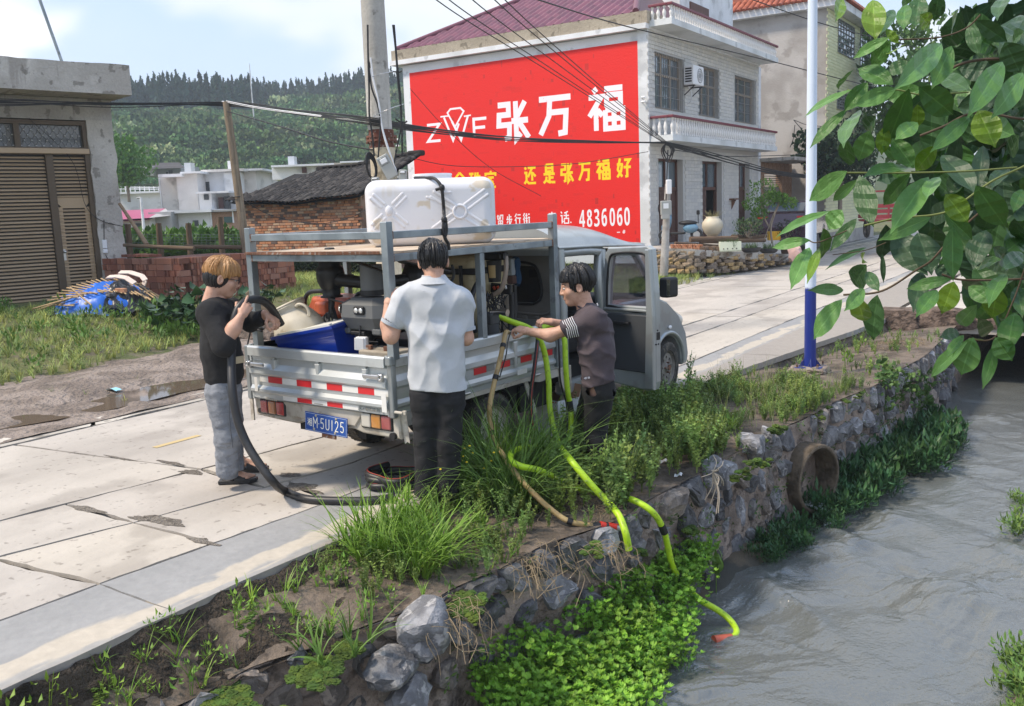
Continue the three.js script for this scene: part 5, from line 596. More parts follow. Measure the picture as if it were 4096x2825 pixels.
{
const t=truck;
// load bed
const prof=[[0,0.60],[0,1.0],[0.045,1.003],[0.055,0.99],[0.055,0.93],[0.022,0.918],[0.022,0.87],[0.05,0.83],[0.052,0.795],[0.032,0.775],[0.032,0.735],[0.03,0.70],[0.05,0.675],[0.05,0.655],[0.03,0.635],[0.028,0.60]];
const panel=(len)=>prism(prof,len);
const tg=panel(1.43);tg.rotateY(-Math.PI/2);tg.translate(-0.035,0,1.1);const gate=mesh('tailgate',[tg,box(0.03,0.42,0.03,-1.47,0.8,1.115),box(0.03,0.42,0.03,-0.03,0.8,1.115)],paint,t);
for(const px of[[1091,1440],[1268,1450],[1457,1463]]){const p=TR(px[0],px[1],'z',1.14);mesh('stiffener',[prism([[-0.02,0.05],[0.02,0.05],[0.006,-0.055],[-0.006,-0.055]],0.026,0.006).translate(p.x,0.855,1.115),rbox(0.022,0.06,0.02,0.008,p.x,0.905,1.135)],paint,gate);}
const strip=(px0,py0,px1,py1,h,name,mat,z=1.153)=>{const a=TR(px0,py0,'z',z),b=TR(px1,py1,'z',z);mesh(name,beam(V(a.x,(a.y + b.y)/2,z),V(b.x,(a.y + b.y)/2,z),0.003,h,V(0,0,1)).translate(0,0,0),mat,gate);};
const row=(y,z,x0,x1,reds)=>{const segs=[];let x=x0;for(const[a,b]of reds){segs.push([x,a,0],[a,b,1]);x=b;}segs.push([x,x1,0]);for(const[a,b,r]of segs)if(b - a>0.01)mesh('reflective_tape',box(b - a,0.046,0.003,(a + b)/2,y,z),r?tapeR:tapeW,gate);};
const lx=(px,py)=>TR(px,py,'z',1.14).x;
row(0.752,1.1345,lx(1036,1492),lx(1548,1535),[[lx(1069,1497),lx(1125,1500)],[lx(1183,1508),lx(1242,1512)],[lx(1303,1518),lx(1365,1522)],[lx(1428,1530),lx(1493,1535)]]);
row(0.63,1.133,lx(1129,1580),lx(1430,1610),[[lx(1186,1587),lx(1244,1590)],[lx(1305,1598),lx(1367,1603)]]);
mesh('reflective_tape',box(0.045,0.13,0.003,lx(1540,1570),0.69,1.156),tapeW,gate);mesh('reflective_tape',box(0.035,0.11,0.003,lx(1030,1520),0.71,1.156),tapeW,gate);
{const g=[];['shang','qi','tong','yong','wu','ling'].forEach((k,i)=>{for(const s of strokes(k))for(let q=0;q + 1<s.length;q++){const f=([a,b])=>[-0.325 + i*0.043 + a*0.00038,0.655 - b*0.00042,1.135];g.push(beam(f(s[q]),f(s[q + 1]),0.004,0.005,V(0,0,1)));}});mesh('embossed_lettering',g,paintD,gate);}
const clasp=(x,s,parent)=>mesh('latch',[rbox(0.16,0.028,0.016,0.007,x - s*0.05,0.865,1.165),rbox(0.04,0.055,0.03,0.008,x + s*0.04,0.862,1.16),torus(0.016,0.004,x + s*0.05,0.866,1.18,[0,0,0],12,6)],Mt.chrome,parent);clasp(-0.1,1,gate);clasp(-1.40,-1,gate);
for(const s of[0,1]){const g=panel(2.03);if(s)g.scale(-1,1,1);g.translate(s?-1.47:-0.035,0,-0.94);const b=mesh('side_board',g,paint,t);
if(!s){for(const z of[0.52,-0.28])mesh('stiffener',prism([[-0.022,0.05],[0.022,0.05],[0.006,-0.14],[-0.006,-0.14]],0.026,0.006).rotateY(Math.PI/2).translate(-0.012,0.86,z),paint,b);[[1896,1945,1470],[1996,2040,1448],[2084,2127,1432],[2170,2210,1413]].forEach(([a,c,y])=>{const p=TR(a,y,'x',0.002),q=TR(c,y,'x',0.002);mesh('reflective_tape',box(0.003,0.05,p.z - q.z,0.0,0.754,(p.z + q.z)/2),tapeR,b);mesh('reflective_tape',box(0.003,0.045,0.1,-0.0,0.754,q.z - 0.055),paintD,b);});{const p=TR(2090,1500,'x',0.018);mesh('reflective_tape',box(0.003,0.04,0.13,0.017,0.662,p.z),tapeW,b);}mesh('hinge',[rod([0.015,0.61,0.32],[0.015,0.61,0.42],0.012),rod([0.015,0.60,-0.5],[0.015,0.60,-0.6],0.012)],Mt.chrome,b);}}
mesh('corner_post',[rbox(0.05,0.42,0.05,0.012,-0.005,0.79,1.115),rbox(0.06,0.075,0.07,0.018,-0.003,0.975,1.12),rbox(0.05,0.42,0.05,0.012,-1.5,0.79,1.115),rbox(0.05,0.4,0.05,0.01,-0.01,0.8,-0.95),rbox(0.05,0.4,0.05,0.01,-1.49,0.8,-0.95)],paintD,t);
mesh('bed_floor',[bx(-1.47,-0.035,0.58,0.62,-0.95,1.1),bx(-1.47,-0.035,0.62,1.0,-0.97,-0.945)],paintD,t);
// rear apron, lamps, plate
mesh('rear_apron',[prism([[-1.5,0.605],[0.0,0.605],[0.012,0.44],[-0.34,0.445],[-0.42,0.465],[-0.93,0.465],[-1.02,0.44],[-1.2,0.445],[-1.485,0.46]],0.05,0.012).translate(0,0,1.03),prism([[-1.15,0.0],[-0.32,0],[-0.4,-0.1],[-1.05,-0.1]],0.02,0.008).translate(0,0.585,1.078)],dirty,t);
const lamp=(x0,x1,y0,y1,cols,lab)=>{const g=new THREE.Group();g.name='tail_lamp';g.userData.label=lab;t.add(g);mesh('housing',rbox(x1 - x0 + 0.02,y1 - y0 + 0.02,0.04,0.018,(x0 + x1)/2,(y0 + y1)/2,1.085,null,3),Mt.black,g);const w=(x1 - x0)/3;cols.forEach((c,i)=>mesh('lens',rbox(w - 0.004,y1 - y0,0.04,0.014,x0 + w*(i + 0.5),(y0 + y1)/2,1.092,null,2),phy({color:lin(...c),roughness:0.12,clearcoat:1,bumpMap:scaled(BUMP,0.02),bumpScale:0.001}),g));};
lamp(-1.425,-1.15,0.475,0.58,[[0.16,0.008,0.01],[0.30,0.09,0.01],[0.40,0.012,0.015]],'left tail lamp, red and amber');lamp(-0.335,-0.045,0.485,0.585,[[0.58,0.55,0.48],[0.55,0.24,0.05],[0.36,0.08,0.075]],'right tail lamp, clear amber and faded red');
{const c=TR(1304,1698,'z',1.14),p=new THREE.Group();p.name='number_plate';t.add(p);p.position.copy(c);p.rotation.set(-0.06,0,-0.03);
const tx=canvasTex(880,280,(g,W,H)=>{g.fillStyle='#1d4a95';g.fillRect(0,0,W,H);const r=rng(2);for(let i=0;i<500;i++){g.fillStyle=`rgba(${120 + r() * 90 | 0},${140 + r() * 80 | 0},${180 + r() * 50 | 0},${r() * 0.12})`;g.fillRect(r()*W,r()*H,2 + r()*16,2 + r()*5);}g.strokeStyle='#c9d2dc';g.lineWidth=5;g.strokeRect(9,9,W - 18,H - 18);g.fillStyle=g.strokeStyle='#ece9d8';glyph(g,'xiang',48,78,96,130,11);const D=(pts,x,w=62)=>{g.lineWidth=14;g.lineJoin='round';g.lineCap='round';for(const s of pts.split('|')){g.beginPath();s.split(' ').forEach((q,i)=>{const[a,b]=q.split(',').map(Number);const X=x + a/100*w,Y=62 + b/100*156;i?g.lineTo(X,Y):g.moveTo(X,Y);});g.stroke();}};
D('0,100 0,0 50,60 100,0 100,100',176,84);g.beginPath();g.arc(296,150,8,0,7);g.fill();const five='92,0 12,0 6,46 50,38 86,48 98,70 84,94 46,100 4,90',two='4,22 18,4 50,0 84,6 96,26 84,50 4,100 98,100';D(five,336);D('0,0 0,80 20,98 50,100 80,98 100,80 100,0',446,66);D('50,0 50,100',550,50);D(two,640);D(five,752);});
mesh('plate',rbox(0.44,0.14,0.006,0.0025),std({color:lin(0.02,0.07,0.3),roughness:0.5}),p);mesh('plate_face',mv(new THREE.PlaneGeometry(0.432,0.132),[0,0,0.0042]),std({map:tx,roughness:0.5}),p,null,true);mesh('bolt',[[-0.1,0.052],[0.11,0.052],[-0.12,-0.05],[0.1,-0.05]].map(([x,y])=>ball(0.011,x,y,0.005,[1,1,0.6],10)),std({color:lin(0.35,0.32,0.27),roughness:0.6}),p);mesh('plate_bracket',box(0.14,0.05,0.012,0.02,-0.075,-0.012),Mt.rust,p);}
for(const[px,py]of[[1085,1595],[1282,1615],[1492,1638],[1595,1650]]){const p=TR(px,py,'z',1.12);mesh('hinge',[rod([p.x - 0.05,p.y,1.125],[p.x + 0.04,p.y - 0.002,1.125],0.011),rbox(0.03,0.03,0.02,0.004,p.x + 0.05,p.y,1.115)],dirty,t);}
mesh('side_bracket',[mv(prism([[0,0.0],[0.045,0],[0.06,-0.2],[0.04,-0.19],[0.02,-0.21]],0.004),[0.01,0.6,1.06],[0,0.2,0]),box(0.035,0.19,0.012,-1.53,0.5,1.1),rod([-1.55,0.6,1.1],[-1.48,0.6,1.1],0.012)],dirty,t);mesh('rubber_stop',[cyl(0.022,0.026,0.04,-0.03,0.45,1.10,[Math.PI/2,0,0]),cyl(0.02,0.02,0.03,-1.44,0.49,1.09,[Math.PI/2,0,0])],Mt.black,t);
// chassis under the bed
mesh('chassis',[bx(-1.1,-1.02,0.36,0.5,-3.2,1.0),bx(-0.48,-0.4,0.36,0.5,-3.2,1.0),bx(-1.3,-0.2,0.44,0.56,0.95,1.03),rod([-1.35,0.27,0],[-0.1,0.27,0],0.05),ball(0.14,-0.75,0.27,0),rod([-0.75,0.29,0],[-0.75,0.4,-2.2],0.04),bx(-1.35,-0.15,0.3,0.57,-0.75,-0.35),bx(-0.5,-0.12,0.28,0.5,-0.9,-0.5),bx(-1.2,-0.3,0.22,0.5,-2.4,-1.2)],Mt.black,t);
mesh('leaf_spring',[0,1,2].map((k)=>tube([[-0.3,0.36 + k*0.012,0.55 - k*0.08],[-0.3,0.24 + k*0.012,0],[-0.3,0.36 + k*0.012,-0.55 + k*0.08]],0.012,16,6)),Mt.rust,t);
const skirt=(s)=>prism([[1.06,0.598],[-0.94,0.598],[-0.94,0.53],[-0.62,0.53],[-0.45,0.565],[0.42,0.565],[0.5,0.5],[1.06,0.5]],0.03).rotateY(-Math.PI/2).translate(s,0,0);mesh('bed_skirt',skirt(0.0),dirty,t);mesh('bed_skirt',skirt(-1.47),dirty,t);
mesh('mudguard_stay',beam([-0.03,0.58,0.50],[0.0,0.27,0.56],0.05,0.012,V(1,0,0)),dirty,t);mesh('mudguard_stay',beam([-0.03,0.58,-0.45],[0.0,0.28,-0.54],0.045,0.012,V(1,0,0)),dirty,t);mesh('mudflap',box(0.2,0.3,0.01,-0.13,0.38,0.49),Mt.black,t);mesh('wheel_liner',tube([[-0.12,0.28,0.42],[-0.12,0.5,0.3],[-0.12,0.57,0],[-0.12,0.5,-0.3],[-0.12,0.3,-0.42]],0.014,24,6),Mt.black,t);
// wheels
const tyreP=[[0.175,-0.075],[0.23,-0.085],[0.262,-0.07],[0.272,-0.045],[0.268,-0.03],[0.273,-0.027],[0.273,-0.005],[0.268,-0.002],[0.268,0.002],[0.273,0.005],[0.273,0.027],[0.268,0.03],[0.272,0.045],[0.262,0.07],[0.23,0.085],[0.175,0.075]];
const tyreM=std({map:mottle(256,0.5,[0.035,0.033,0.03],[0.075,0.068,0.058],6,5,[0.16,0.14,0.11],111,0.2),roughness:0.95});
const wheel=(x,z,s,mat,turn=0)=>{const w=new THREE.Group();w.name='wheel';t.add(w);w.position.set(x - s*0.085,0.272,z);w.rotation.y=turn;const g=lathe(tyreP.concat([tyreP[0]]),48);g.rotateZ(Math.PI/2);const lugs=[];for(let k=0;k<40;k++)for(const q of[-1,1]){const a=k/40*6.283 + q*0.04;lugs.push(mv(box(0.03,0.007,0.022),[q*0.052,0,0],null).applyMatrix4(X4([0,0.27,0])).applyMatrix4(X4([0,0,0],[a,0,0])));}mesh('tyre',[g,...lugs],tyreM,w);
const d=s*0.035,holes=[];for(let k=0;k<8;k++){const a=k/8*6.283;holes.push(Array.from({length:8},(_,i)=>{const b=-i/8*6.283;return[Math.cos(a)*0.105 + Math.cos(b)*0.017,Math.sin(a)*0.105 + Math.sin(b)*0.017];}));}
const disc=prism(Array.from({length:40},(_,i)=>[Math.cos(i/40*6.283)*0.15,Math.sin(i/40*6.283)*0.15]),0.012,0,holes).rotateY(Math.PI/2).translate(d,0,0);const ring=lathe([[0.14,0.045],[0.15,0.0],[0.165,0.05],[0.182,0.078],[0.186,0.07],[0.17,-0.07]],40);ring.rotateZ(-Math.PI/2*s);mesh('rim',[disc,ring,cyl(0.055,0.04,0.03,d + s*0.02,0,0,[0,0,-Math.PI/2*s],20)],mat,w);mesh('hub',[cyl(0.03,0.028,0.03,d + s*0.035,0,0,[0,0,Math.PI/2],16),...[0,1,2,3].map((k)=>cyl(0.009,0.009,0.03,d + s*0.03,Math.cos(k*1.57)*0.05,Math.sin(k*1.57)*0.05,[0,0,Math.PI/2],6))],Mt.rust,w);mesh('wheel_back',cyl(0.17,0.17,0.01,-s*0.02,0,0,[0,0,Math.PI/2],24),Mt.black,w);};
const cream=std({map:mottle(256,0.4,[0.5,0.47,0.38],[0.6,0.57,0.49],5,5,[0.3,0.24,0.16],112,0.1),roughness:0.6}),steel=std({map:mottle(256,0.4,[0.2,0.185,0.165],[0.29,0.27,0.24],6,5,[0.12,0.1,0.08],113,0.2),roughness:0.7,metalness:0.3});
wheel(0.0,0,1,cream);wheel(-1.46,0,-1,cream);wheel(-0.0,-2.98,1,steel,0.06);wheel(-1.46,-2.98,-1,steel,0.06);
// cab
const roofG=sheet(0,1,-0.95,-2.55,36,40,(u,z)=>{const q=u*2 - 1,x=-0.745 + q*0.735,f=ss(-2.55,-1.75,z)*0.86 + 0.14,e=ss(-0.95,-1.0,z)*0.04;const yb=mix(1.565,1.62,ss(-2.5,-1.0,z));return[x,yb + 0.20*f*Math.pow(1 - Math.pow(Math.abs(q),3.0),0.55),z];});const roofRear=sheet(0,1,0,1,36,4,(u,v)=>{const q=u*2 - 1;return[-0.745 + q*0.735,mix(1.55,1.62 + 0.20*Math.pow(1 - Math.pow(Math.abs(q),3.0),0.55),v),-0.95];});
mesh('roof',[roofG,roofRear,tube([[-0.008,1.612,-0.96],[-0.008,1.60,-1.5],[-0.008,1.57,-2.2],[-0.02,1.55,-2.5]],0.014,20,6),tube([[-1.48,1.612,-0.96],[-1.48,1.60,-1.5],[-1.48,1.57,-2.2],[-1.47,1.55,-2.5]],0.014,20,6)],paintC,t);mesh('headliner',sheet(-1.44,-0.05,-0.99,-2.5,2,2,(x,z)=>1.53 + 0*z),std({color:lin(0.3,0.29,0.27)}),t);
const rw=(y0,y1,x0,x1)=>[[x0,y0],[x1,y0],[x1,y1],[x0,y1]];const hole=[[-0.30,1.13],[-0.22,1.17],[-0.20,1.25],[-0.235,1.42],[-0.28,1.47],[-1.21,1.47],[-1.255,1.42],[-1.29,1.25],[-1.27,1.17],[-1.19,1.13]];
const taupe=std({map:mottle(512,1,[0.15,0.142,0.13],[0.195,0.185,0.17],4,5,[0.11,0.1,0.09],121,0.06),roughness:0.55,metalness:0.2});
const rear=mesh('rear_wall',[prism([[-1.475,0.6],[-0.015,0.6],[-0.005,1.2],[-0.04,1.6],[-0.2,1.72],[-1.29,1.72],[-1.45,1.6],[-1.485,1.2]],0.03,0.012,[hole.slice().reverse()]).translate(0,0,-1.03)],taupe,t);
for(let k=0;k<6;k++)mesh('pressed_rib',mv(new THREE.CapsuleGeometry(0.028,0.17,3,10),[-0.14 - k*0.125,0.93,-0.99],null,[1,1,0.5]),taupe,rear);mesh('rear_window',prism(hole,0.006).translate(0,0,-1.01),phy({color:lin(0.16,0.15,0.15),transmission:0.9,roughness:0.05,thickness:0}),rear);mesh('window_seal',tube([...hole,hole[0]].map(([x,y])=>[x,y,-0.985]),0.013,60,6),Mt.black,rear);mesh('swage_line',tube([[-0.06,1.55,-0.985],[-0.085,1.12,-0.985],[-0.13,1.06,-0.985],[-0.7,1.06,-0.985],[-1.36,1.06,-0.985]],0.012,30,6),taupe,rear);
mesh('pillar',[tube([[-0.02,1.6,-1.0],[-0.005,1.2,-1.0],[-0.005,0.9,-1.0],[-0.005,0.42,-1.0]],0.045,20,8),tube([[-0.05,1.57,-1.02],[-0.04,1.56,-1.5],[-0.05,1.54,-1.75]],0.04,20,8),tube([[-0.05,1.55,-1.72],[-0.03,1.3,-1.66],[-0.02,1.0,-1.68],[-0.02,0.5,-1.70]],0.055,24,8),tube([[-0.06,1.55,-2.3],[-0.05,1.3,-2.55],[-0.05,1.02,-2.82]],0.035,16,8),tube([[-1.43,1.55,-2.3],[-1.44,1.3,-2.55],[-1.44,1.02,-2.82]],0.035,16,8),tube([[-1.44,1.6,-1.0],[-1.48,1.0,-1.0]],0.045,10,8),tube([[-1.44,1.57,-1.0],[-1.44,1.55,-2.3]],0.035,10,8)],paintC,t);
mesh('sill',[rbox(0.1,0.12,0.95,0.03,-0.05,0.40,-1.45),rbox(0.1,0.1,0.9,0.02,-1.42,0.36,-1.45)],paintC,t);mesh('lower_sill',rbox(0.06,0.1,0.75,0.02,-0.05,0.30,-1.4),dirty,t);mesh('cab_floor',[bx(-1.45,-0.06,0.38,0.43,-2.6,-1.0),bx(-1.42,-0.08,0.43,0.62,-1.7,-1.04)],Mt.black,t);
mesh('lock_panel',[prism([[-0.90,0.595],[-1.08,0.595],[-1.08,0.36],[-1.0,0.36],[-0.93,0.44]],0.02,0.005).rotateY(-Math.PI/2).translate(0.01,0,0)],dirty,t);mesh('filler_cap',cyl(0.028,0.028,0.02,0.022,0.49,-1.0,[0,0,Math.PI/2]),Mt.darkmetal,t);
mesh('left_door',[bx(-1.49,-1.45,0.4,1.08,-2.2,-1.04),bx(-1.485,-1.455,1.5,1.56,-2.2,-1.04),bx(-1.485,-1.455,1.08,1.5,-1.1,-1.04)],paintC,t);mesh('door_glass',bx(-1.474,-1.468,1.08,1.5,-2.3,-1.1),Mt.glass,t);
const seat=(x)=>mesh('seat',[rbox(0.48,0.16,0.5,0.06,x,0.72,-1.45,null,2),rbox(0.48,0.6,0.14,0.06,x,1.02,-1.2,[0.18,0,0],2),rbox(0.26,0.2,0.1,0.04,x,1.4,-1.12,[0.15,0,0],2)],std({color:lin(0.028,0.027,0.027),roughness:0.95}),t);seat(-0.4);seat(-1.08);
mesh('dashboard',[rbox(1.36,0.22,0.4,0.06,-0.745,0.95,-2.6,null,2),rbox(0.3,0.3,0.2,0.04,-0.745,0.75,-2.45)],std({color:lin(0.045,0.044,0.046),roughness:0.8}),t);mesh('steering_wheel',[torus(0.18,0.014,-1.08,1.02,-2.25,[1.0,0,0],28,8),rod([-1.08,1.02,-2.25],[-1.08,0.9,-2.5],0.025),rod([-1.25,1.02,-2.25],[-0.91,1.02,-2.25],0.012)],Mt.black,t);
const fp=[[-1.70,0.36],[-1.70,1.0],[-2.1,1.02],[-2.72,1.01],[-2.98,0.93],[-3.22,0.78],[-3.38,0.58],[-3.43,0.36],[-3.4,0.27],[-3.33,0.27]];for(let k=0;k<=10;k++){const a=Math.PI - k/10*Math.PI;fp.push([-2.98 + Math.cos(a)*0.335,0.30 + Math.sin(a)*0.325]);}fp.push([-2.64,0.36]);
const wing=(x0,w)=>prism(fp,w,0.02).rotateY(-Math.PI/2).translate(x0,0,0);mesh('wing',wing(-0.03,0.2),paintC,t);mesh('wing',wing(-1.26,0.2),paintC,t);
mesh('bonnet',[sheet(0,1,0,1,20,20,(u,v)=>{const q=u*2 - 1;const k=v*(7 - 2),P=[[-2.5,1.04],[-2.72,1.035],[-2.98,0.96],[-3.22,0.81],[-3.4,0.6],[-3.46,0.38]],i=Math.min(4,v*5|0),f=v*5 - i;const z=mix(P[i][0],P[i + 1][0],f),y=mix(P[i][1],P[i + 1][1],f),c=1 - Math.pow(Math.abs(q),3);return[-0.745 + q*0.7,y + 0.02*c - 0.02,z - 0.06*c*v];})],paintC,t);mesh('front_bumper',rbox(1.44,0.26,0.2,0.07,-0.745,0.37,-3.4,null,3),paintC,t);mesh('wheel_arch',[tube(Array.from({length:11},(_,k)=>{const a=Math.PI - k/10*Math.PI;return[-0.012,0.30 + Math.sin(a)*0.335,-2.98 + Math.cos(a)*0.345];}),0.022,30,8)],paintC,t);mesh('arch_liner',[bx(-0.3,-0.24,0.3,0.9,-3.35,-2.6),bx(-1.26,-1.2,0.3,0.9,-3.35,-2.6)],Mt.black,t);
mesh('headlight',[mv(rbox(0.2,0.2,0.24,0.06,0,0,0,null,3),[-0.13,0.72,-3.25],[-0.6,-0.3,0]),mv(rbox(0.2,0.2,0.24,0.06,0,0,0,null,3),[-1.36,0.72,-3.25],[-0.6,0.3,0])],phy({color:lin(0.6,0.55,0.45),roughness:0.15,clearcoat:1}),t);{const p=TR(2688,1281,'x',0.0);mesh('side_repeater',ball(0.03,0.0,0.69,-3.0,[0.4,0.7,1.2],10),Mt.white,t);}
mesh('windscreen',(()=>{const g=new THREE.BufferGeometry();g.setAttribute('position',new THREE.Float32BufferAttribute([[-0.08,1.54,-2.32],[-1.41,1.54,-2.32],[-1.41,1.02,-2.83],[-0.08,1.54,-2.32],[-1.41,1.02,-2.83],[-0.08,1.02,-2.83]].flat(),3));g.computeVertexNormals();return g;})(),Mt.glass,t);
mesh('quarter_glass',prism([[-1.8,1.03],[-2.75,1.03],[-2.32,1.5],[-1.8,1.5]],0.006).rotateY(-Math.PI/2).translate(-0.03,0,0),Mt.glass,t);
mesh('wing_mirror',[rbox(0.12,0.2,0.17,0.03,0.13,1.13,-2.72,[0,-0.3,0],2),rod([-0.02,1.1,-2.78],[0.1,1.1,-2.74],0.02)],Mt.black,t);mesh('mirror_glass',mv(new THREE.PlaneGeometry(0.1,0.16),[0.15,1.135,-2.632],[0,-0.3,0]),std({color:lin(0.5,0.45,0.36),metalness:0.9,roughness:0.08}),t);
const d=new THREE.Group();d.name='door';t.add(d);d.position.set(-0.0,0,-1.71);d.rotation.y=-0.2;d.scale.x=0.88;
const outer=[[0,0.40],[0.03,1.03],[0.04,1.30],[0.09,1.52],[0.12,1.57],[0.62,1.585],[0.665,1.56],[0.70,1.2],[0.705,0.95],[0.70,0.42],[0.68,0.36],[0.6,0.34],[0.06,0.38]];const hw=[[0.085,1.06],[0.10,1.28],[0.145,1.50],[0.17,1.52],[0.58,1.53],[0.605,1.51],[0.63,1.06]];
mesh('door_shell',[prism(outer,0.055,0.012,[hw.slice().reverse()]),rbox(0.6,0.025,0.03,0.01,0.36,1.035,0.075),mv(prism([[0.60,0.36],[0.70,0.36],[0.705,1.0],[0.665,1.56],[0.63,1.56],[0.63,1.0]],0.03,0.008),[0,0,0.06])],paintC,d);mesh('trim_card',prism([[0.06,0.50],[0.07,0.99],[0.62,0.99],[0.62,0.52],[0.585,0.50]],0.022,0.008).translate(0,0,0.062),std({color:lin(0.045,0.05,0.056),roughness:0.75,bumpMap:scaled(BUMP,0.1),bumpScale:0.001}),d);mesh('door_window',prism(hw,0.005).translate(0,0,0.03),phy({color:lin(0.72,0.70,0.74),transmission:1,roughness:0.03,thickness:0}),d);mesh('window_seal',tube([...hw,hw[0]].map(([x,y])=>[x,y,0.065]),0.012,70,6),Mt.black,d);
mesh('pull_handle',[rbox(0.2,0.028,0.03,0.012,0.32,0.92,0.115),rbox(0.03,0.03,0.05,0.008,0.23,0.92,0.1),rbox(0.03,0.03,0.05,0.008,0.41,0.92,0.1)],Mt.black,d);mesh('door_release',[rbox(0.12,0.075,0.03,0.02,0.15,0.895,0.085),rbox(0.05,0.02,0.02,0.006,0.13,0.895,0.108)],Mt.black,d);mesh('window_crank',[rod([0.12,0.77,0.085],[0.12,0.77,0.12],0.016),rod([0.12,0.77,0.115],[0.2,0.77,0.12],0.009),rod([0.2,0.77,0.115],[0.2,0.77,0.15],0.014)],Mt.black,d);mesh('door_latch',rbox(0.012,0.07,0.05,0.004,0.712,0.82,0.03),Mt.black,d);for(const[y,z]of[[0.75,0.03],[0.75,0.06],[0.87,0.04]])mesh('latch_hole',cyl(0.008,0.008,0.02,0.71,y,z,[0,0,Math.PI/2],8),Mt.black,d);mesh('check_hinge',[rbox(0.06,0.05,0.03,0.008,0.0,0.95,0.03),rbox(0.06,0.05,0.03,0.008,0.0,0.6,0.03)],paintD,d);
// load rack of square tube
const R=mesh('load_rack',[[-1.43,1.07,0.98,1.885],[-0.0,1.09,0.98,1.90],[0.0,-0.88,0.62,1.90],[-1.43,-0.88,0.62,1.88]].map(([x,z,a,b])=>rbox(0.06,b - a,0.06,0.006,x,(a + b)/2,z)).concat([bx(-1.4,-0.03,1.785,1.835,1.055,1.095,0.005),bx(-0.025,0.02,1.785,1.835,-0.85,1.06,0.005),bx(-1.45,-1.405,1.785,1.835,-0.85,1.04,0.005),bx(-1.4,-0.03,1.635,1.685,1.055,1.095,0.005),bx(-0.025,0.02,1.635,1.685,-0.85,1.06,0.005),bx(-1.45,-1.405,1.635,1.685,-0.85,1.04,0.005),bx(-1.4,-0.03,1.635,1.685,-0.9,-0.86,0.005),rbox(0.055,0.66,0.055,0.006,-0.01,1.305,0.1),rbox(0.05,0.66,0.05,0.006,-1.43,1.305,0.1),bx(-1.4,-0.03,1.64,1.68,0.08,0.12,0.005)]),Mt.galv,t);
mesh('weld',[[-1.395,1.81,1.075],[-0.035,1.81,1.075],[0.0,1.81,1.055],[0.0,1.81,-0.845],[-0.035,1.66,1.075],[0.0,1.66,1.055],[0.0,1.66,-0.845],[-1.395,1.66,1.075]].map(([x,y,z],i)=>rbox(i % 8===2||i===3||i===5||i===6?0.05:0.014,0.058,i % 8===2||i===3||i===5||i===6?0.014:0.046,0.006,x,y,z)),Mt.rust,R);
const ply=std({map:mottle(512,1.2,[0.42,0.33,0.24],[0.56,0.46,0.35],5,6,[0.30,0.2,0.14],131,0.1),roughness:0.9});mesh('shelf_board',[0,1,2].map((k)=>sheet(-1.46,0.015,1.115 - k*0.006,-0.9,30,40,(x,z)=>1.69 + k*0.006 +(fbm(x*5 + k*9,z*5,0,3)- 0.5)*0.012*(ss(0.7,1.1,z)+ ss(-0.3,0,x)))).concat([bx(-1.46,0.015,1.686,1.70,-0.9,1.105)]),ply,t);mesh('board_edge',[0,1,2,3].map((k)=>tube([[-1.45,1.688 + k*0.005,1.11],[-1,1.689 + k*0.005,1.118 - k*0.003],[-0.5,1.687 + k*0.006,1.112],[-0.05,1.69 + k*0.005,1.115]],0.0035,20,4)),Mt.rust,t);
}
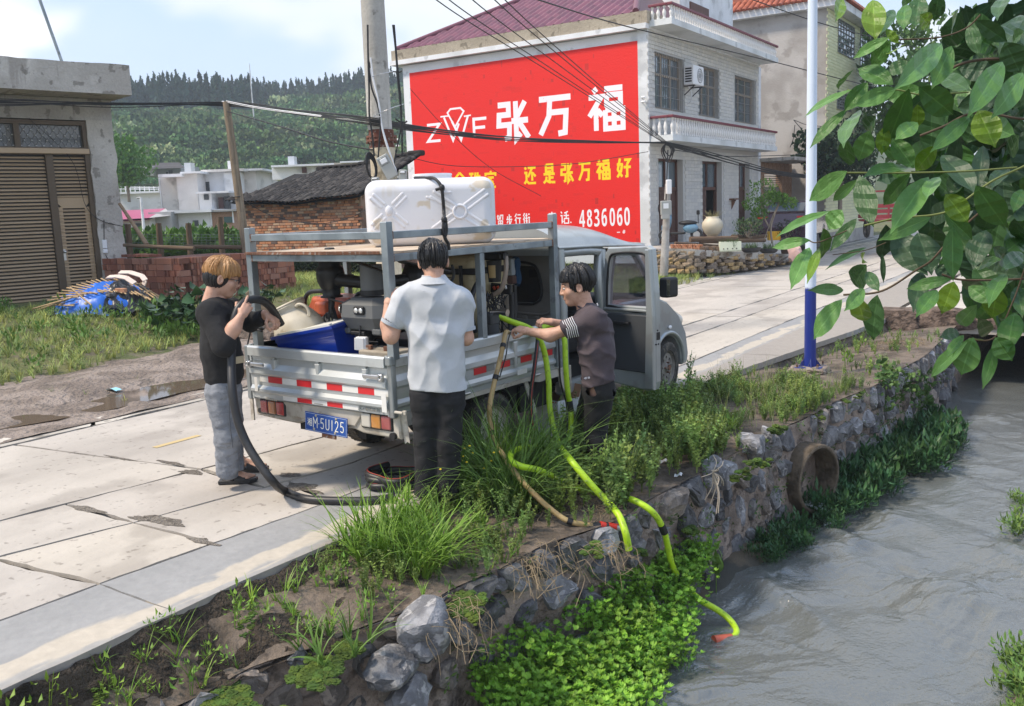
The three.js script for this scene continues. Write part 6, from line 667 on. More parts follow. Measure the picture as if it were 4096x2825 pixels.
// white water tank on the rack
{
const tc=at(1733,1000,7.32),o=thing('water_tank','large rounded white plastic tank with rust stains on the truck rack','water tank',[tc.x,1.702,tc.z],0.64);const hw=0.49,h=0.50,dp=0.3;
const st=tex(512,1.4,(u,v)=>{const a=fbm(u*4,v*4,7,5,4),b=fbm(u*14,v*5,9,4,14);let c=mix3([0.70,0.70,0.73],[0.76,0.76,0.78],a);const low=ss(0.62,0.70,fbm(u*7 + 2,v*9,5,5));c=mix3(c,[0.52,0.38,0.17],low*0.55);c=mix3(c,[0.60,0.54,0.42],ss(0.60,0.72,b)*0.35);return c;});
const pl=phy({map:st,roughness:0.38,clearcoat:0.2,sheen:0.2});const body=new RoundedBoxGeometry(hw*2,h,dp*2,6,0.095);mesh('tank_body',body.translate(0,h/2,0),pl,o);
const bar=(x0,y0,x1,y1,r=0.014)=>mv(new THREE.CapsuleGeometry(r,Math.hypot(x1 - x0,y1 - y0),3,8),[(x0 + x1)/2,(y0 + y1)/2,dp - 0.003],[0,0,Math.atan2(x0 - x1,y1 - y0)],[1,1,0.5]);
const q=(cx,cy,a,L,w)=>[bar(cx + Math.cos(a)*0.06 - Math.sin(a)*w,cy + Math.sin(a)*0.06 + Math.cos(a)*w,cx + Math.cos(a)*L - Math.sin(a)*w,cy + Math.sin(a)*L + Math.cos(a)*w),bar(cx + Math.cos(a)*0.06 + Math.sin(a)*w,cy + Math.sin(a)*0.06 - Math.cos(a)*w,cx + Math.cos(a)*L + Math.sin(a)*w,cy + Math.sin(a)*L - Math.cos(a)*w)];
const rib=[];for(const a of[0.75,2.4,-0.75,-2.4])rib.push(...q(-0.31,0.27,a,0.16,0.018));for(const a of[0.6,2.55,-0.6,-2.55])rib.push(...q(0.22,0.245,a,0.24,0.022));rib.push(bar(0.10,0.39,0.15,0.39),bar(-0.02,0.36,0.03,0.34));mesh('moulded_rib',rib,pl,o);mesh('moulded_boss',[torus(0.048,0.011,0.22,0.245,dp + 0.002,null,28,8),ball(0.028,-0.31,0.27,dp,[1,1.4,0.5],12)],pl,o);
mesh('fill_lid',[cyl(0.15,0.148,0.05,0.02,h + 0.02,-0.08,null,32),cyl(0.155,0.155,0.016,0.02,h + 0.035,-0.08,null,32),cyl(0.155,0.155,0.012,0.02,h + 0.012,-0.08,null,32)],std({color:lin(0.72,0.73,0.76),roughness:0.5}),o);
const f=(px,py)=>at(px,py,6.98),g=(px,py)=>toW(TR(px,py,'x',0.03)),wf=V(0,0,0);
tag(mesh('tie_strap',[tube([at(1660,712,7.25),at(1700,713,7.12),at(1740,716,7.02),f(1764,745),f(1772,800),f(1776,850),g(1778,890),g(1778,940),g(1782,958),g(1792,975),g(1796,1000)],0.013,70,6),tube([f(1772,750),f(1755,756),f(1742,760)],0.011,10,6),ball(0.022,...f(1768,752).toArray(),[1,1.3,1],10),ball(0.022,...g(1777,880).toArray(),[1,1.3,1],10),tube([g(1774,885),g(1772,925),g(1778,948),g(1786,930),g(1784,885)],0.011,20,6)],Mt.black),'black knotted tie strap over the white tank','strap');
}
// things in the bed
const A3=(p,b)=>[p.x - b[0],p.y - b[1],p.z - b[2]];
{
const c=TR(1196,1318,'z',0.86),o=thingT('plastic_drum','tilted dirty cream plastic drum with a broken handle at the tailgate','drum',[c.x,c.y,c.z]);const m=std({map:mottle(512,0.6,[0.58,0.53,0.42],[0.68,0.63,0.52],5,6,[0.44,0.37,0.26],141,0.06),roughness:0.5});const g=lathe([[0.115,0.215],[0.135,0.215],[0.137,0.175],[0.127,0.165],[0.132,0.145],[0.165,0.09],[0.192,0.03],[0.195,-0.05],[0.202,-0.06],[0.202,-0.075],[0.195,-0.085],[0.19,-0.22],[0,-0.22]],36),RT=[0.22,0,0.36];mesh('drum_body',mv(g,[0,0,0],RT),m,o);mesh('screw_rim',[0.205,0.19].map((y)=>mv(torus(0.136,0.006,0,y,0,[Math.PI/2,0,0],36,8),[0,0,0],RT)),m,o);mesh('handle',mv(mv(new THREE.TorusGeometry(0.06,0.013,8,16,Math.PI),[0.165,0.11,0.02],[0,0.3,-1.0],[1,0.8,1]),[0,0,0],RT),m,o);
const hl=TR(1290,1330,'z',0.78);const l=thingT('drum_lid','round cream plastic lid standing behind the blue basin','lid',[hl.x,hl.y - 0.03,hl.z]);mesh('lid_disc',[mv(cyl(0.17,0.17,0.02,0,0,0,null,32),[0,0,0],[1.1,0,0.2]),mv(torus(0.168,0.014,0,0,0,[Math.PI/2,0,0],36,8),[0,0,0],[1.1,0,0.2])],m,l);}
{
const c=TR(1290,1345,'z',0.88),o=thingT('blue_basin','tilted bright blue plastic basin with a white rim behind the tailgate','basin',[c.x,c.y - 0.02,c.z]);const bl=phy({color:lin(0.006,0.035,0.30),roughness:0.3,clearcoat:0.4});const R4=(w,d,y0,w2,d2,y1)=>{const g=new THREE.CylinderGeometry(1,1,1,4,6,true,Math.PI/4),p=g.attributes.position;for(let i=0;i<p.count;i++){const t=p.getY(i)+ 0.5;p.setXYZ(i,Math.sign(p.getX(i))*mix(w,w2,t),mix(y0,y1,t),Math.sign(p.getZ(i))*mix(d,d2,t));}return toCreasedNormals(g,0.4);};
const g=[R4(0.26,0.14,-0.2,0.315,0.18,0.09),box(0.5,0.02,0.26,0,-0.19,0)];for(const y of[0.05,0.02,-0.01])g.push(R4(0.312 +(y - 0.05)*0.2,0.178 +(y - 0.05)*0.15,y,0.314 +(y - 0.05)*0.2,0.18 +(y - 0.05)*0.15,y + 0.008));const tilt=(q)=>mv(q,[0,0,0],[0.1,0.05,0.17]);mesh('basin_body',g.map(tilt),bl,o);mesh('rim',[box(0.66,0.022,0.03,0,0.09,0.185),box(0.66,0.022,0.03,0,0.09,-0.185),box(0.03,0.022,0.34,0.32,0.09,0),box(0.03,0.022,0.34,-0.32,0.09,0)].map(tilt),bl,o);mesh('white_liner',[box(0.56,0.016,0.03,0.03,0.108,0.18),box(0.6,0.012,0.3,0,0.102,0)].map(tilt),std({color:lin(0.66,0.66,0.6),roughness:0.7}),o);}
{
const b=TR(1495,1262,'z',0.80),o=thingT('farm_drone','grey and black folded crop spraying drone with round lamps on its body','drone',[b.x,b.y,b.z]);const gr=std({color:lin(0.125,0.13,0.13),roughness:0.5}),bk=std({color:lin(0.013,0.013,0.014),roughness:0.45}),L=(px,py,z)=>A3(TR(px,py,'z',z),[b.x,b.y,b.z]);
const hull=(w0,w1,y0,y1,d0,d1)=>{const p=[];for(const[w,y,d]of[[w0,y0,d0],[w1,y1,d1]])for(const[sx,sz]of[[1,0.5],[0.62,1],[-0.62,1],[-1,0.5],[-1,-0.5],[-0.62,-1],[0.62,-1],[1,-0.5]])p.push(V(sx*w,y,sz*d));return new ConvexGeometry(p);};
mesh('body',[hull(0.21,0.25,-0.09,0.0,0.12,0.17),hull(0.25,0.24,0.0,0.09,0.17,0.16),hull(0.24,0.15,0.09,0.135,0.16,0.1),rbox(0.09,0.05,0.1,0.015,-0.17,-0.1,0.08),rbox(0.09,0.05,0.1,0.015,0.14,-0.1,0.08)],gr,o);
for(const[x,z,ry]of[[-0.215,0.115,-0.75],[0.03,0.172,0.0]]){const g=new THREE.Group();g.name='lamp_cluster';o.add(g);g.position.set(x,0.055,z);g.rotation.y=ry;mesh('housing',rbox(0.1,0.06,0.02,0.01,0,0,0,null,2),bk,g);for(const s of[-1,1])mesh('lamp',ball(0.02,s*0.023,0,0.008,[1,1,0.5],14),phy({color:lin(0.75,0.75,0.72),roughness:0.1,clearcoat:1,metalness:0.4}),g);}
mesh('screw',[[-0.12,0.12,0.1],[0.07,0.12,0.1]].map(([x,y,z])=>ball(0.012,x,y,z,[1,0.5,1],8)),bk,o);mesh('neck',[cyl(0.085,0.08,0.21,-0.02,0.26,-0.02,null,28)],gr,o);mesh('neck_band',cyl(0.088,0.088,0.04,-0.02,0.165,-0.02,null,28),bk,o);
mesh('camera',[rbox(0.14,0.03,0.08,0.01,-0.04,-0.115,0.1),rbox(0.12,0.08,0.06,0.015,-0.03,-0.16,0.09),cyl(0.03,0.03,0.05,0.01,-0.165,0.13,[Math.PI/2,0,0],18),cyl(0.035,0.035,0.02,0.01,-0.165,0.12,[Math.PI/2,0,0],18)],bk,o);mesh('lens',ball(0.018,0.01,-0.165,0.155,[1,1,0.4],12),phy({color:lin(0.02,0.02,0.03),roughness:0.05,clearcoat:1}),o);
const h=L(1322,1110,0.72),pod=lathe([[0,0.205],[0.055,0.2],[0.06,0.16],[0.085,0.155],[0.08,0.09],[0.1,0.07],[0.108,0.03],[0.1,-0.03],[0.078,-0.08],[0.068,-0.085],[0.068,-0.135],[0.085,-0.14],[0.085,-0.15],[0,-0.155]],24);mesh('rotor_motor',[mv(pod,h),rbox(0.06,0.03,0.06,0.01,h[0]+ 0.01,h[1]+ 0.21,h[2])],bk,o);mesh('arm',[rod([h[0]+ 0.06,h[1]- 0.015,h[2]],[0.02,h[1]- 0.05,-0.1],0.05,0.04,14)],bk,o);mesh('arm_joint',rod([h[0]+ 0.19,h[1]- 0.025,h[2]- 0.02],[h[0]+ 0.2,h[1]- 0.025,h[2]- 0.02],0.054,0.054,14),gr,o);
const blade=(a,c,w,up)=>{const g=new THREE.BoxGeometry(1,0.008,w,20,1,3),p=g.attributes.position;for(let i=0;i<p.count;i++){const t=p.getX(i)+ 0.5,k=Math.sin(Math.min(1,t*1.15 + 0.1)*Math.PI*0.9)*0.8 + 0.25;p.setZ(i,p.getZ(i)*k);p.setY(i,p.getY(i)+ p.getZ(i)*0.5*(1 - t));}const A=V(...a),B=V(...c),d=B.clone().sub(A),L0=d.length();d.normalize();const z=new THREE.Vector3().crossVectors(d,V(0,1,0)).normalize(),y=new THREE.Vector3().crossVectors(z,d);g.scale(L0,1,1);return g.applyMatrix4(new THREE.Matrix4().makeBasis(d,y,z).setPosition(A.add(B).multiplyScalar(0.5)));};
mesh('propeller_blade',blade([h[0]+ 0.03,h[1]+ 0.185,h[2]],L(1560,1098,0.95),0.085),bk,o);mesh('propeller_blade',blade([h[0],h[1]- 0.165,h[2]+ 0.02],L(1440,1222,0.86),0.08),std({color:lin(0.06,0.06,0.062),roughness:0.4}),o);mesh('propeller_blade',blade(L(1590,1045,0.7),L(1800,1085,0.6),0.08),bk,o);mesh('rotor_motor',mv(lathe([[0,0.1],[0.07,0.1],[0.1,0.03],[0.1,-0.05],[0.07,-0.1],[0,-0.11]],20),L(1660,1110,0.4)),bk,o);mesh('arm',rod(L(1660,1115,0.4),L(1530,1130,0.7),0.045,0.045,12),bk,o);
mesh('spray_head',[rod([h[0]+ 0.0,h[1]- 0.15,h[2]],[h[0]+ 0.0,h[1]- 0.27,h[2]+ 0.02],0.028,0.02,12),mv(prism([[-0.01,0],[0.02,0],[0.09,-0.2],[0.02,-0.2]],0.03),[h[0],h[1]- 0.22,h[2]]),rbox(0.05,0.05,0.05,0.012,h[0]- 0.02,h[1]- 0.29,h[2]+ 0.02),torus(0.03,0.007,h[0]- 0.03,h[1]- 0.31,h[2]+ 0.04,[0,0,0],14,6)],bk,o);mesh('spray_tube',rod([h[0],h[1]- 0.3,h[2]+ 0.02],[h[0]+ 0.01,h[1]- 0.38,h[2]+ 0.03],0.012),std({color:lin(0.5,0.46,0.28),roughness:0.3}),o);}
{
const b=TR(1340,1300,'z',0.42),o=thingT('generator','orange petrol generator in a black tubular frame behind the drone','generator',[b.x,0.62,b.z]);const L=(px,py,z)=>A3(TR(px,py,'z',z),[b.x,0.62,b.z]);const og=std({map:mottle(256,0.4,[0.40,0.075,0.025],[0.5,0.11,0.035],5,5,[0.3,0.07,0.035],151,0.1),roughness:0.4});
const c=L(1355,1225,0.42);const tk=new RoundedBoxGeometry(0.6,0.17,0.36,2,0.04),p=tk.attributes.position;for(let i=0;i<p.count;i++)if(p.getY(i)>0){p.setX(i,p.getX(i)*0.85);p.setZ(i,p.getZ(i)*0.85);}mesh('fuel_tank',[mv(tk,[c[0]+ 0.03,c[1],c[2]- 0.05]),rbox(0.16,0.12,0.38,0.03,c[0]- 0.06,c[1]- 0.01,c[2]- 0.04)],og,o);mesh('tank_rim',rbox(0.68,0.02,0.42,0.008,c[0]+ 0.02,c[1]- 0.1,c[2]- 0.05),std({color:lin(0.25,0.09,0.045),roughness:0.8}),o);mesh('band',[rbox(0.35,0.045,0.02,0.004,c[0]+ 0.22,c[1]- 0.14,c[2]+ 0.16)],og,o);
const fr=L(1228,1170,0.5);mesh('tube_frame',[tube([L(1222,1330,0.5),L(1219,1250,0.5),L(1221,1195,0.5),L(1235,1172,0.5),L(1290,1165,0.5),L(1330,1168,0.5)],0.018,40,10),tube([L(1422,1290,0.42),L(1422,1200,0.42),L(1432,1178,0.42),L(1470,1168,0.42)],0.018,30,10),rod(L(1222,1262,0.5),L(1420,1280,0.5),0.014),rod(L(1225,1330,0.5),L(1420,1345,0.5),0.016),rod(L(1222,1250,0.5),L(1260,1215,0.1),0.014)],Mt.black,o);mesh('engine',[rbox(0.5,0.24,0.32,0.03,c[0]+ 0.05,c[1]- 0.32,c[2]- 0.05),cyl(0.1,0.1,0.1,c[0]- 0.1,c[1]- 0.3,c[2]+ 0.12,[Math.PI/2,0,0],20)],Mt.black,o);mesh('control_panel',rbox(0.3,0.06,0.02,0.005,c[0]- 0.1,c[1]- 0.14,c[2]+ 0.165),std({color:lin(0.12,0.06,0.05),roughness:0.8}),o);}
{
const L=(px,py,z)=>TR(px,py,'z',z);const yel=phy({map:mottle(512,0.8,[0.50,0.42,0.23],[0.62,0.54,0.34],4,5,[0.42,0.33,0.18],161,0.04),roughness:0.5});
const o=thingT('mixing_tank','tall yellowish plastic tank with volume marks standing in the bed','tank',[-0.62,0.62,-0.25]);mesh('tank_body',[rbox(0.62,0.98,0.5,0.08,0,0.49,-0.2,null,3),cyl(0.12,0.12,0.05,0,1.0,-0.2)],yel,o);mesh('volume_mark',[0,1,2,3,4,5,6].map((k)=>box(k % 2?0.06:0.1,0.006,0.003,0.06,0.4 + k*0.08,0.0515)),Mt.black,o);mesh('steel_band',[rbox(0.66,0.05,0.54,0.01,0,0.85,-0.2)],Mt.black,o);mesh('cage_bar',[rod([-0.12,0.1,0.08],[-0.12,0.95,0.08],0.018),rod([0.2,0.1,0.08],[0.2,0.9,0.08],0.016)],Mt.black,o);
const o1=thingT('mixing_tank','pale cream plastic tank half hidden behind the right rack post','tank',[TR(1985,1200,'x',-0.42).x,0.62,TR(1985,1200,'x',-0.42).z + 0.1]);mesh('tank_body',[rbox(0.26,0.72,0.26,0.04,0,0.36,-0.1,null,3)],std({map:mottle(256,0.6,[0.5,0.42,0.32],[0.6,0.52,0.42],4,5,[0.4,0.32,0.22],162,0.05),roughness:0.6}),o1);mesh('tank_cap',cyl(0.06,0.06,0.05,0,0.74,-0.1),Mt.black,o1);
const f=TR(1977,1075,'x',-0.2),o2=thingT('water_filter','black water filter with a brass coloured label and a clear curved hose','filter',[f.x,f.y - 0.1,f.z]);mesh('filter_head',[rbox(0.22,0.06,0.12,0.02,0,0.2,0,null,2),cyl(0.03,0.03,0.26,0,0.2,0.02,[0,0,Math.PI/2],14)],Mt.black,o2);mesh('filter_bowl',[cyl(0.05,0.062,0.17,0,0.08,0,null,24)],Mt.black,o2);mesh('label_plate',mv(new THREE.CylinderGeometry(0.0625,0.058,0.1,16,1,true,-0.2,1.0),[0,0.08,0]),std({color:lin(0.45,0.32,0.14),roughness:0.5}),o2);mesh('clear_hose',tube([[0.12,0.2,0],[0.13,0.08,0.02],[0.09,-0.06,0.04],[-0.02,-0.12,0.05],[-0.14,-0.13,0.06]],0.02,30,10),phy({color:lin(0.42,0.34,0.27),transmission:0.35,roughness:0.15,thickness:0}),o2);
const s=TR(2005,1155,'x',-0.2),o3=thingT('switch_panel','black switch panel with three orange rocker switches and one white','switch panel',[s.x,s.y,s.z]);mesh('panel',mv(rbox(0.2,0.08,0.03,0.008),[0,0,0],[0,0,-0.08]),Mt.black,o3);for(let k=0;k<4;k++)mesh('switch',rbox(0.018,0.03,0.02,0.004,-0.055 + k*0.038,0.006 + k*0.003,0.018,[0.3,0,0.3]),std({color:k<3?lin(0.6,0.08,0.03):lin(0.7,0.7,0.68),roughness:0.4}),o3);
const w=[];const r=rng(44);for(let k=0;k<26;k++){const X=(a,b)=>TR(a,b,'x',-0.19),a=X(1945 + r(0,90),1165 + r(0,20)),b=X(1945 + r(0,90),1200 + r(0,60)),c=X(1955 + r(0,80),1230 + r(0,110));w.push(tube([a,a.clone().lerp(b,0.5).add(V(r(-0.03,0.03),0,r(0,0.04))),b,b.clone().lerp(c,0.5).add(V(r(-0.04,0.04),0,r(0,0.04))),c],0.0045,20,5));}const wr=tag(mesh('wiring',w,Mt.black),'tangle of thin black wires hanging below the switch panel','wiring');wr.rotation.y=-TH;
const p=TR(1962,1320,'x',-0.16),o4=thingT('water_pump','dark grey electric pump beside the right rack post','pump',[p.x,p.y - 0.1,p.z]);mesh('pump_body',[cyl(0.07,0.07,0.14,0,0.08,0,null,20),rbox(0.12,0.1,0.12,0.02,0,0.19,0),rbox(0.08,0.3,0.1,0.02,0.0,-0.1,0)],std({color:lin(0.05,0.053,0.055),roughness:0.6}),o4);mesh('fitting',[rod([0.02,0.24,0],[0.14,0.25,0.02],0.02),rod([0.14,0.25,0.02],[0.19,0.245,0.02],0.028)],Mt.chrome,o4);
const h=[],X=(a,b)=>TR(a,b,'x',-0.22);h.push(tube([X(1900,1330),X(1885,1250),X(1890,1180),X(1905,1140),X(1930,1110)],0.02,40,8),tube([X(2045,1170),X(2048,1250),X(2036,1340)],0.024,20,8),tube([X(2058,1140),X(2060,1250),X(2052,1350)],0.02,20,8),tube([X(1808,1060),X(1815,1100),X(1800,1140)],0.012,16,8),tube([X(2000,1255),X(2010,1290),X(2005,1335)],0.01,16,6),tube([X(1985,1262),X(1987,1300),X(1985,1340)],0.01,16,6));tag(mesh('suction_hoses',h,Mt.rubber),'several black rubber hoses standing in the bed before the cab','hose').rotation.y=-TH;
const c2=TR(2058,1085,'x',-0.3),o5=tag(mesh('blue_rag',rock(131,[0.06,0.13,0.05],3),std({color:lin(0.012,0.045,0.10),roughness:0.95})),'dark blue rag hung behind the cab window','rag');o5.position.copy(toW(c2));const c3=TR(2028,1068,'x',-0.35);const o6=tag(mesh('grey_box',rbox(0.16,0.14,0.1,0.01),std({color:lin(0.3,0.33,0.35)})),'grey box on a brown board near the black filter','box');o6.position.copy(toW(c3));const o7=tag(mesh('brown_board',rbox(0.28,0.07,0.1,0.01),std({color:lin(0.09,0.045,0.035)})),'dark red brown board under the grey box','board');o7.position.copy(toW(TR(2008,1118,'x',-0.4)));
const m=L(1448,1375,0.95),o8=thingT('charger_box','small white square box hung at the tailgate beside the blue basin','box',[m.x,m.y,m.z]);mesh('case',rbox(0.085,0.1,0.05,0.012,0,0,0,[0,0.35,-0.05],2),Mt.white,o8);mesh('cover',rbox(0.075,0.09,0.01,0.008,0.0,0,0.028,[0,0.35,-0.05]),std({color:lin(0.62,0.63,0.64),roughness:0.4}),o8);mesh('antenna',[rod([-0.02,0.05,0],[-0.02,0.15,-0.02],0.006),rod([0.06,0.02,0],[0.16,0.02,0.0],0.003),rod([0.06,-0.03,0],[0.15,0.0,0.0],0.003)],Mt.darkmetal,o8);
const n=L(1500,1408,0.98),o9=thingT('battery_case','low beige battery case with metal clips behind the tailgate right end','battery case',[n.x + 0.02,n.y - 0.06,n.z - 0.1]);mesh('case',rbox(0.34,0.14,0.24,0.015),std({map:mottle(256,0.4,[0.3,0.26,0.2],[0.38,0.33,0.26],5,4,null,171,0.1),roughness:0.8}),o9);mesh('clip',[-0.09,0.08].map((x)=>rbox(0.05,0.035,0.03,0.006,x,0.085,0.08)),Mt.rust,o9);
const k=L(1700,1330,0.35),o10=thingT('tool_box','black equipment case deep in the bed behind the grey polo shirt','case',[-0.45,0.62,0.35]);mesh('case',[rbox(0.6,0.4,0.4,0.04,0,0.2,0,null,2),rbox(0.3,0.2,0.3,0.03,0.2,0.5,-0.1,null,2)],Mt.black,o10);mesh('strip_light',rbox(0.22,0.02,0.04,0.006,0.32,0.63,-0.1,[0,0.2,-0.08]),Mt.white,o10);
const tw=tag(mesh('cable_tie',[torus(0.045,0.01,-1.43,1.12,1.07,[Math.PI/2,0,0],16,6),rod([-1.47,1.12,1.1],[-1.5,1.0,1.12],0.006),rod([-1.4,1.12,1.1],[-1.34,1.11,1.1],0.008)],Mt.black),'black wire tied round the rear left rack post','wire');tw.rotation.y=-TH;
}
{
const c=TR(2225,1690,'x',-0.12),p=toW([c.x,0,c.z]);const o=thing('cardboard_box','open white printed cardboard box on the road by the truck side','box',[p.x,0,p.z],-0.35);const wh=std({color:lin(0.56,0.58,0.60),roughness:0.8}),br=std({color:lin(0.27,0.16,0.095),roughness:0.9});const w=0.34,h=0.32,d=0.24;
const tx=canvasTex(512,480,(g,W,H)=>{g.fillStyle='#c6ccd0';g.fillRect(0,0,W,H);g.fillStyle='#c43a2c';for(let i=0;i<9;i++){g.fillRect(20 + i*54 +(i % 3)*8,12 +(i % 2)*8,22 +(i % 4)*5,10);g.fillRect(30 + i*54,26,16,6);}g.fillStyle='#1f5aa0';g.fillRect(W - 90,H - 220,90,130);g.fillStyle='#cfd8e0';g.beginPath();g.arc(W - 48,H - 160,34,0,7);g.fill();});
mesh('box_side',[box(0.004,h,d,w/2,h/2,0),box(0.004,h,d,-w/2,h/2,0),box(w - 0.006,h,0.004,0,h/2,-d/2)],wh,o);mesh('printed_side',mv(new THREE.PlaneGeometry(w,h),[0,h/2,d/2]),std({map:tx,roughness:0.8}),o,null,true);mesh('inner_side',[box(w - 0.012,h - 0.01,0.004,0,h/2 + 0.004,-d/2 + 0.006),box(0.004,h - 0.01,d - 0.014,-w/2 + 0.006,h/2 + 0.004,0),box(w - 0.014,0.004,d - 0.014,0,0.02,0)],br,o);mesh('flap',[mv(box(w,0.004,0.12),[0,h + 0.05,-d/2 - 0.02],[1.2,0,0])],br,o);}
// PEOPLE
const CR=V(Math.cos(YAW),0,-Math.sin(YAW));
function field(f,lo,hi,N){
const mc=new MarchingCubes(N,Mt.black,false,false,260000);mc.isolation=0;mc.reset();const F=mc.field;let i=0;const d=[0,1,2].map((k)=>(hi[k]- lo[k])/N);
for(let z=0;z<N;z++)for(let y=0;y<N;y++)for(let x=0;x<N;x++)F[i++]=-f(lo[0]+ x*d[0],lo[1]+ y*d[1],lo[2]+ z*d[2]);
mc.update();const n=mc.count,P=new Float32Array(n*3);for(let k=0;k<n;k++)for(let q=0;q<3;q++)P[k*3 + q]=lo[q]+(mc.positionArray[k*3 + q]+ 1)/2*(hi[q]- lo[q]);
let g=new THREE.BufferGeometry();g.setAttribute('position',new THREE.BufferAttribute(P,3));g=mergeVertices(g,1e-5);g.computeVertexNormals();return g.toNonIndexed();
}
const smin=(a,b,k)=>{const h=Math.max(k - Math.abs(a - b),0)/k;return Math.min(a,b)- h*h*k*0.25;};
function bones(B,k,extra){
const L=B.map(([a,b,ra,rb,cut])=>{a=vec(a);b=vec(b);const d=b.clone().sub(a),l2=d.lengthSq()||1e-9;return[a.x,a.y,a.z,d.x,d.y,d.z,l2,ra,rb,cut,Math.sqrt(l2)];});
return(x,y,z)=>{let m=1e3;for(const q of L){const px=x - q[0],py=y - q[1],pz=z - q[2];const tt=(px*q[3]+ py*q[4]+ pz*q[5])/q[6],t=tt<0?0:tt>1?1:tt;const ex=px - q[3]*t,ey=py - q[4]*t,ez=pz - q[5]*t;let d=Math.sqrt(ex*ex + ey*ey + ez*ez)-(q[7]+(q[8]- q[7])*t);if(q[9])d=Math.max(d,(tt - 1)*q[10]);m=m>900?d:smin(m,d,k);}return extra?extra(m,x,y,z):m;};
}
function bounds(B,pad){const lo=[1e9,1e9,1e9],hi=[-1e9,-1e9,-1e9];for(const[a,b,r,s]of B)for(const p of[vec(a),vec(b)])['x','y','z'].forEach((k,i)=>{lo[i]=Math.min(lo[i],p[k]- Math.max(r,s)- pad);hi[i]=Math.max(hi[i],p[k]+ Math.max(r,s)+ pad);});return[lo,hi];}
const boneMesh=(B,k,N,extra,pad=0.03)=>{const[lo,hi]=bounds(B,pad);return field(bones(B,k,extra),lo,hi,N);};
const wr=(amp,s,sd,dir=1)=>(m,x,y,z)=>m +(fbm(x*s + sd,y*s*dir + z*s,0,3)- 0.5)*amp +(fbm(x*s*2.6 + z*s*1.7 + sd,y*s*2.6*dir,0,2)- 0.5)*amp*0.5;
const skin=phy({map:mottle(256,0.3,[0.50,0.285,0.195],[0.56,0.33,0.235],5,5,[0.46,0.245,0.165],201,0.04),roughness:0.55,sheen:0.15});
const frame=(c,f,u0=V(0,1,0))=>{f=f.clone().normalize();const x=new THREE.Vector3().crossVectors(u0,f).normalize(),u=new THREE.Vector3().crossVectors(f,x);return new THREE.Matrix4().makeBasis(x,u,f).setPosition(c);};
const ell=(x,y,z,c,r)=>{const a=(x - c[0])/r[0],b=(y - c[1])/r[1],d=(z - c[2])/r[2],k0=Math.sqrt(a*a + b*b + d*d),k1=Math.sqrt((a/r[0])**2 +(b/r[1])**2 +(d/r[2])**2);return k1?k0*(k0 - 1)/k1:-Math.min(...r);};
const cap=(x,y,z,a,b,r)=>{const d=[b[0]- a[0],b[1]- a[1],b[2]- a[2]],p=[x - a[0],y - a[1],z - a[2]],t=clamp((p[0]*d[0]+ p[1]*d[1]+ p[2]*d[2])/(d[0]**2 + d[1]**2 + d[2]**2));return Math.hypot(p[0]- d[0]*t,p[1]- d[1]*t,p[2]- d[2]*t)- r;};
function headShape(){
return field((x,y,z)=>{const X=Math.abs(x);let d=ell(X,y,z,[0,0.035,-0.012],[0.077,0.09,0.098]);d=smin(d,ell(X,y,z,[0,-0.045,0.026],[0.061,0.078,0.066]),0.03);d=smin(d,ell(X,y,z,[0,-0.1,0.058],[0.026,0.02,0.022]),0.03);d=smin(d,ell(X,y,z,[0.04,-0.03,0.058],[0.024,0.022,0.022]),0.03);d=smin(d,cap(X,y,z,[0,0.022,0.08],[0.034,0.02,0.076],0.011),0.02);d=Math.max(d,0.011 - Math.hypot(X - 0.032,y,z - 0.1)*0.75);d=smin(d,cap(X,y,z,[0,0.006,0.088],[0,-0.032,0.106],0.0095),0.014);d=smin(d,ell(X,y,z,[0.009,-0.036,0.097],[0.011,0.008,0.011]),0.01);d=smin(d,cap(X,y,z,[0,-0.06,0.089],[0.018,-0.061,0.082],0.007),0.007);d=smin(d,cap(X,y,z,[0,-0.072,0.087],[0.014,-0.072,0.082],0.007),0.008);d=smin(d,Math.max(ell(X,y,z,[0.082,-0.008,-0.012],[0.013,0.033,0.021]),-ell(X,y,z,[0.092,-0.006,-0.008],[0.007,0.02,0.011])),0.008);d=smin(d,cap(x,y,z,[0,-0.05,-0.03],[0,-0.19,-0.05],0.054),0.03);return d;},[-0.13,-0.22,-0.15],[0.13,0.16,0.15],72);
}
const HEAD=headShape();
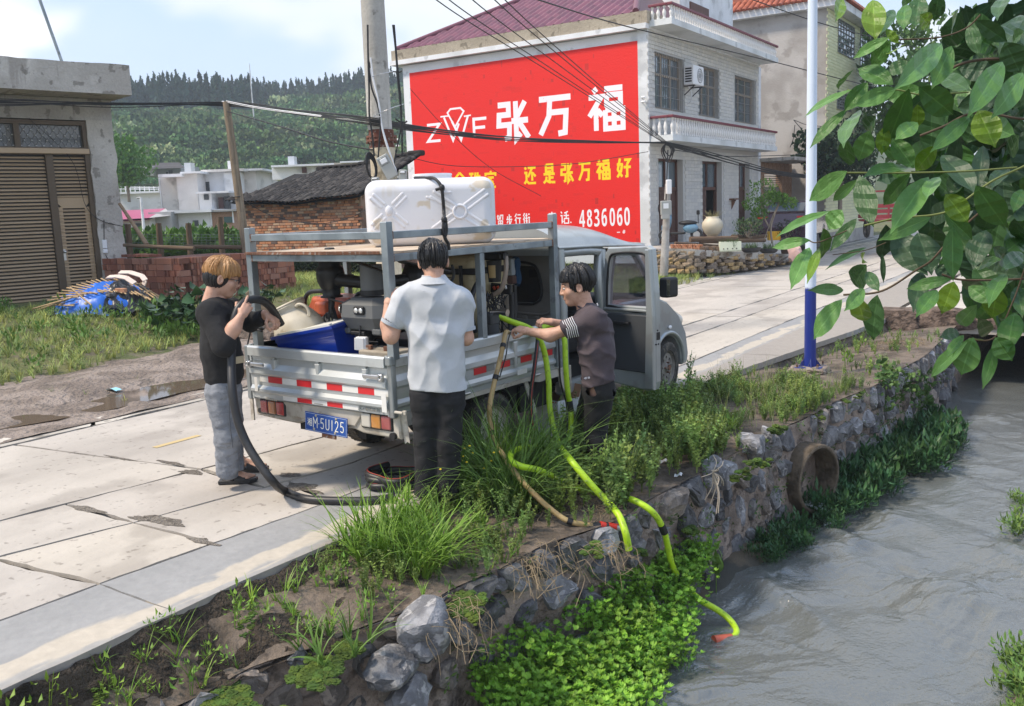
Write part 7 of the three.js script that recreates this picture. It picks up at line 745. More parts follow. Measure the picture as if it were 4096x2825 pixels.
function hand(w,dir,nrm,side,curl,size=1,spread=0.12,thumbOpen=0.5,point=false){
const M=frame(w,dir,nrm),P=(x,y,z)=>V(x*side,y,z).multiplyScalar(size).applyMatrix4(M);const B=[[P(0,0,-0.03),P(0,0,0.01),0.026,0.027],[P(-0.018,0,0.02),P(-0.024,0,0.08),0.017,0.013],[P(0,0.002,0.02),P(0,0.003,0.086),0.017,0.013],[P(0.018,0,0.02),P(0.026,0,0.082),0.017,0.013]];const F=[];
[[0.027,0.084,0.072,0.0088],[0.009,0.089,0.08,0.0092],[-0.009,0.086,0.074,0.0088],[-0.026,0.078,0.058,0.0078]].forEach(([x,z0,len,r],i)=>{let a=(i===0&&point?0.12:curl*0.55),p=V(x,0,z0),y=0;const sx=(i - 1.5)*-spread;for(const[f,da]of[[0.44,1],[0.31,1],[0.25,0.8]]){const q=p.clone().add(V(sx*len*f,-Math.sin(a)*len*f,Math.cos(a)*len*f));F.push([P(p.x,p.y,p.z),P(q.x,q.y,q.z),r,r*0.9]);p=q;a +=(i===0&&point?0.1:curl*da*0.8);}});
const t0=V(0.02,-0.004,0.022),t1=V(0.044 + 0.02*thumbOpen,-0.014 - 0.012*curl,0.05),t2=V(0.046 + 0.03*thumbOpen,-0.024 - 0.02*curl,0.078),t3=V(0.042 + 0.03*thumbOpen - 0.01*curl,-0.03 - 0.03*curl,0.1);F.push([P(t0.x,t0.y,t0.z),P(t1.x,t1.y,t1.z),0.0145,0.0115],[P(t1.x,t1.y,t1.z),P(t2.x,t2.y,t2.z),0.0112,0.0098],[P(t2.x,t2.y,t2.z),P(t3.x,t3.y,t3.z),0.0098,0.0085]);
const all=B.concat(F),[lo,hi]=bounds(all,0.01),pal=bones(B,0.02),fs=F.map((q)=>bones([q],0.01));return field((x,y,z)=>{let d=pal(x,y,z);for(const q of fs)d=smin(d,q(x,y,z),0.006);return d;},lo,hi,56);
}
function foot(h,dir){const M=frame(h,dir),P=(x,y,z)=>V(x,y,z).applyMatrix4(M);const B=[[P(0,0.035,0),P(0,0.03,0.02),0.036,0.034],[P(0,0.09,0.015),P(0,0.035,0.02),0.037,0.036],[P(0,0.06,0.035),P(0.005,0.028,0.13),0.034,0.024],[P(-0.018,0.022,0.1),P(-0.022,0.018,0.16),0.022,0.018],[P(0.022,0.022,0.1),P(0.022,0.018,0.17),0.022,0.018]];for(let k=0;k<5;k++)B.push([P(0.03 - k*0.015,0.017,0.165 - k*0.008),P(0.032 - k*0.016,0.013,0.205 - k*0.014),0.012 - k*0.001,0.010 - k*0.001]);return boneMesh(B,0.014,48,null,0.012);}
function slipper(o,h,dir,label,strapY=0.058){const M=frame(h,dir),g=prism([[-0.034,-0.045],[0.034,-0.045],[0.04,0.03],[0.05,0.13],[0.046,0.19],[0.02,0.225],[-0.02,0.222],[-0.046,0.18],[-0.044,0.1],[-0.038,0.03]].map(([a,b])=>[a,-b]),0.022,0.006).rotateX(-Math.PI/2);mesh('sole',g.translate(0,0.004,0).applyMatrix4(M),Mt.rubber,o,label);const st=[];for(let k=0;k<=10;k++)st.push(k/10*Math.PI);const s=new THREE.PlaneGeometry(1,1,16,6),p=s.attributes.position;for(let i=0;i<p.count;i++){const a=(p.getX(i)+ 0.5)*Math.PI,t=p.getY(i)+ 0.5;p.setXYZ(i,Math.cos(a)*(0.052 - 0.002*t),0.02 + Math.sin(a)*mix(0.062,0.045,t),mix(0.07,0.15,t));}s.computeVertexNormals();const s2=s.clone();s2.scale(0.95,0.94,1);mesh('strap',[s,s2].map((q)=>q.applyMatrix4(M)),Mt.rubber,o);}
function person(label,at0){const o=thing('person',label,'person',[0,0,0]);return o;}
function head(o,c,f,up,hairs){const M=frame(c,f,up).scale(V(1.1,1.1,1.1));hairs.forEach(([name,fn,mat,lo,hi,N])=>mesh(name,field(fn,lo,hi,N||72).applyMatrix4(M),mat,o));mesh('eye',[-1,1].map((s)=>ball(0.0125,s*0.031,0.0,0.079,[1,0.75,1],10)).map((g)=>g.applyMatrix4(M)),std({color:lin(0.55,0.52,0.5),roughness:0.2}),o);mesh('iris',[-1,1].map((s)=>ball(0.006,s*0.031,-0.001,0.089,[1,1,0.5],8)).map((g)=>g.applyMatrix4(M)),Mt.black,o);mesh('eyebrow',[-1,1].map((s)=>tube([[s*0.014,0.024,0.090],[s*0.033,0.03,0.087],[s*0.052,0.023,0.072]],0.0035,8,5)).map((g)=>g.applyMatrix4(M)),Mt.black,o);return HEAD.clone().applyMatrix4(M);}
const strands=(x,y,z,fr,amp)=>{const a=Math.atan2(x,z);return(fbm(a*fr + 9,y*6 + Math.hypot(x,z)*14,0,4)- 0.5)*amp;};
const hairB=phy({color:lin(0.012,0.0115,0.012),roughness:0.42,sheen:0.3});
{// man in black with dyed hair, at the tailgate
const D=6.62,J=(x,y,d=0)=>at(x,y,D + d),o=person('man with dyed blond and black hair, black sweatshirt and grey trousers holding a hose');const f=CR.clone().multiplyScalar(0.93).addScaledVector(FWD,0.30);
const gY=(x,y)=>onY(x,y,0);
const hd=head(o,J(889,1112),f.clone().add(V(0,-0.24,0)),V(0,1,0),[
['blond_hair',(x,y,z)=>{let d=ell(x,y,z,[0,0.045,-0.008],[0.097,0.096,0.117]);d +=strands(x,y,z,20,0.034);d=Math.max(d,0.016 + 0.022*Math.sin(Math.atan2(x,z)*9)*0.3 - y +(z>0.05?0.012:-0.012));return Math.max(d,-(ell(x,y,z,[0,-0.03,0.06],[0.07,0.075,0.062])));},phy({map:tex(256,0.12,(u,v)=>mix3([0.20,0.09,0.03],[0.52,0.28,0.10],fbm(u*40,v*4,3,4,0))),roughness:0.45,sheen:0.3}),[-0.13,-0.03,-0.15],[0.13,0.17,0.14]],
['dark_hair',(x,y,z)=>{let d=ell(x,y,z,[0,0.0,-0.03],[0.090,0.085,0.092]);d +=strands(x,y,z,18,0.016);d=Math.max(d,y - 0.034,-0.085 - y,z - 0.05 + Math.max(0,-y - 0.02)*1.2);return Math.max(d,-ell(Math.abs(x),y,z,[0.087,-0.008,-0.012],[0.02,0.036,0.024]));},hairB,[-0.13,-0.12,-0.15],[0.13,0.07,0.1]]]);
{const M=frame(J(889,1112),f.clone().add(V(0,-0.24,0))).scale(V(1.1,1.1,1.1));mesh('glasses',[-1,1].map((s)=>mv(new THREE.TorusGeometry(0.022,0.0022,6,22),[s*0.031,-0.002,0.105],null,[1.1,0.85,1])).concat([rod([-0.008,0.003,0.106],[0.008,0.003,0.106],0.002),rod([0.056,0.004,0.103],[0.084,0.006,0.0],0.0024),rod([-0.056,0.004,0.103],[-0.084,0.006,0.0],0.0024)]).map((g)=>g.applyMatrix4(M)),Mt.black,o);}
const nSh=J(838,1252,-0.16),fSh=J(922,1238,0.17),el=J(893,1385,-0.29),wrN=J(966,1262,-0.2),fEl=J(1000,1290,0.24),fWr=J(1070,1262,0.1);
const aN=gY(905,1935).setY(0.08),aF=gY(955,1890).setY(0.08);const hipN=J(888,1570,-0.09),hipF=J(905,1565,0.09),knN=J(912,1745,-0.09),knF=J(925,1740,0.12);
const skinB=[[J(868,1205),J(880,1160),0.055,0.05],[J(870,1260),J(868,1205),0.08,0.058],[J(872,1260),J(890,1520),0.1,0.1],[J(870,1240),nSh,0.05,0.05],[J(870,1240),fSh,0.05,0.05],[nSh,el,0.05,0.045],[el,J(935,1315,-0.25),0.046,0.045],[J(935,1315,-0.25),wrN,0.045,0.029],[fSh,fEl,0.05,0.044],[fEl,fWr,0.042,0.027],[J(890,1520),hipN,0.1,0.08],[J(890,1520),hipF,0.1,0.08],[hipN,knN,0.075,0.055],[hipF,knF,0.075,0.055],[knN,aN,0.052,0.036],[knF,aF,0.052,0.036]];
const fd=CR.clone().multiplyScalar(0.98).addScaledVector(FWD,0.1).setY(0),h1=hand(wrN,J(1004,1206,-0.12).sub(wrN),CR.clone().multiplyScalar(0.5).add(FWD.clone().multiplyScalar(-0.9)).add(V(0,0.3,0)),1,1.1,1.0,0.1,0.9,true),h2=hand(fWr,J(1110,1290,0.06).sub(fWr),V(0,1,0),-1,1.2);
const ft=[[aN.clone().setY(0.028),fd],[aF.clone().setY(0.028),fd]];
mesh('body',[boneMesh(skinB,0.04,96),hd,h1,h2,foot(...ft[0]),foot(...ft[1])],skin,o);slipper(o,aN.clone().setY(0.004),fd,'black slide sandal');slipper(o,aF.clone().setY(0.004),fd);
const blk=std({map:mottle(256,0.5,[0.0105,0.0105,0.0115],[0.016,0.016,0.017],6,5,null,211,0.1),roughness:0.95,bumpMap:scaled(BUMP,0.15),bumpScale:0.002});const hem=J(895,1532).y,hem0=J(895,1500).y;
const tor=[[J(868,1215),J(872,1245),0.062,0.09]];for(const s of[-0.075,0.075])tor.push([J(868,1270,s),J(884,1400,s),0.118,0.132],[J(884,1400,s),J(893,1530,s),0.132,0.128]);tor.push([J(925,1440,0),J(930,1500,0),0.085,0.075],[J(840,1300,0),J(838,1380),0.06,0.05],[J(868,1235),nSh,0.075,0.078],[J(868,1230),fSh,0.075,0.078],[nSh,el,0.08,0.07],[el,J(914,1350,-0.27),0.066,0.058,1],[fSh,fEl,0.078,0.064],[fEl,J(1058,1267,0.12),0.064,0.054,1]);
mesh('sweatshirt',boneMesh(tor,0.05,88,(m,x,y,z)=>Math.max(wr(0.014,9,4)(m,x,y,z)+ 0.010*ss(hem0,hem + 0.02,y),hem - y)),blk,o,'black sweatshirt with pushed up sleeves');mesh('collar',mv(torus(0.062,0.012,0,0,0,[Math.PI/2 + 0.0,0,0],28,8),[J(868,1208).x,J(868,1208).y,J(868,1208).z],[0.2,0,0.15]),blk,o);
{const p=J(955,1440,-0.155);mesh('sewn_patch',mv(rbox(0.075,0.05,0.006,0.002),[p.x,p.y,p.z],[0,YAW + 0.25,0.1]),std({color:lin(0.42,0.36,0.25)}),o);}
const tr=[[J(892,1520,-0.07),J(892,1560,-0.07),0.115,0.118],[J(892,1520,0.07),J(895,1560,0.07),0.115,0.118],[hipN,knN,0.115,0.094],[hipF,knF,0.11,0.09],[knN,J(908,1905,-0.06).setY(0.1),0.093,0.078,1],[knF,J(935,1890,0.1).setY(0.1),0.09,0.075,1]];
mesh('trousers',boneMesh(tr,0.035,76,wr(0.017,10,14,2.4)),std({map:mottle(256,0.4,[0.185,0.20,0.225],[0.245,0.26,0.285],8,5,[0.16,0.17,0.19],221,0.1),roughness:0.95,bumpMap:scaled(BUMP,0.12),bumpScale:0.002}),o,'loose grey trousers');mesh('pocket_seam',[tube([J(905,1545,-0.20),J(915,1600,-0.205),J(918,1680,-0.19),J(930,1790,-0.185)],0.004,24,5)],std({color:lin(0.11,0.12,0.135)}),o);
}
{// man seen from behind in a pale polo shirt
const D=6.08,J=(x,y,d=0)=>at(x,y,D + d),o=person('man seen from behind in pale grey polo shirt and black trousers gripping the post');const f=FWD.clone().addScaledVector(CR,-0.12);
const hd=head(o,J(1733,1046,0.03),f.clone().add(V(0,-0.1,0)),V(0,1,0),[['hair',(x,y,z)=>{let d=ell(x,y,z,[0,0.035,-0.016],[0.091,0.1,0.106]);d +=strands(x,y,z,26,0.034);d=Math.max(d,-0.075 - y + Math.max(0,Math.abs(x)- 0.045)*0.9,Math.min(z - 0.06,0.055 - y));return Math.max(d,-ell(Math.abs(x),y,z,[0.087,-0.014,-0.008],[0.022,0.04,0.028]));},hairB,[-0.13,-0.11,-0.15],[0.13,0.17,0.14]]]);
const lS=J(1622,1188),rS=J(1846,1202),lE=J(1563,1345,-0.02),lW=J(1553,1222,0.05),rE=J(1864,1352,0.02),rW=J(1800,1372,0.22);const L={h:J(1702,1575),k:J(1706,1775,0.02),a:J(1705,1985,0.02).setY(0.08)},R={h:J(1798,1575),k:J(1797,1770,-0.02),a:J(1792,1985,0.0).setY(0.08)};
const skinB=[[J(1735,1150),J(1733,1095,0.02),0.058,0.052],[J(1735,1150),J(1745,1500),0.09,0.1],[J(1735,1165),lS,0.055,0.05],[J(1735,1165),rS,0.055,0.05],[lS,lE,0.05,0.047],[lE,J(1553,1300,0.01),0.047,0.045],[J(1553,1300,0.01),lW,0.046,0.03],[rS,rE,0.05,0.046],[rE,rW,0.045,0.03],[J(1745,1500),L.h,0.1,0.08],[J(1745,1500),R.h,0.1,0.08],[L.h,L.k,0.075,0.055],[R.h,R.k,0.075,0.055],[L.k,L.a,0.052,0.036],[R.k,R.a,0.052,0.036]];
const h1=hand(lW,J(1568,1150,0.06).sub(lW),FWD.clone().multiplyScalar(-0.75).addScaledVector(CR,-0.6),1,1.25,1.0,0.06,0.3),h2=hand(rW,J(1760,1390,0.3).sub(rW),V(0,1,0),-1,0.9);
mesh('body',[boneMesh(skinB,0.04,96),hd,h1,h2],skin,o);
const hem=J(1745,1556).y,pol=[[J(1735,1135),J(1735,1165),0.066,0.095],[J(1700,1180),J(1770,1180),0.1,0.1],[J(1735,1160),J(1735,1230),0.098,0.105]];for(const[a,b]of[[1698,1703],[1784,1802]])pol.push([J(a,1230),J(a,1340),0.114,0.108],[J(a,1340),J(b,1570),0.108,0.11]);pol.push([J(1735,1165),lS,0.07,0.072],[J(1735,1165),rS,0.07,0.072],[lS,J(1568,1292,-0.01),0.07,0.074,1],[rS,J(1860,1318,0.01),0.07,0.07,1],[J(1750,1330,-0.03),J(1755,1560,-0.03),0.1,0.11]);
const poly=std({map:mottle(256,0.5,[0.46,0.48,0.505],[0.51,0.53,0.555],5,5,null,231,0.05),roughness:0.9,bumpMap:scaled(BUMP,0.08),bumpScale:0.0012});const fold=(m,x,y,z)=>{const s=x*CR.x + z*CR.z,q=(Math.abs(Math.sin((y*1.05 + s*1.5)*9 + fbm(s*6,y*5,0,2)*4))- 0.6)*0.013 +(Math.abs(Math.sin((y*0.8 - s*1.9)*11 + fbm(s*5 + 4,y*5,0,2)*4))- 0.6)*0.008;return wr(0.006,7,24)(m,x,y,z)+ q;};
mesh('polo_shirt',boneMesh(pol,0.05,92,(m,x,y,z)=>Math.max(fold(m,x,y,z),hem - y + 0.008*Math.sin(x*11))),poly,o,'pale grey polo shirt');mesh('collar',(()=>{const c=J(1735,1122),g=new THREE.CylinderGeometry(0.07,0.098,0.06,32,3,true),g2=new THREE.CylinderGeometry(0.074,0.112,0.05,32,3,true);return[g.translate(c.x,c.y,c.z),g2.translate(c.x,c.y + 0.008,c.z),torus(0.072,0.006,c.x,c.y + 0.031,c.z,[Math.PI/2,0,0],30,6)];})(),poly,o);mesh('sleeve_band',[[J(1570,1288,-0.01),J(1565,1299,-0.01),0.0755],[J(1859,1312,0.01),J(1861,1323,0.01),0.0715]].map(([a,b,r])=>rod(a,b,r,r,28)),std({color:lin(0.40,0.43,0.46),roughness:0.95}),o);
const tr=[[J(1715,1545),J(1708,1600),0.096,0.108],[J(1788,1545),J(1795,1600),0.096,0.108],[L.h,L.k,0.104,0.082],[R.h,R.k,0.104,0.082],[L.k,L.a.clone().setY(0.05),0.083,0.076,1],[R.k,R.a.clone().setY(0.05),0.083,0.076,1]];
mesh('trousers',boneMesh(tr,0.03,76,wr(0.014,9,34,2)),std({map:mottle(256,0.5,[0.009,0.009,0.011],[0.014,0.014,0.016],6,5,null,241,0.1),roughness:0.85}),o,'black trousers');
for(const q of[L,R]){const h=q.a.clone().setY(0.0),M=frame(h,f),P=(x,y,z)=>V(x,y,z).applyMatrix4(M);mesh('shoe',boneMesh([[P(0,0.045,-0.01),P(0,0.04,0.05),0.043,0.043],[P(0,0.04,0.05),P(0,0.03,0.17),0.044,0.034],[P(0,0.08,0),P(0,0.05,0.03),0.045,0.045]],0.03,44,(m,x,y,z)=>Math.max(m,0.004 - y)),Mt.rubber,o);}
}
{// man in the dark t-shirt leaning on the truck side
const D=6.75,J=(x,y,d=0)=>at(x,y,D + d),o=person('man with black hair in dark brownish t-shirt leaning over the truck side holding hoses');const f=CR.clone().multiplyScalar(-0.97).addScaledVector(FWD,0.18);
const hd=head(o,J(2304,1146),f.clone().add(V(0,-0.12,0)).addScaledVector(FWD,-0.22),V(0,1,0),[['hair',(x,y,z)=>{let d=ell(x,y,z,[0,0.045,-0.016],[0.098,0.104,0.116]);d +=strands(x,y,z,20,0.042);d=Math.max(d,-0.075 - y + Math.max(0,Math.abs(x)- 0.05)*0.7,Math.min(z - 0.05,0.04 - y));return Math.max(d,-ell(Math.abs(x),y,z,[0.09,-0.012,-0.006],[0.024,0.04,0.03]));},hairB,[-0.14,-0.11,-0.16],[0.14,0.18,0.15]]]);
const nS=J(2378,1278,-0.15),fS=J(2352,1262,0.18),nE=J(2200,1342,-0.04),nW=J(2112,1326,0.02),fE=J(2290,1310,0.24),fW=J(2212,1290,0.18);const kN=J(2382,1722,0.0),aN=onY(2402,1912,-0.05).setY(0.03),hN=J(2398,1560,-0.06),hF=J(2388,1555,0.13),kF=J(2352,1640,0.62),aF=onY(2330,1722,0).setY(0.08);
const skinB=[[J(2345,1245),J(2325,1195),0.062,0.054],[J(2362,1275),J(2395,1500),0.1,0.1],[J(2350,1265),nS,0.055,0.05],[J(2350,1265),fS,0.055,0.05],[nS,nE,0.052,0.043],[nE,nW,0.045,0.029],[fS,fE,0.05,0.043],[fE,fW,0.043,0.029],[J(2395,1490),hN,0.08,0.07],[J(2395,1490),hF,0.08,0.07],[hN,kN,0.066,0.052],[hF,kF,0.062,0.052],[kN,aN,0.052,0.036],[kF,aF,0.052,0.036]];
const fd=CR.clone().multiplyScalar(-1).setY(0),h1=hand(nW,J(2062,1312,0.08).sub(nW),V(0,1,0).addScaledVector(FWD,-0.5),1,0.95,1.05,0.05,0.3),h2=hand(fW,J(2172,1284,0.16).sub(fW),V(0,1,0).addScaledVector(FWD,-0.4),-1,1.2,1,0.05,0.3);
const fN=aN.clone().setY(-0.03).addScaledVector(CR,0.03),fF=aF.clone().setY(0.028).addScaledVector(CR,0.02);
mesh('body',[boneMesh(skinB,0.04,96),hd,h1,h2,foot(fN,fd),foot(fF,fd)],skin,o);slipper(o,fN.clone().setY(-0.055),fd,'dark sandal');slipper(o,fF.clone().setY(0.004),fd);
const tee=std({map:mottle(256,0.5,[0.062,0.047,0.055],[0.078,0.061,0.07],6,5,null,251,0.08),roughness:0.85,bumpMap:scaled(BUMP,0.1),bumpScale:0.0015}),hA=J(2320,1542),hB=J(2465,1506);const tt=[[J(2345,1232),J(2352,1260),0.06,0.088]];for(const s of[-0.075,0.08])tt.push([J(2368,1300,s),J(2385,1400,s),0.118,0.124],[J(2385,1400,s),J(2393,1540,s),0.124,0.122]);tt.push([J(2350,1262),nS,0.074,0.078],[J(2350,1258),fS,0.074,0.078],[nS,J(2256,1318,-0.085),0.084,0.073,1],[fS,J(2320,1295,0.22),0.08,0.07,1],[J(2420,1300),J(2425,1420),0.06,0.06]);
const fold=(m,x,y,z)=>{const s=x*CR.x + z*CR.z;return wr(0.012,8,44)(m,x,y,z)+(Math.abs(Math.sin((y*1.6 + s*0.7)*13 + fbm(s*6,y*7,0,2)*6))- 0.6)*0.011;};
mesh('tee_shirt',boneMesh(tt,0.05,92,(m,x,y,z)=>{const s=(x - hA.x)*CR.x +(z - hA.z)*CR.z,h=mix(hA.y,hB.y,s/0.26);return Math.max(fold(m,x,y,z),h - y);}),tee,o,'dark brownish purple t-shirt with striped sleeve');mesh('collar',mv(torus(0.066,0.008,0,0,0,[Math.PI/2,0,0],28,6),J(2343,1226).toArray(),[0.05,0,-0.3]),tee,o);
{const a=J(2262,1318,-0.085),d=nS.clone().sub(a).normalize(),g=[];for(let k=0;k<6;k++){const n=[];for(let i=0;i<=12;i++){const q=-1.0 + i/12*2.0,c=a.clone().addScaledVector(d,0.012 + k*0.0155 + Math.abs(q)*-0.02 + 0.02),e1=new THREE.Vector3().crossVectors(d,V(0,1,0)).normalize(),e2=new THREE.Vector3().crossVectors(e1,d).normalize();if(e1.dot(FWD)>0)e1.negate();const r=0.0795 + 0.002*k;n.push(c.addScaledVector(e1,Math.cos(q)*r).addScaledVector(e2,Math.sin(q)*r));}g.push(tube(n,0.0028,24,5));}mesh('sleeve_stripe',g,Mt.white,o);}
{const tx=canvasTex(128,64,(g,W,H)=>{g.fillStyle='#4a3d44';g.fillRect(0,0,W,H);g.fillStyle='#e8e6e8';g.font='bold italic 50px sans-serif';g.fillText('dji',6,48);g.fillRect(84,14,32,36);g.fillStyle='#4a3d44';g.fillRect(91,22,18,8);g.fillRect(91,36,18,7);});const p=J(2348,1512,-0.212);mesh('hem_emblem',mv(new THREE.PlaneGeometry(0.05,0.023),p.toArray(),[0,YAW + 0.12,0.06]),std({map:tx,roughness:0.9}),o,null,true);const q=J(2390,1218,-0.10);mesh('back_emblem',mv(rbox(0.008,0.02,0.004,0.001),q.toArray(),[0,YAW,0.4]),Mt.white,o);}
const tr=[[J(2393,1475,-0.05),J(2393,1560,-0.06),0.112,0.122],[J(2393,1475,0.07),J(2393,1560,0.1),0.112,0.122],[hN,kN,0.115,0.086],[hF,kF,0.115,0.086],[kN,aN.clone().setY(0.03),0.086,0.074,1],[kF,aF.clone().setY(0.08),0.086,0.074,1]];
mesh('trousers',boneMesh(tr,0.03,76,wr(0.014,9,54,2)),std({map:mottle(256,0.5,[0.010,0.010,0.011],[0.015,0.015,0.016],6,5,null,261,0.1),roughness:0.9}),o,'black trousers');
}
// HOSES
{
const tp=(P,t,r)=>{const c=curve(P),a=c.getPointAt(t - 0.008),b=c.getPointAt(t + 0.008);return rod(a,b,r,r,14);};
const lime=phy({map:mottle(256,0.4,[0.40,0.62,0.015],[0.47,0.70,0.03],6,5,[0.25,0.36,0.03],271,0.05),roughness:0.42,sheen:0.2});const X=(px,py,x)=>onX(px,py,x);
const Y=(px,py,y)=>onY(px,py,y);const A=[toW(TR(1990,1262,'x',-0.12)),toW(TR(2040,1285,'x',-0.08)),toW(TR(2105,1308,'x',0.0)),toW(TR(2140,1330,'x',0.06)),X(2172,1390,0.13),X(2192,1500,0.17),X(2200,1640,0.22),X(2222,1740,0.32),Y(2290,1850,0.22),Y(2370,1945,0.07),Y(2430,2008,-0.04),X(2474,2060,1.28),X(2500,2125,1.36),X(2516,2200,1.38)];
const a=thing('lime_hose','bright lime hose from the pump whose open end hangs free before the wall','hose',[0,0,0]);mesh('hose_tube',tube(A,0.024,160,14),lime,a);mesh('connector',rod(A[0],toW(TR(1975,1255,'x',-0.14)),0.03,0.03,14),Mt.darkmetal,a);
const B=[toW(TR(2150,1330,'x',0.02)),toW(TR(2190,1302,'x',0.05)),toW(TR(2235,1305,'x',0.1)),X(2256,1350,0.2),X(2262,1450,0.23),X(2270,1560,0.24),X(2284,1650,0.26),X(2280,1735,0.3),X(2245,1785,0.35),X(2200,1798,0.38),X(2140,1790,0.4),X(2080,1796,0.43),X(2045,1815,0.5),X(2045,1845,0.58),X(2085,1866,0.66),X(2150,1880,0.72),X(2250,1925,0.76),X(2350,1968,0.85),X(2450,1990,1.05),X(2530,2000,1.25),X(2600,2040,1.38),X(2650,2110,1.42),X(2672,2190,1.42),X(2692,2270,1.43),X(2745,2350,1.5),onY(2800,2400,-0.85),onY(2860,2435,-0.95),onY(2900,2462,-1.0),onY(2935,2500,-1.035),onY(2945,2535,-1.05),onY(2925,2555,-1.07)];
const b=thing('lime_hose','bright lime hose looping down from the hands across the verge into the stream','hose',[0,0,0]);mesh('hose_tube',tube(B,0.023,320,14),lime,b);mesh('tape_band',[0.17,0.27,0.665,0.77,0.86].map((t)=>tp(B,t,0.027)),Mt.black,b);mesh('tied_cord',tube([[0.045,0.02],[0.09,0.05],[0.13,0.05],[0.17,0.03],[0.22,0.03],[0.27,0.03]].map(([t,o2])=>curve(B).getPointAt(t).addScaledVector(CR,-o2)),0.008,60,6),Mt.black,b);
{const e=B[B.length - 1];mesh('suction_strainer',rod(e,e.clone().addScaledVector(CR,-0.10).add(V(0,0.012,0.06)),0.035,0.038,14),std({color:lin(0.5,0.10,0.05),roughness:0.5}),b);}
const br=std({map:mottle(256,0.4,[0.34,0.23,0.09],[0.46,0.33,0.15],5,5,[0.24,0.17,0.09],281,0.1),roughness:0.6});const C=[toW(TR(2040,1338,'x',-0.03)),toW(TR(2024,1330,'x',0.05)),X(2012,1385,0.12),X(1995,1460,0.15),X(1972,1555,0.16),X(1958,1640,0.17),X(1965,1715,0.2),X(1985,1770,0.28),X(2008,1815,0.42),X(2060,1890,0.6),X(2120,1960,0.75),X(2200,2035,0.9),X(2270,2083,1.02),X(2370,2105,1.15)];
const c=thing('brown_hose','old yellowish brown hose over the truck side ending in a red nozzle','hose',[0,0,0]);mesh('hose_tube',tube(C,0.019,160,12),br,c);mesh('tape_band',[0.16,0.28,0.47,0.93].map((t)=>tp(C,t,0.023)),Mt.black,c);mesh('tied_cord',tube([0.03,0.08,0.14,0.2,0.28].map((t,i)=>curve(C).getPointAt(t).addScaledVector(CR,0.03 +(i % 2)*0.008)),0.005,40,6),Mt.black,c);
{const e=C[C.length - 1],n=X(2400,2100,1.19),n2=X(2462,2112,1.26),n3=X(2484,2115,1.285);mesh('nozzle_grip',rod(n,n2,0.026,0.024,10),std({color:lin(0.60,0.035,0.02),roughness:0.45}),c);mesh('nozzle_collar',[rod(e,n,0.024,0.03,14)],Mt.darkmetal,c);mesh('nozzle_tip',rod(n2,n3,0.02,0.018,14),std({color:lin(0.4,0.38,0.35),roughness:0.5,metalness:0.4}),c);for(let k=0;k<5;k++)mesh('grip_rib',rod(n.clone().add(V(0,0.026*Math.cos(k*1.25),0.026*Math.sin(k*1.25))),n2.clone().add(V(0,0.024*Math.cos(k*1.25),0.024*Math.sin(k*1.25))),0.004),std({color:lin(0.62,0.05,0.03)}),c);}
const red=std({color:lin(0.40,0.05,0.03),roughness:0.6}),d=thing('striped_hose','black hose with an orange red stripe hanging down the truck side','hose',[0,0,0]);const Dp=[toW(TR(2150,1345,'x',0.03)),X(2150,1370,0.11),X(2138,1470,0.13),X(2126,1560,0.13),X(2124,1650,0.14),X(2135,1720,0.17),X(2150,1760,0.22),X(2160,1800,0.3)];mesh('hose_tube',tube(Dp,0.017,80,10),Mt.rubber,d);mesh('stripe',tube(Dp.map((p)=>p.clone().addScaledVector(FWD,-0.0155).addScaledVector(CR,0.004)),0.004,80,6),red,d);
const g=thing('black_hose','thick black hose running from the cream drum past the man in black to the ground','hose',[0,0,0]);const J=(x,y,q=6.5)=>at(x,y,q),G=(x,y)=>onY(x,y,0.027);
const H=[J(1125,1300,6.78),J(1105,1265,6.75),J(1078,1225,6.68),J(1040,1200,6.6),J(1000,1200,6.54),J(964,1220,6.48),J(942,1262,6.44),J(930,1340,6.40),J(926,1440,6.33),J(930,1560,6.22),J(950,1680,6.18),J(985,1770,6.15),J(1040,1860,6.08),J(1090,1925,6.05),G(1145,1968),G(1230,1997),G(1350,2004),G(1480,2003),G(1580,1990)];
mesh('hose_tube',tube(H,0.029,260,14),Mt.rubber,g);mesh('stripe',tube(H.slice(12).map((p,i)=>p.clone().add(V(0,0.02,0)).addScaledVector(FWD,0.008)),0.004,90,6),red,g);
const cc=onY(1585,1945,0);const coil=[];for(let i=0;i<=90;i++){const a=i/90*Math.PI*2*2.6,r=0.17 + 0.02*Math.sin(i*0.7);coil.push([cc.x + Math.cos(a)*r*1.1,0.03 + i*0.0009 + 0.01*Math.sin(a*1.7),cc.z + Math.sin(a)*r]);}const k=thing('hose_coil','coiled black hose with a red stripe on the road behind the grass tuft','hose',[0,0,0]);mesh('hose_tube',tube(coil,0.024,260,10),Mt.rubber,k);mesh('stripe',tube(coil.map(([x,y,z])=>[x,y + 0.022,z]),0.004,260,5),red,k);
}
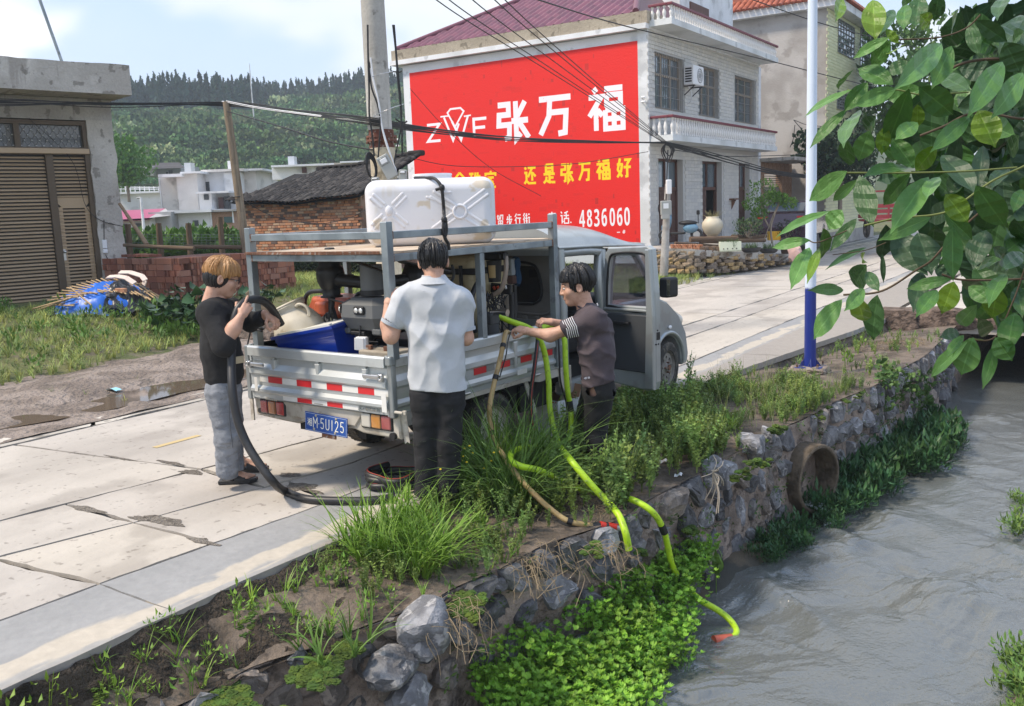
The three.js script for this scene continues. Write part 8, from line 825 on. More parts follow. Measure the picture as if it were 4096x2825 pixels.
// VEGETATION
function leafG(len,w,bend=0.3,fold=0.25,n=6,pw=0.85){
const P=[],U=[],I=[];for(let i=0;i<=n;i++){const t=i/n,a=bend*t*t,y=len*(t - 0.25*a*t),z=-len*a*t*0.5,ww=w*0.5*Math.pow(Math.sin(Math.PI*Math.pow(clamp(t,0.0,1),pw)),0.85)*(1 - 0.45*ss(0.78,0.93,t))+ w*0.01;for(const s of[-1,0,1]){P.push(s*ww*Math.cos(fold),y,z + Math.abs(s)*ww*Math.sin(fold));U.push(0.5 + s*0.5,t);}if(i)for(const k of[0,1]){const a0=(i - 1)*3 + k,b0=i*3 + k;I.push(a0,a0 + 1,b0,a0 + 1,b0 + 1,b0);}}
const g=new THREE.BufferGeometry();g.setAttribute('position',new THREE.Float32BufferAttribute(P,3));g.setAttribute('uv',new THREE.Float32BufferAttribute(U,2));g.setIndex(I);g.computeVertexNormals();return norm(g);
}
function sprig(seed,n,len,w,R,h,o={}){
const r=rng(seed),L=[];for(let i=0;i<n;i++){const a=r(0,6.283),q=Math.sqrt(r())*R,y=(o.y0??0.1)*h + r()**(o.up??0.8)*h*(1 - 0.35*q/R);L.push(mv(leafG(len*r(0.6,1.2),w*r(0.7,1.2),r(0.2,1),0.2,o.n??2),[Math.cos(a)*q,y,Math.sin(a)*q],[r(0.3,o.tilt??1.7),0,0]).applyMatrix4(new THREE.Matrix4()));L[i].applyMatrix4(X4([-Math.cos(a)*q,0,-Math.sin(a)*q])).applyMatrix4(X4([0,0,0],[0,0,0]));L[i].applyMatrix4(X4([Math.cos(a)*q,0,Math.sin(a)*q],[0,-a + 1.57 + r(-0.8,0.8),0]));}
for(let i=0;i<(o.stems??0);i++){const a=r(0,6.283),q=r(0,R*0.8);L.push(rod([Math.cos(a)*q*0.3,0,Math.sin(a)*q*0.3],[Math.cos(a)*q,h*r(0.6,1),Math.sin(a)*q],o.sr??0.003,(o.sr??0.003)*0.6,4));}return join(L);
}
function tuft(seed,n,h,w,spread,droop,seg=4){const r=rng(seed),P=[],N=[],U=[],I=[];for(let b=0;b<n;b++){const a=r(0,6.283),H=h*r(0.55,1.1),sp=spread*r(0.2,1),dr=droop*r(0.3,1.3),ww=w*r(0.6,1.2),ox=r(-1,1)*h*0.06,oz=r(-1,1)*h*0.06,base=P.length/3;for(let i=0;i<=seg;i++){const t=i/seg,out=H*(sp*t + dr*t*t*0.6),y=H*(t - 0.35*dr*t*t*t),k=ww*(1 - t*t*0.94);for(const s of[-1,1]){P.push(ox + Math.cos(a)*out - Math.sin(a)*k*s*0.5,y,oz + Math.sin(a)*out + Math.cos(a)*k*s*0.5);U.push(s,t);}if(i){const q=base + i*2;I.push(q - 2,q - 1,q,q - 1,q + 1,q);}}}const g=new THREE.BufferGeometry();g.setAttribute('position',new THREE.Float32BufferAttribute(P,3));g.setAttribute('uv',new THREE.Float32BufferAttribute(U,2));g.setIndex(I);g.computeVertexNormals();return norm(g);}
const leafM=(c,o={})=>phy({color:lin(...c),roughness:0.55,transmission:0.28,thickness:0,specularIntensity:0.5,...o});
function scatter(name,label,cat,geos,mat,list,cvar=0.25,kind='stuff',seed=1){
const r=rng(seed),C=new THREE.Color(),by=geos.map(()=>[]);list.forEach((q,i)=>by[i % geos.length].push(q));const root=geos.length>1?new THREE.Group():null;if(root){root.name=numbered(name);scene.add(root);tag(root,label,cat,null,kind);}
by.forEach((L,k)=>{const im=new THREE.InstancedMesh(geos[k],mat,L.length);L.forEach((q,i)=>{const s=q[3]??1;im.setMatrixAt(i,X4([q[0],q[1],q[2]],[q[5]??0,q[4]??r(0,6.283),q[6]??0],Array.isArray(s)?s:[s,s,s]));const v=1 + r(-cvar,cvar),w=r(-0.5,0.5)*cvar,t=q[7]??1;im.setColorAt(i,C.setRGB(v*t*(1 + w),v*t,v*t*(1 - w)));});shadow(im);if(root){im.name='clump';im.userData.kind='stuff';root.add(im);}else{im.name=numbered(name);tag(im,label,cat,null,kind);scene.add(im);}});}
{// the hill
const r=rng(301),con=[],bush=[],pale=[];const cone=(seed)=>{const q=rng(seed),L=[];for(let k=0;k<46;k++){const t=q(),a=q(0,6.283),R=(1 - t)*1.25 + 0.12,y=1.2 + t*7.2;for(let j=0;j<3;j++)L.push(mv(new THREE.PlaneGeometry(0.7*R + 0.2,0.5,1,1),[Math.cos(a)*R*(0.35 + j*0.3),y - j*0.22 + q(-0.2,0.2),Math.sin(a)*R*(0.35 + j*0.3)],[q(-0.9,0.9),q(0,3),q(-0.7,0.7)]));}L.push(rod([0,0,0],[0,8.6,0],0.16,0.04,5));return join(L);};
const clump=(seed)=>{const q=rng(seed),L=[];for(let k=0;k<170;k++){const v=V(q(-1,1),q(-0.2,1),q(-1,1));if(v.length()>1)v.normalize();v.multiplyScalar(0.75 + 0.25*q());L.push(mv(new THREE.PlaneGeometry(0.30,0.24),[v.x*1.7,0.7 + v.y*1.15,v.z*1.7],[q(-1.2,1.2),q(0,6),q(-1,1)]));}return join(L);};
for(let i=0;i<12000;i++){const d=r(80,262),a=r(-0.42,0.12),[x,z]=polar(d,a),y=hillH(x,z),k=fbm(x*0.035 + 40,z*0.035 + 40,0,3),line=d>196 +(k - 0.5)*90;if(line&&con.length<2600&&r()<0.75)con.push([x,y - 0.5,z,r(0.45,1.05),undefined,0,0,r(0.7,1.1)]);else if(!line&&bush.length + pale.length<3600){const open=fbm(x*0.06 + 9,z*0.06,0,3);if(open>0.64&&r()<0.7)continue;const s=r(0.4,1.1)*(k>0.52?1.75:0.95)*mix(0.65,1.15,ss(95,190,d));(r()<0.16?pale:bush).push([x,y - 0.4,z,[s,s*r(0.8,1.2),s],undefined,0,0,r(0.5,1.35)]);}else if(line&&pale.length<700&&r()<0.3)pale.push([x,y - 0.3,z,r(1.2,2.2),undefined,0,0,r(0.35,0.8)]);}
scatter('hillside_conifers','dark conifer wood along the ridge of the hill','wood',[cone(1),cone(2),cone(3)],std({color:lin(0.03,0.068,0.042),roughness:0.95}),con,0.25);scatter('hillside_bushes','green terraced scrub covering the slope behind the village','scrub',[clump(4),clump(5),clump(6)],std({color:lin(0.085,0.165,0.05),roughness:0.95}),bush,0.35);scatter('hillside_trees','pale green flowering trees dotted over the slope','trees',[clump(7),clump(8)],std({color:lin(0.19,0.24,0.11),roughness:0.95}),pale,0.2);
const tree=(label,px,py,d,s,seed,col,n=900,hgt=1.3)=>{const p=at(px,py,d),o=thing('tree',label,'tree',[p.x,p.y,p.z]);const q=rng(seed),L=[];const blobs=Array.from({length:9},()=>[q(-0.6,0.6)*s,hgt*s*q(0.5,1.1),q(-0.6,0.6)*s,q(0.35,0.6)*s]);for(let k=0;k<n;k++){const b=blobs[k % 9],v=V(q(-1,1),q(-1,1),q(-1,1)).normalize().multiplyScalar(b[3]*(0.6 + 0.45*q()));L.push(mv(leafG(0.2*s**0.5,0.13*s**0.5,0.4,0.2,2),[b[0]+ v.x,b[1]+ v.y,b[2]+ v.z],[q(-1.5,1.5),q(0,6),q(-1,1)]));}mesh('crown',L,col,o,null,true);mesh('trunk',[rod([0,-0.3,0],[0,hgt*s*0.5,0],0.07*s**0.5,0.05*s**0.5,8),...blobs.slice(0,5).map((b)=>rod([0,hgt*s*0.35,0],[b[0],b[1],b[2]],0.035,0.015,6))],Mt.woodV,o);return o;};
tree('bright green round tree below the hillside house',515,790,62,2.2,5,leafM([0.075,0.19,0.02]),2400);tree('dark green tree behind the light pole',3360,850,36,1.7,6,leafM([0.022,0.055,0.02]),2600,1.5);tree('large green tree far behind the overhanging leaves',3720,760,40,3.2,7,leafM([0.07,0.15,0.025]),3000,1.6);tree('fresh green tree at the far right of the street',4010,740,34,2.6,8,leafM([0.07,0.15,0.03]),2600,1.7);
{const p=at(3082,960,26.6),o=thing('bonsai_tree','small bonsai like tree with layered bright crowns on the forecourt','tree',[p.x,p.y,p.z],YAW);const q=rng(9),L=[];for(const[bx0,by0,rr]of[[-0.28,1.42,0.42],[-0.5,1.0,0.32],[-0.12,1.05,0.3],[0.3,1.12,0.24],[0.5,0.98,0.26],[-0.3,0.72,0.26],[0.1,1.2,0.22]])for(let k=0;k<190;k++){const v=V(q(-1,1),q(-0.7,1),q(-1,1)).normalize().multiplyScalar(rr*(0.6 + 0.45*q()));L.push(mv(leafG(0.10,0.05,0.4,0.2,2),[bx0 + v.x,by0 + v.y*0.75,v.z],[q(-1.2,1.2),q(0,6),q(-1,1)]));}mesh('crown',L,leafM([0.10,0.21,0.035]),o,null,true);mesh('trunk',[tube([[0.05,-0.1,0],[0.0,0.35,0.02],[0.1,0.7,0],[0.25,1.05,0]],0.03,16,6),tube([[0.0,0.3,0],[-0.2,0.65,0.05],[-0.3,1.2,0]],0.025,14,6),rod([-0.25,-0.1,0.1],[0.08,0.75,0.02],0.012,0.012,5)],Mt.woodV,o);}
const dk=leafM([0.03,0.035,0.025]);[[3000,945,26.2,'dark tangled shrub left of the bonsai trunk'],[3150,945,27,'dark purple brown shrub right of the yellow crate'],[2990,935,25.6,'low green plant at the foot of the third door']].forEach(([x,y,d,l],i)=>{const p=at(x,y,d),o=thing('shrub',l,'shrub',[p.x,p.y - 0.1,p.z]);mesh('foliage',sprig(60 + i,260,0.1,0.045,0.38,0.55),i===2?leafM([0.07,0.13,0.04]):dk,o,null,true);mesh('stem',Array.from({length:8},(_,k)=>rod([0,0,0],[Math.cos(k)*0.25,0.4,Math.sin(k)*0.25],0.007,0.004,4)),Mt.wood,o);});
[[2920,988,24.5,'green seedlings growing in the white foam planter',[0.24,0.3,0.12]],[3004,990,25.2,'fine green herbs in the first dark basin',[0.2,0.2,0.2]],[3075,992,26,'fine green herbs in the second dark basin',[0.2,0.22,0.2]]].forEach(([x,y,d,l,s],i)=>{const p=at(x,y,d);const m=tag(mesh('seedlings',Array.from({length:9},(_,k)=>tuft(70 + k + i*10,16,s[1]*1.2,0.012,0.5,0.6,3).translate((k % 3 - 1)*s[0]*0.6,0,((k/3|0)- 1)*s[2]*0.6)),leafM([0.10,0.17,0.06]),scene,null,true),l,'seedlings');m.position.set(p.x,p.y - 0.06,p.z);});
}
{// field grass, hedge of vines, big leaved bush
const r=rng(310),L=[],tall=[];for(let i=0;i<26000;i++){const x=-4.9 - 15*r()**1.2,z=r(-15.5,5.5);if(x<-12.2&&z>-5&&z<3)continue;const mud=z>-6.6&&x>-6.9 - 0.9*fbm(z*0.8,4,0,3)- ss(0,4,z)*0.9;if(mud&&r()>0.02)continue;const n=fbm(x*0.5 + 3,z*0.5,0,4);const bare=z>-6&&x>-8.8&&n>0.56;if(bare&&r()>0.2)continue;const far=z<-7;L.push([x,gh(x,z)- 0.02,z,far?r(0.6,1.0):r(0.28,0.7)*(n<0.46?1.35:0.75),undefined,0,0,(far?1.25:0.8 + 0.5*(n<0.5))*r(0.8,1.15)]);}
for(let i=0;i<2600;i++){const[x,z]=[r(-13.6,-4.6),r(-25,-9)];L.push([x,gh(x,z)- 0.02,z,r(0.7,1.3),undefined,0,0,1.25]);}
scatter('field_grass','green meadow grass on the field left of the road','grass',[tuft(1,12,0.26,0.010,0.5,0.5,3),tuft(2,12,0.22,0.011,0.7,0.7,3),tuft(3,10,0.32,0.009,0.4,0.4,3)],std({color:lin(0.235,0.28,0.075),roughness:0.8}),L,0.35);
const W2=[];for(let i=0;i<150;i++){const x=r(-12.2,-7.6),z=r(-5,3.4),n=fbm(x*0.5 + 3,z*0.5,0,4);if(n>0.52)continue;W2.push([x,gh(x,z),z,r(0.6,1.2)]);}for(let i=0;i<60;i++){const p=at(r(600,830),r(1250,1420),r(14,15.5));W2.push([p.x,gh(p.x,p.z),p.z,r(0.7,1.3)]);}
scatter('field_weeds','broad leaved weeds among the meadow grass','weeds',[sprig(21,26,0.13,0.035,0.12,0.28),sprig(22,30,0.11,0.04,0.14,0.24)],leafM([0.13,0.24,0.045]),W2,0.2);
const S=[];for(let i=0;i<5200;i++){const z=-9 - r()**0.7*15,x=-5.3 - r()**1.1*1.5;S.push([x,0.0,z,r(0.4,1.0),undefined,0,0,r(0.9,1.3)]);}scatter('roadside_grass','strip of bright short grass between the road and the terrace wall','grass',[tuft(5,12,0.16,0.012,0.6,0.6,3)],std({color:lin(0.19,0.25,0.06),roughness:0.8}),S,0.25);
struct('roadside_bank',sheet(-7.2,-5.2,-8,-26,6,30,(x,z)=>-0.02 + 0.12*ss(-5.3,-6.4,x)),grassSoil);
const Vn=[];for(let i=0;i<620;i++){const px=r(440,985),d=r(29,38),p=at(px,mix(985,905,r()**1.3*(0.6 + 0.6*fbm(px*0.02,3,0,3))),d);Vn.push([p.x,p.y - 0.75,p.z,r(0.55,1.0),undefined,0,0,r(0.6,1.2)]);}scatter('vineyard_hedge','row of leafy green vines behind the rough fence posts','vines',[sprig(31,60,0.26,0.17,0.5,0.8),sprig(32,60,0.24,0.16,0.5,0.7)],leafM([0.085,0.18,0.025]),Vn,0.25);
const big=(label,px,py,d,n,R,h,seed,col)=>{const p=at(px,py,d),o=thing('leafy_bush',label,'bush',[p.x,gh(p.x,p.z),p.z]);const q=rng(seed);const g=[0,1,2].map((k)=>leafG(0.2 + 0.03*k,0.15 + 0.02*k,0.6,0.15,5,0.62));for(let k=0;k<n;k++){const a=q(0,6.283),rr=Math.sqrt(q())*R,y=q()**0.6*h*(1 - 0.4*rr/R);shared('leaf',g[k % 3],col[k % col.length],o,[Math.cos(a)*rr,y + 0.05,Math.sin(a)*rr],[q(0.9,2.1),q(0,6.283),q(-0.4,0.4)]).rotation.order='YXZ';}mesh('stem',Array.from({length:9},(_,k)=>rod([0,0,0],[Math.cos(k*0.7)*R*0.6,h*0.8,Math.sin(k*0.7)*R*0.6],0.01,0.006,5)),leafM([0.06,0.1,0.03]),o);};
const bl=[[0.03,0.085,0.03],[0.04,0.10,0.035],[0.025,0.065,0.025],[0.055,0.12,0.04]].map((c)=>leafM(c,{roughness:0.4,transmission:0.2}));big('dark green broad leaved bush between the brick stack and the man in black',765,1240,14.6,120,0.62,0.75,1,bl);big('broad leaved plant beyond the left rack post of the truck',1050,1150,15.5,50,0.4,0.7,2,bl);big('dark broad leaved bush low at the right of the tarpaulin',690,1240,14.9,60,0.4,0.4,3,bl);
{const p=at(1060,1240,14.6),o=thing('earth_mound','low heap of dark rubble and soil behind the truck','mound',[p.x,0,p.z]);mesh('mound_body',rock(141,[0.75,0.42,0.8],4),std({map:T.mortar,color:lin(0.55,0.52,0.5),roughness:1,bumpMap:BUMP,bumpScale:0.04}),o);const q=thing('plank','short pale plank leaning on the earth mound','plank',[p.x + 0.1,0.55,p.z + 0.2]);mesh('board',rbox(0.1,0.5,0.03,0.004,0,0.1,0,[0.3,0.5,0.5]),std({map:T.wood,color:lin(1.3,1.2,1.0)}),q);}
const Cr=[];for(let i=0;i<420;i++){const px=r(1010,1560),p=onZ(px,1070 + r(-26,38),-12.86);Cr.push([p.x,p.y,p.z,r(0.5,1.1),undefined,r(-0.5,0.9)]);}scatter('plinth_creeper','dark green creeper along the foot of the brick house wall','creeper',[sprig(41,26,0.1,0.07,0.18,0.2)],leafM([0.03,0.055,0.018]),Cr,0.3);
}
{// verge, wall and stream plants
const r=rng(320),gm=leafM([0.19,0.33,0.04],{roughness:0.5}),gm2=leafM([0.14,0.25,0.045],{roughness:0.5});const vp=(px,py)=>{let p=onY(px,py,-0.1);p.y=vergeY(p.x,p.z)- 0.015;return p;};
const clumpOf=(label,px,py,rad,n,h,m,seed,dens=17)=>{const c=vp(px,py),o=thing('grass_clump',label,'grass clump',[c.x,c.y,c.z]);const q=rng(seed),G=[];for(let k=0;k<n;k++){const a=q(0,6.283),R=Math.sqrt(q())*rad;G.push(mv(tuft(seed*40 + k,dens,h*q(0.55,1.1),0.0115,0.5,0.9,5),[Math.cos(a)*R,vergeY(c.x + Math.cos(a)*R,c.z + Math.sin(a)*R)- c.y,Math.sin(a)*R],[Math.sin(a)*0.3*R/rad,0,-Math.cos(a)*0.3*R/rad]));}mesh('blades',G,m,o,null,true);};
clumpOf('bright green grass clump at the road edge left of the man in the polo shirt',1575,2235,0.3,36,0.5,gm,1);clumpOf('tall dense grass clump before the rear wheel of the truck',2030,1985,0.36,62,0.82,gm2,2,16);clumpOf('thin tall grass standing before the open van door',2640,1700,0.2,8,0.55,gm2,3,12);clumpOf('small grass clump hanging over the wall below the bright clump',1330,2480,0.2,8,0.3,gm2,4,10);
const fern=(seed,h)=>{const q=rng(seed),L=[];for(let s=0;s<5;s++){const a=q(0,6.283),lean=q(0.1,0.5),H=h*q(0.6,1.1);const P=(t)=>V(Math.cos(a)*lean*H*t*t,H*t,Math.sin(a)*lean*H*t*t);L.push(tube([P(0),P(0.5),P(1)],0.0018,5,4));for(let k=0;k<9;k++){const t=0.25 + k*0.08,b=q(0,6.283),c=P(t);for(let j=0;j<3;j++)L.push(mv(leafG(0.036,0.017,0.4,0.2,2),[c.x + Math.cos(b)*j*0.012,c.y + j*0.006,c.z + Math.sin(b)*j*0.012],[q(0.6,1.8),q(0,6),0]));}}return join(L);};
const F=[];for(let i=0;i<4600;i++){const z=2.2 - 11.6*r(),t=r(),e=E(z),x=mix(e + 0.02,WT(z),t);const n=fbm(x*1.4 + 5,z*1.1,0,4);const bareZone=z>-0.9&&z<1.0&&t>0.2?0.75:0;const poleBare=z<-4.5?0.93:z<-4.1?0.5:0;if(r()<Math.max(bareZone,poleBare))continue;if(z>1.0&&r()<0.55)continue;if(n>0.66)continue;const tall2=ss(0.6,0.35,n)*(z<-2.2&&z>-5.6?1.35:0.85);F.push([x,vergeY(x,z)- 0.01,z,(0.4 + 0.7*tall2)*r(0.7,1.25)*(z<-3.2?0.55:1),undefined,0,0,r(0.65,1.25)]);}
scatter('verge_weeds','feathery green weeds covering the verge between road and wall','weeds',[fern(1,0.34),fern(2,0.3),fern(3,0.38)],leafM([0.21,0.31,0.075]),F,0.3);
const wisp=[];for(let i=0;i<170;i++){const z=-1.5 - 4*r(),x=mix(E(z)+ 0.05,WT(z)- 0.1,r());if(z<-4.4)continue;wisp.push([x,vergeY(x,z),z,r(0.5,1.0)]);}scatter('wispy_grass','thin wispy seed stalks rising over the verge weeds','grass',[tuft(91,5,0.5,0.0035,0.3,0.5,5),tuft(92,5,0.45,0.003,0.4,0.6,5)],std({color:lin(0.26,0.29,0.11),roughness:0.9}),wisp,0.25);
[[2650,1560,0.8,'bright'],[2960,1760,1,'mid']].length;[[2915,1735,'light green upright herb at the verge edge, left of the square coping stone'],[3190,1660,'light green herb on the mossy wall top above the pipe'],[3390,1450,'light green leafy herb right of the light pole'],[3440,1375,'taller green herb by the concrete edge beyond the pole'],[2780,1720,'pale green herb among the verge weeds'],[1610,2060,'light green leafy weed beside the black shoes'],[2080,2010,'leafy weed under the tall grass clump'],[1900,2130,'small bushy weed with cut leaves between the two grass clumps']].forEach(([x,y,l],i)=>{const p=vp(x,y),o=thing('herb',l,'herb',[p.x,p.y,p.z]);mesh('leaves',sprig(400 + i,46,0.075,0.02,0.07,0.17,{n:3,tilt:1.3}),leafM([0.19,0.32,0.05]),o,null,true);mesh('stem',rod([0,0,0],[0.01,0.16,0],0.004,0.003,5),gm2,o);});
{const p=vp(1850,2050),o=thing('yellow_flowers','thin stalks with small yellow flowers between the grass clumps','flowers',[p.x,p.y,p.z]);const q=rng(7),st=[];for(let k=0;k<16;k++){const a=q(0,6.283),R=q(0.02,0.16),h=q(0.2,0.5),t=V(Math.cos(a)*R*1.6,h,Math.sin(a)*R*1.6);st.push(tube([[Math.cos(a)*R*0.6,0,Math.sin(a)*R*0.6],[Math.cos(a)*R,h*0.6,Math.sin(a)*R],t],0.0022,8,4));mesh('flower',[ball(0.009,t.x,t.y + 0.004,t.z,[1,0.6,1],8)],std({color:lin(0.75,0.55,0.02)}),o);}mesh('stalk',st,gm2,o);mesh('leaves',sprig(33,130,0.05,0.016,0.16,0.3),gm,o,null,true);}
const straw=(name,label,px,py,n,R,seed,hang)=>{const c=vp(px,py),q=rng(seed),G=[];for(let k=0;k<n;k++){const a=q(0,6.283),R1=q(0,R),b=V(c.x + Math.cos(a)*R1,0,c.z + Math.sin(a)*R1*1.3);b.y=vergeY(b.x,b.z)+ 0.015;const out=hang?q(0.5,1):q(-0.2,0.7);G.push(tube([b,b.clone().add(V(0.05*out,0.02,q(-0.06,0.06))),b.clone().add(V(0.10*out + 0.03,hang?-0.06*q(0.6,1.6):0.0,q(-0.1,0.1))),b.clone().add(V(0.13*out + 0.05,hang?-0.13*q(0.2,1.7):-0.01,q(-0.14,0.14)))],q(0.0010,0.0024),7,4));}tag(mesh(name,G,std({color:lin(0.27,0.205,0.125),roughness:0.9})),label,'straw',null,'stuff');};
straw('dry_straw','dry straw and roots hanging over the wall under the tall grass clump',2130,2205,46,0.24,1,true);straw('dry_straw','pale straw lying on the mossy wall top near the large boulder',1800,2385,34,0.18,2,true);straw('dry_straw','thin dry stems and roots over the wall under the red nozzle',2420,2180,20,0.2,3,true);straw('dry_straw','brown dead stalks scattered on the soil by the light pole',3560,1370,220,0.5,4,false);straw('dry_straw','brown dead stalks on the bare soil between grass and hoses',2300,2010,110,0.3,5,false);
{const q=rng(5),G=[],c=onX(2850,1890,1.5);for(let k=0;k<16;k++){const d=V(q(-0.1,0.1),q(-0.3,0.12),q(-0.15,0.15));G.push(tube([c,c.clone().addScaledVector(d,0.5).add(V(0.03,0.01,0)),c.clone().add(d)],0.004,6,4));}tag(mesh('dry_twigs',G,std({color:lin(0.42,0.36,0.28)})),'bleached dry twigs caught on the wall edge near the tall coping stone','twigs');}
const moss=[];const mossAt=(px,py,R,n,face)=>{for(let k=0;k<n;k++){const x0=px + r(-R,R),y0=py + r(-R,R)*0.6;let p;if(face){p=onX(x0,y0,face);p.x=Math.max(p.x,wallX(p.z,p.y))+ 0.01;}else p=vp(x0,y0);if(Math.hypot((x0 - px)/R,(y0 - py)/(R*0.6))<r(0.3,1))moss.push([p.x,p.y,p.z,r(0.25,0.95)]);}};
mossAt(3020,1690,130,260);mossAt(3240,1620,100,120);mossAt(1880,2360,100,150);mossAt(2380,2170,60,50);mossAt(3400,1560,80,90);for(const[a,b,c,n]of[[1560,2500,60,130],[1530,2590,60,110],[2960,1900,50,60],[3020,1850,60,60],[2560,2210,25,30],[2760,2120,30,30],[3110,1720,40,60]])mossAt(a,b,c,n,wallX(onX(a,b,1).z,-0.4)+ 0.02);for(const[a,b,c,n]of[[900,2650,110,260],[1010,2450,80,160],[760,2770,120,260],[1150,2430,70,120],[1250,2560,110,260],[1380,2480,60,120],[1060,2740,130,260],[640,2750,60,70],[380,2720,60,30],[760,2495,20,20]])mossAt(a,b,c,n);
scatter('moss','green moss cushions on the wall stones and mossy bank','moss',[1,2].map((k)=>{const g=new THREE.IcosahedronGeometry(0.034,3),p=g.attributes.position;for(let i=0;i<p.count;i++){const q=1 +(h3(Math.round(p.getX(i)*900)+ k,Math.round(p.getY(i)*900),Math.round(p.getZ(i)*900))- 0.5)*0.5;p.setXYZ(i,p.getX(i)*q*1.2,p.getY(i)*q*0.5,p.getZ(i)*q*1.1);}return join([toCreasedNormals(g,0.3),tuft(95 + k,16,0.028,0.003,1.0,0.4,2).translate(0,0.006,0)]);}),std({color:lin(0.06,0.10,0.012),roughness:1}),moss,0.35);
const bw=[];for(let i=0;i<130;i++){const z=r(1.2,4.4),t=r(),x=mix(E(z)+ 0.02,WT(z),t);bw.push([x,vergeY(x,z),z,r(0.5,1.2)]);}scatter('bank_weeds','small weeds and grass blades on the dark bank below the road edge','weeds',[tuft(97,7,0.16,0.007,0.6,0.8,4),sprig(34,12,0.05,0.018,0.06,0.14,{stems:2,sr:0.002})],gm,bw,0.3);
const wl=[];for(let i=0;i<200;i++){const z=r(-9.5,2),y=r(-0.75,-0.1);wl.push([wallX(z,y)+ 0.03,y,z,r(0.4,1.0),undefined,r(0.4,1.4),-0.6]);}scatter('wall_weeds','small ferns and weeds rooted in the joints of the channel wall','weeds',[sprig(35,14,0.05,0.02,0.06,0.1)],leafM([0.09,0.16,0.04]),wl,0.3);
const parsley=(seed,R,h,n)=>{const q=rng(seed),L=[];for(let k=0;k<n;k++){const a=q(0,6.283),R1=Math.sqrt(q())*R,y=h*(0.35 + 0.65*q()),c=V(Math.cos(a)*R1,y,Math.sin(a)*R1),ya=q(0,6.283);for(let j=0;j<7;j++){const t=(j - 3)/3;L.push(mv(leafG(0.034*(1.2 - Math.abs(t)*0.4),0.0135,0.3,0.15,2),[0,0,0],[1.25 + q(-0.3,0.3),0,0]).applyMatrix4(X4([c.x + Math.cos(ya)*Math.abs(t)*0.01,c.y,c.z],[0,ya + t*1.1,0])));}if(k % 3===0)L.push(rod([c.x*0.5,0,c.z*0.5],c,0.0022,0.0016,4));}return join(L);};
const pars=(name,label,pts,col,seedG,sc)=>{const L=[];for(const[px,py,n,R]of pts)for(let k=0;k<n;k++){const p=onY(px + r(-R,R),py + r(-R,R)*0.75,-0.92);if(p.x<wallX(p.z,-0.9)- 0.12)p.x=wallX(p.z,-0.9)+ r(-0.08,0.12);const hgt=0.34*Math.exp(-(((p.x - wallX(p.z,-0.9))/0.34)**2));L.push([p.x,WATER + hgt*r(0.5,1.0),p.z,sc*r(0.8,1.2),undefined,r(-0.2,0.2),0,r(0.75,1.15)]);}scatter(name,label,'water plants',[parsley(seedG,0.14,0.17,30),parsley(seedG + 1,0.14,0.16,30)],col,L,0.18);};
pars('water_parsley','dense bright green cut leaved plants growing at the water edge',[[2250,2830,60,190],[2420,2720,60,190],[2560,2560,60,170],[2640,2440,50,130],[2720,2370,24,90],[2250,2930,50,200],[2050,2960,20,120],[1960,2800,10,60]],leafM([0.21,0.41,0.04],{roughness:0.5}),501,1);
const aq=[];const aqAt=(px,py,R,n,s)=>{for(let k=0;k<n;k++){const p=onY(px + r(-R,R),py + r(-R,R)*0.7,-0.95);p.x=Math.max(p.x,wallX(p.z,-0.95)+ 0.02);aq.push([p.x,WATER - 0.02 + r(0,0.06),p.z,s*r(0.75,1.25),undefined,r(-0.25,0.25)]);}};
aqAt(3150,2130,75,44,0.65);aqAt(3060,2190,60,22,0.6);aqAt(3360,1960,120,90,0.95);aqAt(3460,1880,120,90,1.2);aqAt(3300,2075,60,22,0.55);aqAt(3640,1800,110,70,1.3);aqAt(3740,1740,80,50,1.3);aqAt(3560,1760,90,40,1.1);
scatter('water_plants','dark green pointed leaved plants in the shallow water beside the pipe','water plants',[sprig(51,34,0.085,0.028,0.11,0.2,{n:3,stems:4}),sprig(52,34,0.075,0.026,0.11,0.16,{n:3,stems:4})],leafM([0.05,0.125,0.042],{roughness:0.42}),aq,0.3);
const cw=[];for(let k=0;k<70;k++){const p=onX(3590 + r(-60,70),1560 + r(-80,90),1.9);cw.push([Math.max(p.x,wallX(p.z,p.y)+ 0.02),p.y,p.z,r(0.6,1.2),undefined,r(0.2,1.2)]);}scatter('wall_creeper','round leaved creeper hanging on the wall near the culvert','creeper',[sprig(55,14,0.07,0.062,0.09,0.1)],leafM([0.10,0.19,0.05]),cw,0.25);
const cr=[];for(let k=0;k<60;k++){const p=onY(r(4020,4180),r(2560,2950),-0.95);cr.push([Math.max(p.x,3.5),WATER - 0.05,p.z,r(0.4,0.9)]);}for(let k=0;k<14;k++){const p=onY(r(4060,4140),r(1970,2110),-0.95);cr.push([p.x,WATER - 0.04,p.z,r(0.5,0.9)]);}scatter('bank_plants','green plants at the opposite water edge on the picture right','water plants',[sprig(56,40,0.1,0.03,0.13,0.24,{n:3})],leafM([0.14,0.24,0.05]),cr,0.25);
{const p=onY(2865,2330,-0.95),o=thing('dock_plant','pale green drooping dock plant at the water edge beside the lime hose','plant',[p.x,p.y,p.z]);const g=leafG(0.16,0.05,1.3,0.25,6);for(let k=0;k<9;k++)shared('leaf',g,gm2,o,[Math.cos(k*2.4)*0.02,0.06 + k*0.014,Math.sin(k*2.4)*0.02],[0.9 +(k % 3)*0.3,k*2.4,0]).rotation.order='YXZ';mesh('stem',rod([0,-0.1,0],[0,0.22,0],0.005,0.003,5),gm2,o);}
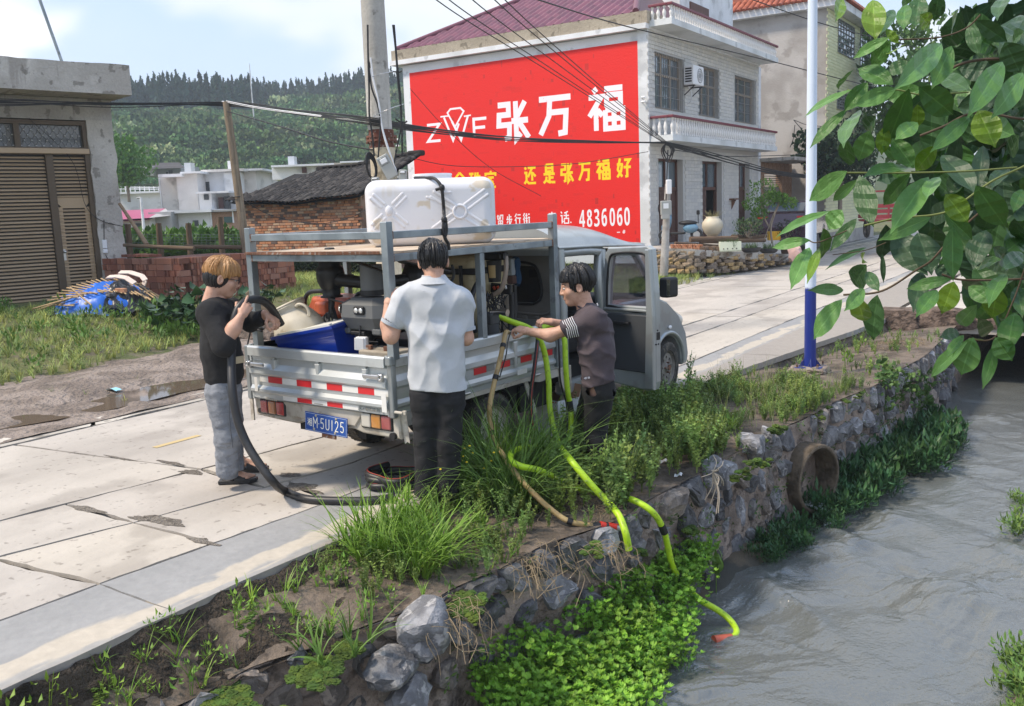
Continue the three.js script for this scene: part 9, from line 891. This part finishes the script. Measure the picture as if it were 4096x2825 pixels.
{const p=onX(3770,1640,2.3),o=thing('debris_heap','tangle of washed up straw round a stone in the stream','debris',[p.x,WATER,p.z]);const q=rng(8),G=[];for(let k=0;k<120;k++){const a=q(0,6.283),R=q(0.05,0.3);G.push(tube([[Math.cos(a)*R,q(0,0.1),Math.sin(a)*R],[Math.cos(a + 1)*R*0.7,q(0.1,0.24),Math.sin(a + 1)*R*0.7],[Math.cos(a + 2)*R,q(0,0.12),Math.sin(a + 2)*R]],0.004,6,4));}mesh('straw',G,std({color:lin(0.3,0.24,0.14)}),o);mesh('stone',rock(151,[0.13,0.14,0.12],2).translate(0,0.08,0),stoneVars[0],o);}
[[2672,1778,'scrap of white paper lying in the weeds, nearest the road'],[2655,1850,'small white paper scrap lower in the weeds'],[2715,1898,'tiny white scrap nearest the wall edge']].forEach(([x,y,l],i)=>{const p=vp(x,y);const g=sheet(-0.03,0.03,-0.02,0.02,6,4,(a,b)=>0.012*Math.sin(a*90)+ 0.01*Math.cos(b*120));tag(mesh('paper_scrap',g,Mt.white),l,'paper').position.set(p.x,p.y + 0.05 - i*0.01,p.z);});
}
{// branches of the tree at the photographer's side
const o=thing('overhanging_tree','leafy branches of a broad leaved tree reaching in from the picture right','tree',[4.9,-0.2,4.6]);const off=V(4.9,-0.2,4.6),z5=(x,y,d)=>at(3000 + x/1.0297,y/1.0297,d).sub(off);const r=rng(330);
const vein=(a,b)=>tex(128,1,(u,v)=>{const s=Math.abs(u - 0.5)*2,rib=ss(0.08,0.02,s),sv=ss(0.80,0.97,Math.sin((v*9 - s*1.6)*6.283)*0.5 + 0.5)*0.35;return mix3(mix3(a,b,fbm(u*6,v*9,3,3)),b.map((k)=>k*1.35 + 0.012),clamp(rib*0.8 + sv*0.28));});
const mk=(a,b,x)=>{const t=vein(a,b);return phy({map:t,roughness:0.44,specularIntensity:0.6,transmission:0.25,thickness:0,bumpMap:scaled(BUMP,4),bumpScale:0.002,...x});};
const LM={m:mk([0.055,0.15,0.03],[0.085,0.20,0.04]),l:mk([0.11,0.25,0.06],[0.15,0.31,0.085]),d:mk([0.036,0.095,0.028],[0.055,0.13,0.038]),y:mk([0.14,0.26,0.02],[0.20,0.33,0.035],{transmission:0.4}),g:mk([0.03,0.07,0.032],[0.045,0.095,0.042])};  // inner shade is painted into the d and g greens, backlight into y
const leaf=(x0,y0,x1,y1,w,m,d=1.75)=>{const a=z5(x0,y0,d + r(-0.05,0.05)),b=z5(x1,y1,d + r(-0.12,0.12)),len=a.distanceTo(b),ww=w/1.0297*d/3700;const g=leafG(len*1.14,ww*1.12,r(0.05,0.3),r(0.1,0.35),11,0.93),P=g.attributes.position;for(let i=0;i<P.count;i++)P.setZ(i,P.getZ(i)+ Math.sin(P.getY(i)/len*20 + P.getX(i)*90)*ww*0.035);g.computeVertexNormals();const y=b.clone().sub(a).normalize(),to=CAM.clone().sub(off).sub(a).normalize().add(V(r(-0.35,0.35),r(0,0.55),r(-0.35,0.35))),x=new THREE.Vector3().crossVectors(y,to).normalize(),zz=new THREE.Vector3().crossVectors(x,y);g.applyMatrix4(new THREE.Matrix4().makeBasis(x,y,zz).setPosition(a));mesh('leaf',g,LM[m],o,null,true);};
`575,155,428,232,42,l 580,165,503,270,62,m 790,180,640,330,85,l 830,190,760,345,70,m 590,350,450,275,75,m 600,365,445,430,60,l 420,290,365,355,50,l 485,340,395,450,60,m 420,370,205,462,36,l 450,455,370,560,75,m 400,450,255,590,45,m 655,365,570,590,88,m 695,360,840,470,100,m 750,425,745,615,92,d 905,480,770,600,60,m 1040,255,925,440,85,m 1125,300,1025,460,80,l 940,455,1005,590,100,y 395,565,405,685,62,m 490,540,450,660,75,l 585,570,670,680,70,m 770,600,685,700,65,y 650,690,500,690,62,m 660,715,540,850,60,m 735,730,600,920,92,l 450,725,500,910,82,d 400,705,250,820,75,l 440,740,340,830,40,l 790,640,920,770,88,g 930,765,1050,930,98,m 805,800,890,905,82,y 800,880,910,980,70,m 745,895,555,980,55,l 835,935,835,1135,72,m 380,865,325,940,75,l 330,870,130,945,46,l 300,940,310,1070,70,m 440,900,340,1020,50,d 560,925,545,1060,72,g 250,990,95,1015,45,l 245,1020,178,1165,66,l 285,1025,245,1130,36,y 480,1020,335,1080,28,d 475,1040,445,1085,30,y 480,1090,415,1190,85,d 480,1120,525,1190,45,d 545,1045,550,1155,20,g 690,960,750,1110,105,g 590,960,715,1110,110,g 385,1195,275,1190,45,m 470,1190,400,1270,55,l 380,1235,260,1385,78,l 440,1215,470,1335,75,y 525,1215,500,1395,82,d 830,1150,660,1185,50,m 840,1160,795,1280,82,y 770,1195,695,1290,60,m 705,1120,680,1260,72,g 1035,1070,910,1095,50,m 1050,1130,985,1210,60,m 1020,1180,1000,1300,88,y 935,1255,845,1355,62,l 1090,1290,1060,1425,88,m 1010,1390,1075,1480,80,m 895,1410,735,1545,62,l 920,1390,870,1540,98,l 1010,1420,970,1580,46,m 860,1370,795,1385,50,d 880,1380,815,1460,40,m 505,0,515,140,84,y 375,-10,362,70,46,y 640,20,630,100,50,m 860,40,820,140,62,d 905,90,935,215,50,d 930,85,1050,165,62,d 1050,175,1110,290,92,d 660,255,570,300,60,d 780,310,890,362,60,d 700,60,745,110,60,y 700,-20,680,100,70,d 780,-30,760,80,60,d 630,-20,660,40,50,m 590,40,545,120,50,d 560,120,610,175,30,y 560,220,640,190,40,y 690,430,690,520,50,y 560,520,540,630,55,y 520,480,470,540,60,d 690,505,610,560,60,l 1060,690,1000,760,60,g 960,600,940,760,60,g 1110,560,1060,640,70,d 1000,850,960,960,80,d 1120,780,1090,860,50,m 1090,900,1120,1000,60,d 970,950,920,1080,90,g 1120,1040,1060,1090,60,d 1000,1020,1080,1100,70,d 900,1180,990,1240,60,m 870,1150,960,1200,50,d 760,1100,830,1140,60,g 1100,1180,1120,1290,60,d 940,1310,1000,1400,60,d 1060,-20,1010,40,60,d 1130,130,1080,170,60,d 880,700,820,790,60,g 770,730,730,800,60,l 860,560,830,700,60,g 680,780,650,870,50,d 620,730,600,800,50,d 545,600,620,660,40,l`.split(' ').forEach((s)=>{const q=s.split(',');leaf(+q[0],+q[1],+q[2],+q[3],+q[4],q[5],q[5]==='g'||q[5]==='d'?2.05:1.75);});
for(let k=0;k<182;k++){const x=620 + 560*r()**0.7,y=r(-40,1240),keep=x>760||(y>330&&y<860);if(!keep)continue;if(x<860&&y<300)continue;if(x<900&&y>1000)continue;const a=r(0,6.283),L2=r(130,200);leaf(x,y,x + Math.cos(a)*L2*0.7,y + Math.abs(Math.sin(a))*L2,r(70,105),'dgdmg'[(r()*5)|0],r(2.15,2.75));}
{const L=[];for(let k=0;k<230;k++){const x=640 + 620*r()**0.65,y=r(-60,1180);if((x<860&&(y<330||y>760))||(x<930&&y>960))continue;const a=z5(x,y,r(2.3,3.1)),g=leafG(r(0.085,0.12),r(0.035,0.05),0.3,0.25,5,0.93);g.rotateX(-r(0.2,1.2));g.rotateZ(r(1.8,4.4));g.rotateY(YAW + r(-0.6,0.6));L.push(g.translate(a.x,a.y,a.z));}mesh('inner_leaves',L,LM.g,o,'deeper leaves of the tree with shade put into their dark green',true).userData.kind='stuff';}  // deeper leaves take the darkened green as painted shade
const br=std({map:T.wood,color:lin(0.36,0.31,0.25),roughness:0.9}),gr=std({color:lin(0.15,0.18,0.05),roughness:0.7});const tw=(pts,r0,d,m)=>mesh('branch',tube(pts.map(([x,y],i)=>z5(x,y,d + i*0.01)),r0*0.62*d/3700,40,8),m,o);
tw([[1300,600],[1129,685],[1000,745],[900,815],[830,865],[760,885],[600,900],[470,930]],7,1.85,gr);tw([[1300,480],[1129,490],[920,465],[800,520],[700,560]],8,2.0,br);tw([[1250,300],[1040,245],[900,255],[820,285]],9,2.1,br);tw([[1250,1140],[1060,1152],[850,1150],[790,1130]],7,1.85,br);tw([[1000,830],[840,970],[740,1080],[690,1110],[540,1200],[385,1215]],7,1.85,br);tw([[1100,690],[900,705],[670,712],[400,712]],6,1.9,gr);tw([[900,380],[700,390],[600,370],[470,385],[400,370]],5,1.85,gr);tw([[950,60],[900,110],[800,150],[590,165]],5,1.9,br);tw([[560,1000],[480,1030],[340,1050]],3,1.8,br);tw([[400,950],[270,1000],[240,990]],4,1.78,br);tw([[960,1400],[900,1395]],4,1.8,gr);tw([[1150,1050],[1080,1250],[1000,1395],[900,1400]],5,1.85,br);
mesh('trunk',[tube([[0.5,0.1,0.4],[0.6,1.2,0.3],[0.55,2.4,0.1],[0.4,3.4,0.0]],0.09,20,10),tube([[0.58,1.5,0.25],[0.3,2.1,0.1],z5(1300,480,2.0)],0.035,16,8),tube([[0.58,1.2,0.28],[0.3,1.6,0.1],z5(1300,600,1.85)],0.03,16,8),tube([[0.6,1.0,0.3],[0.3,1.3,0.1],z5(1250,1140,1.85)],0.025,16,8)],Mt.woodV,o);
}
renderer.render(scene,camera);
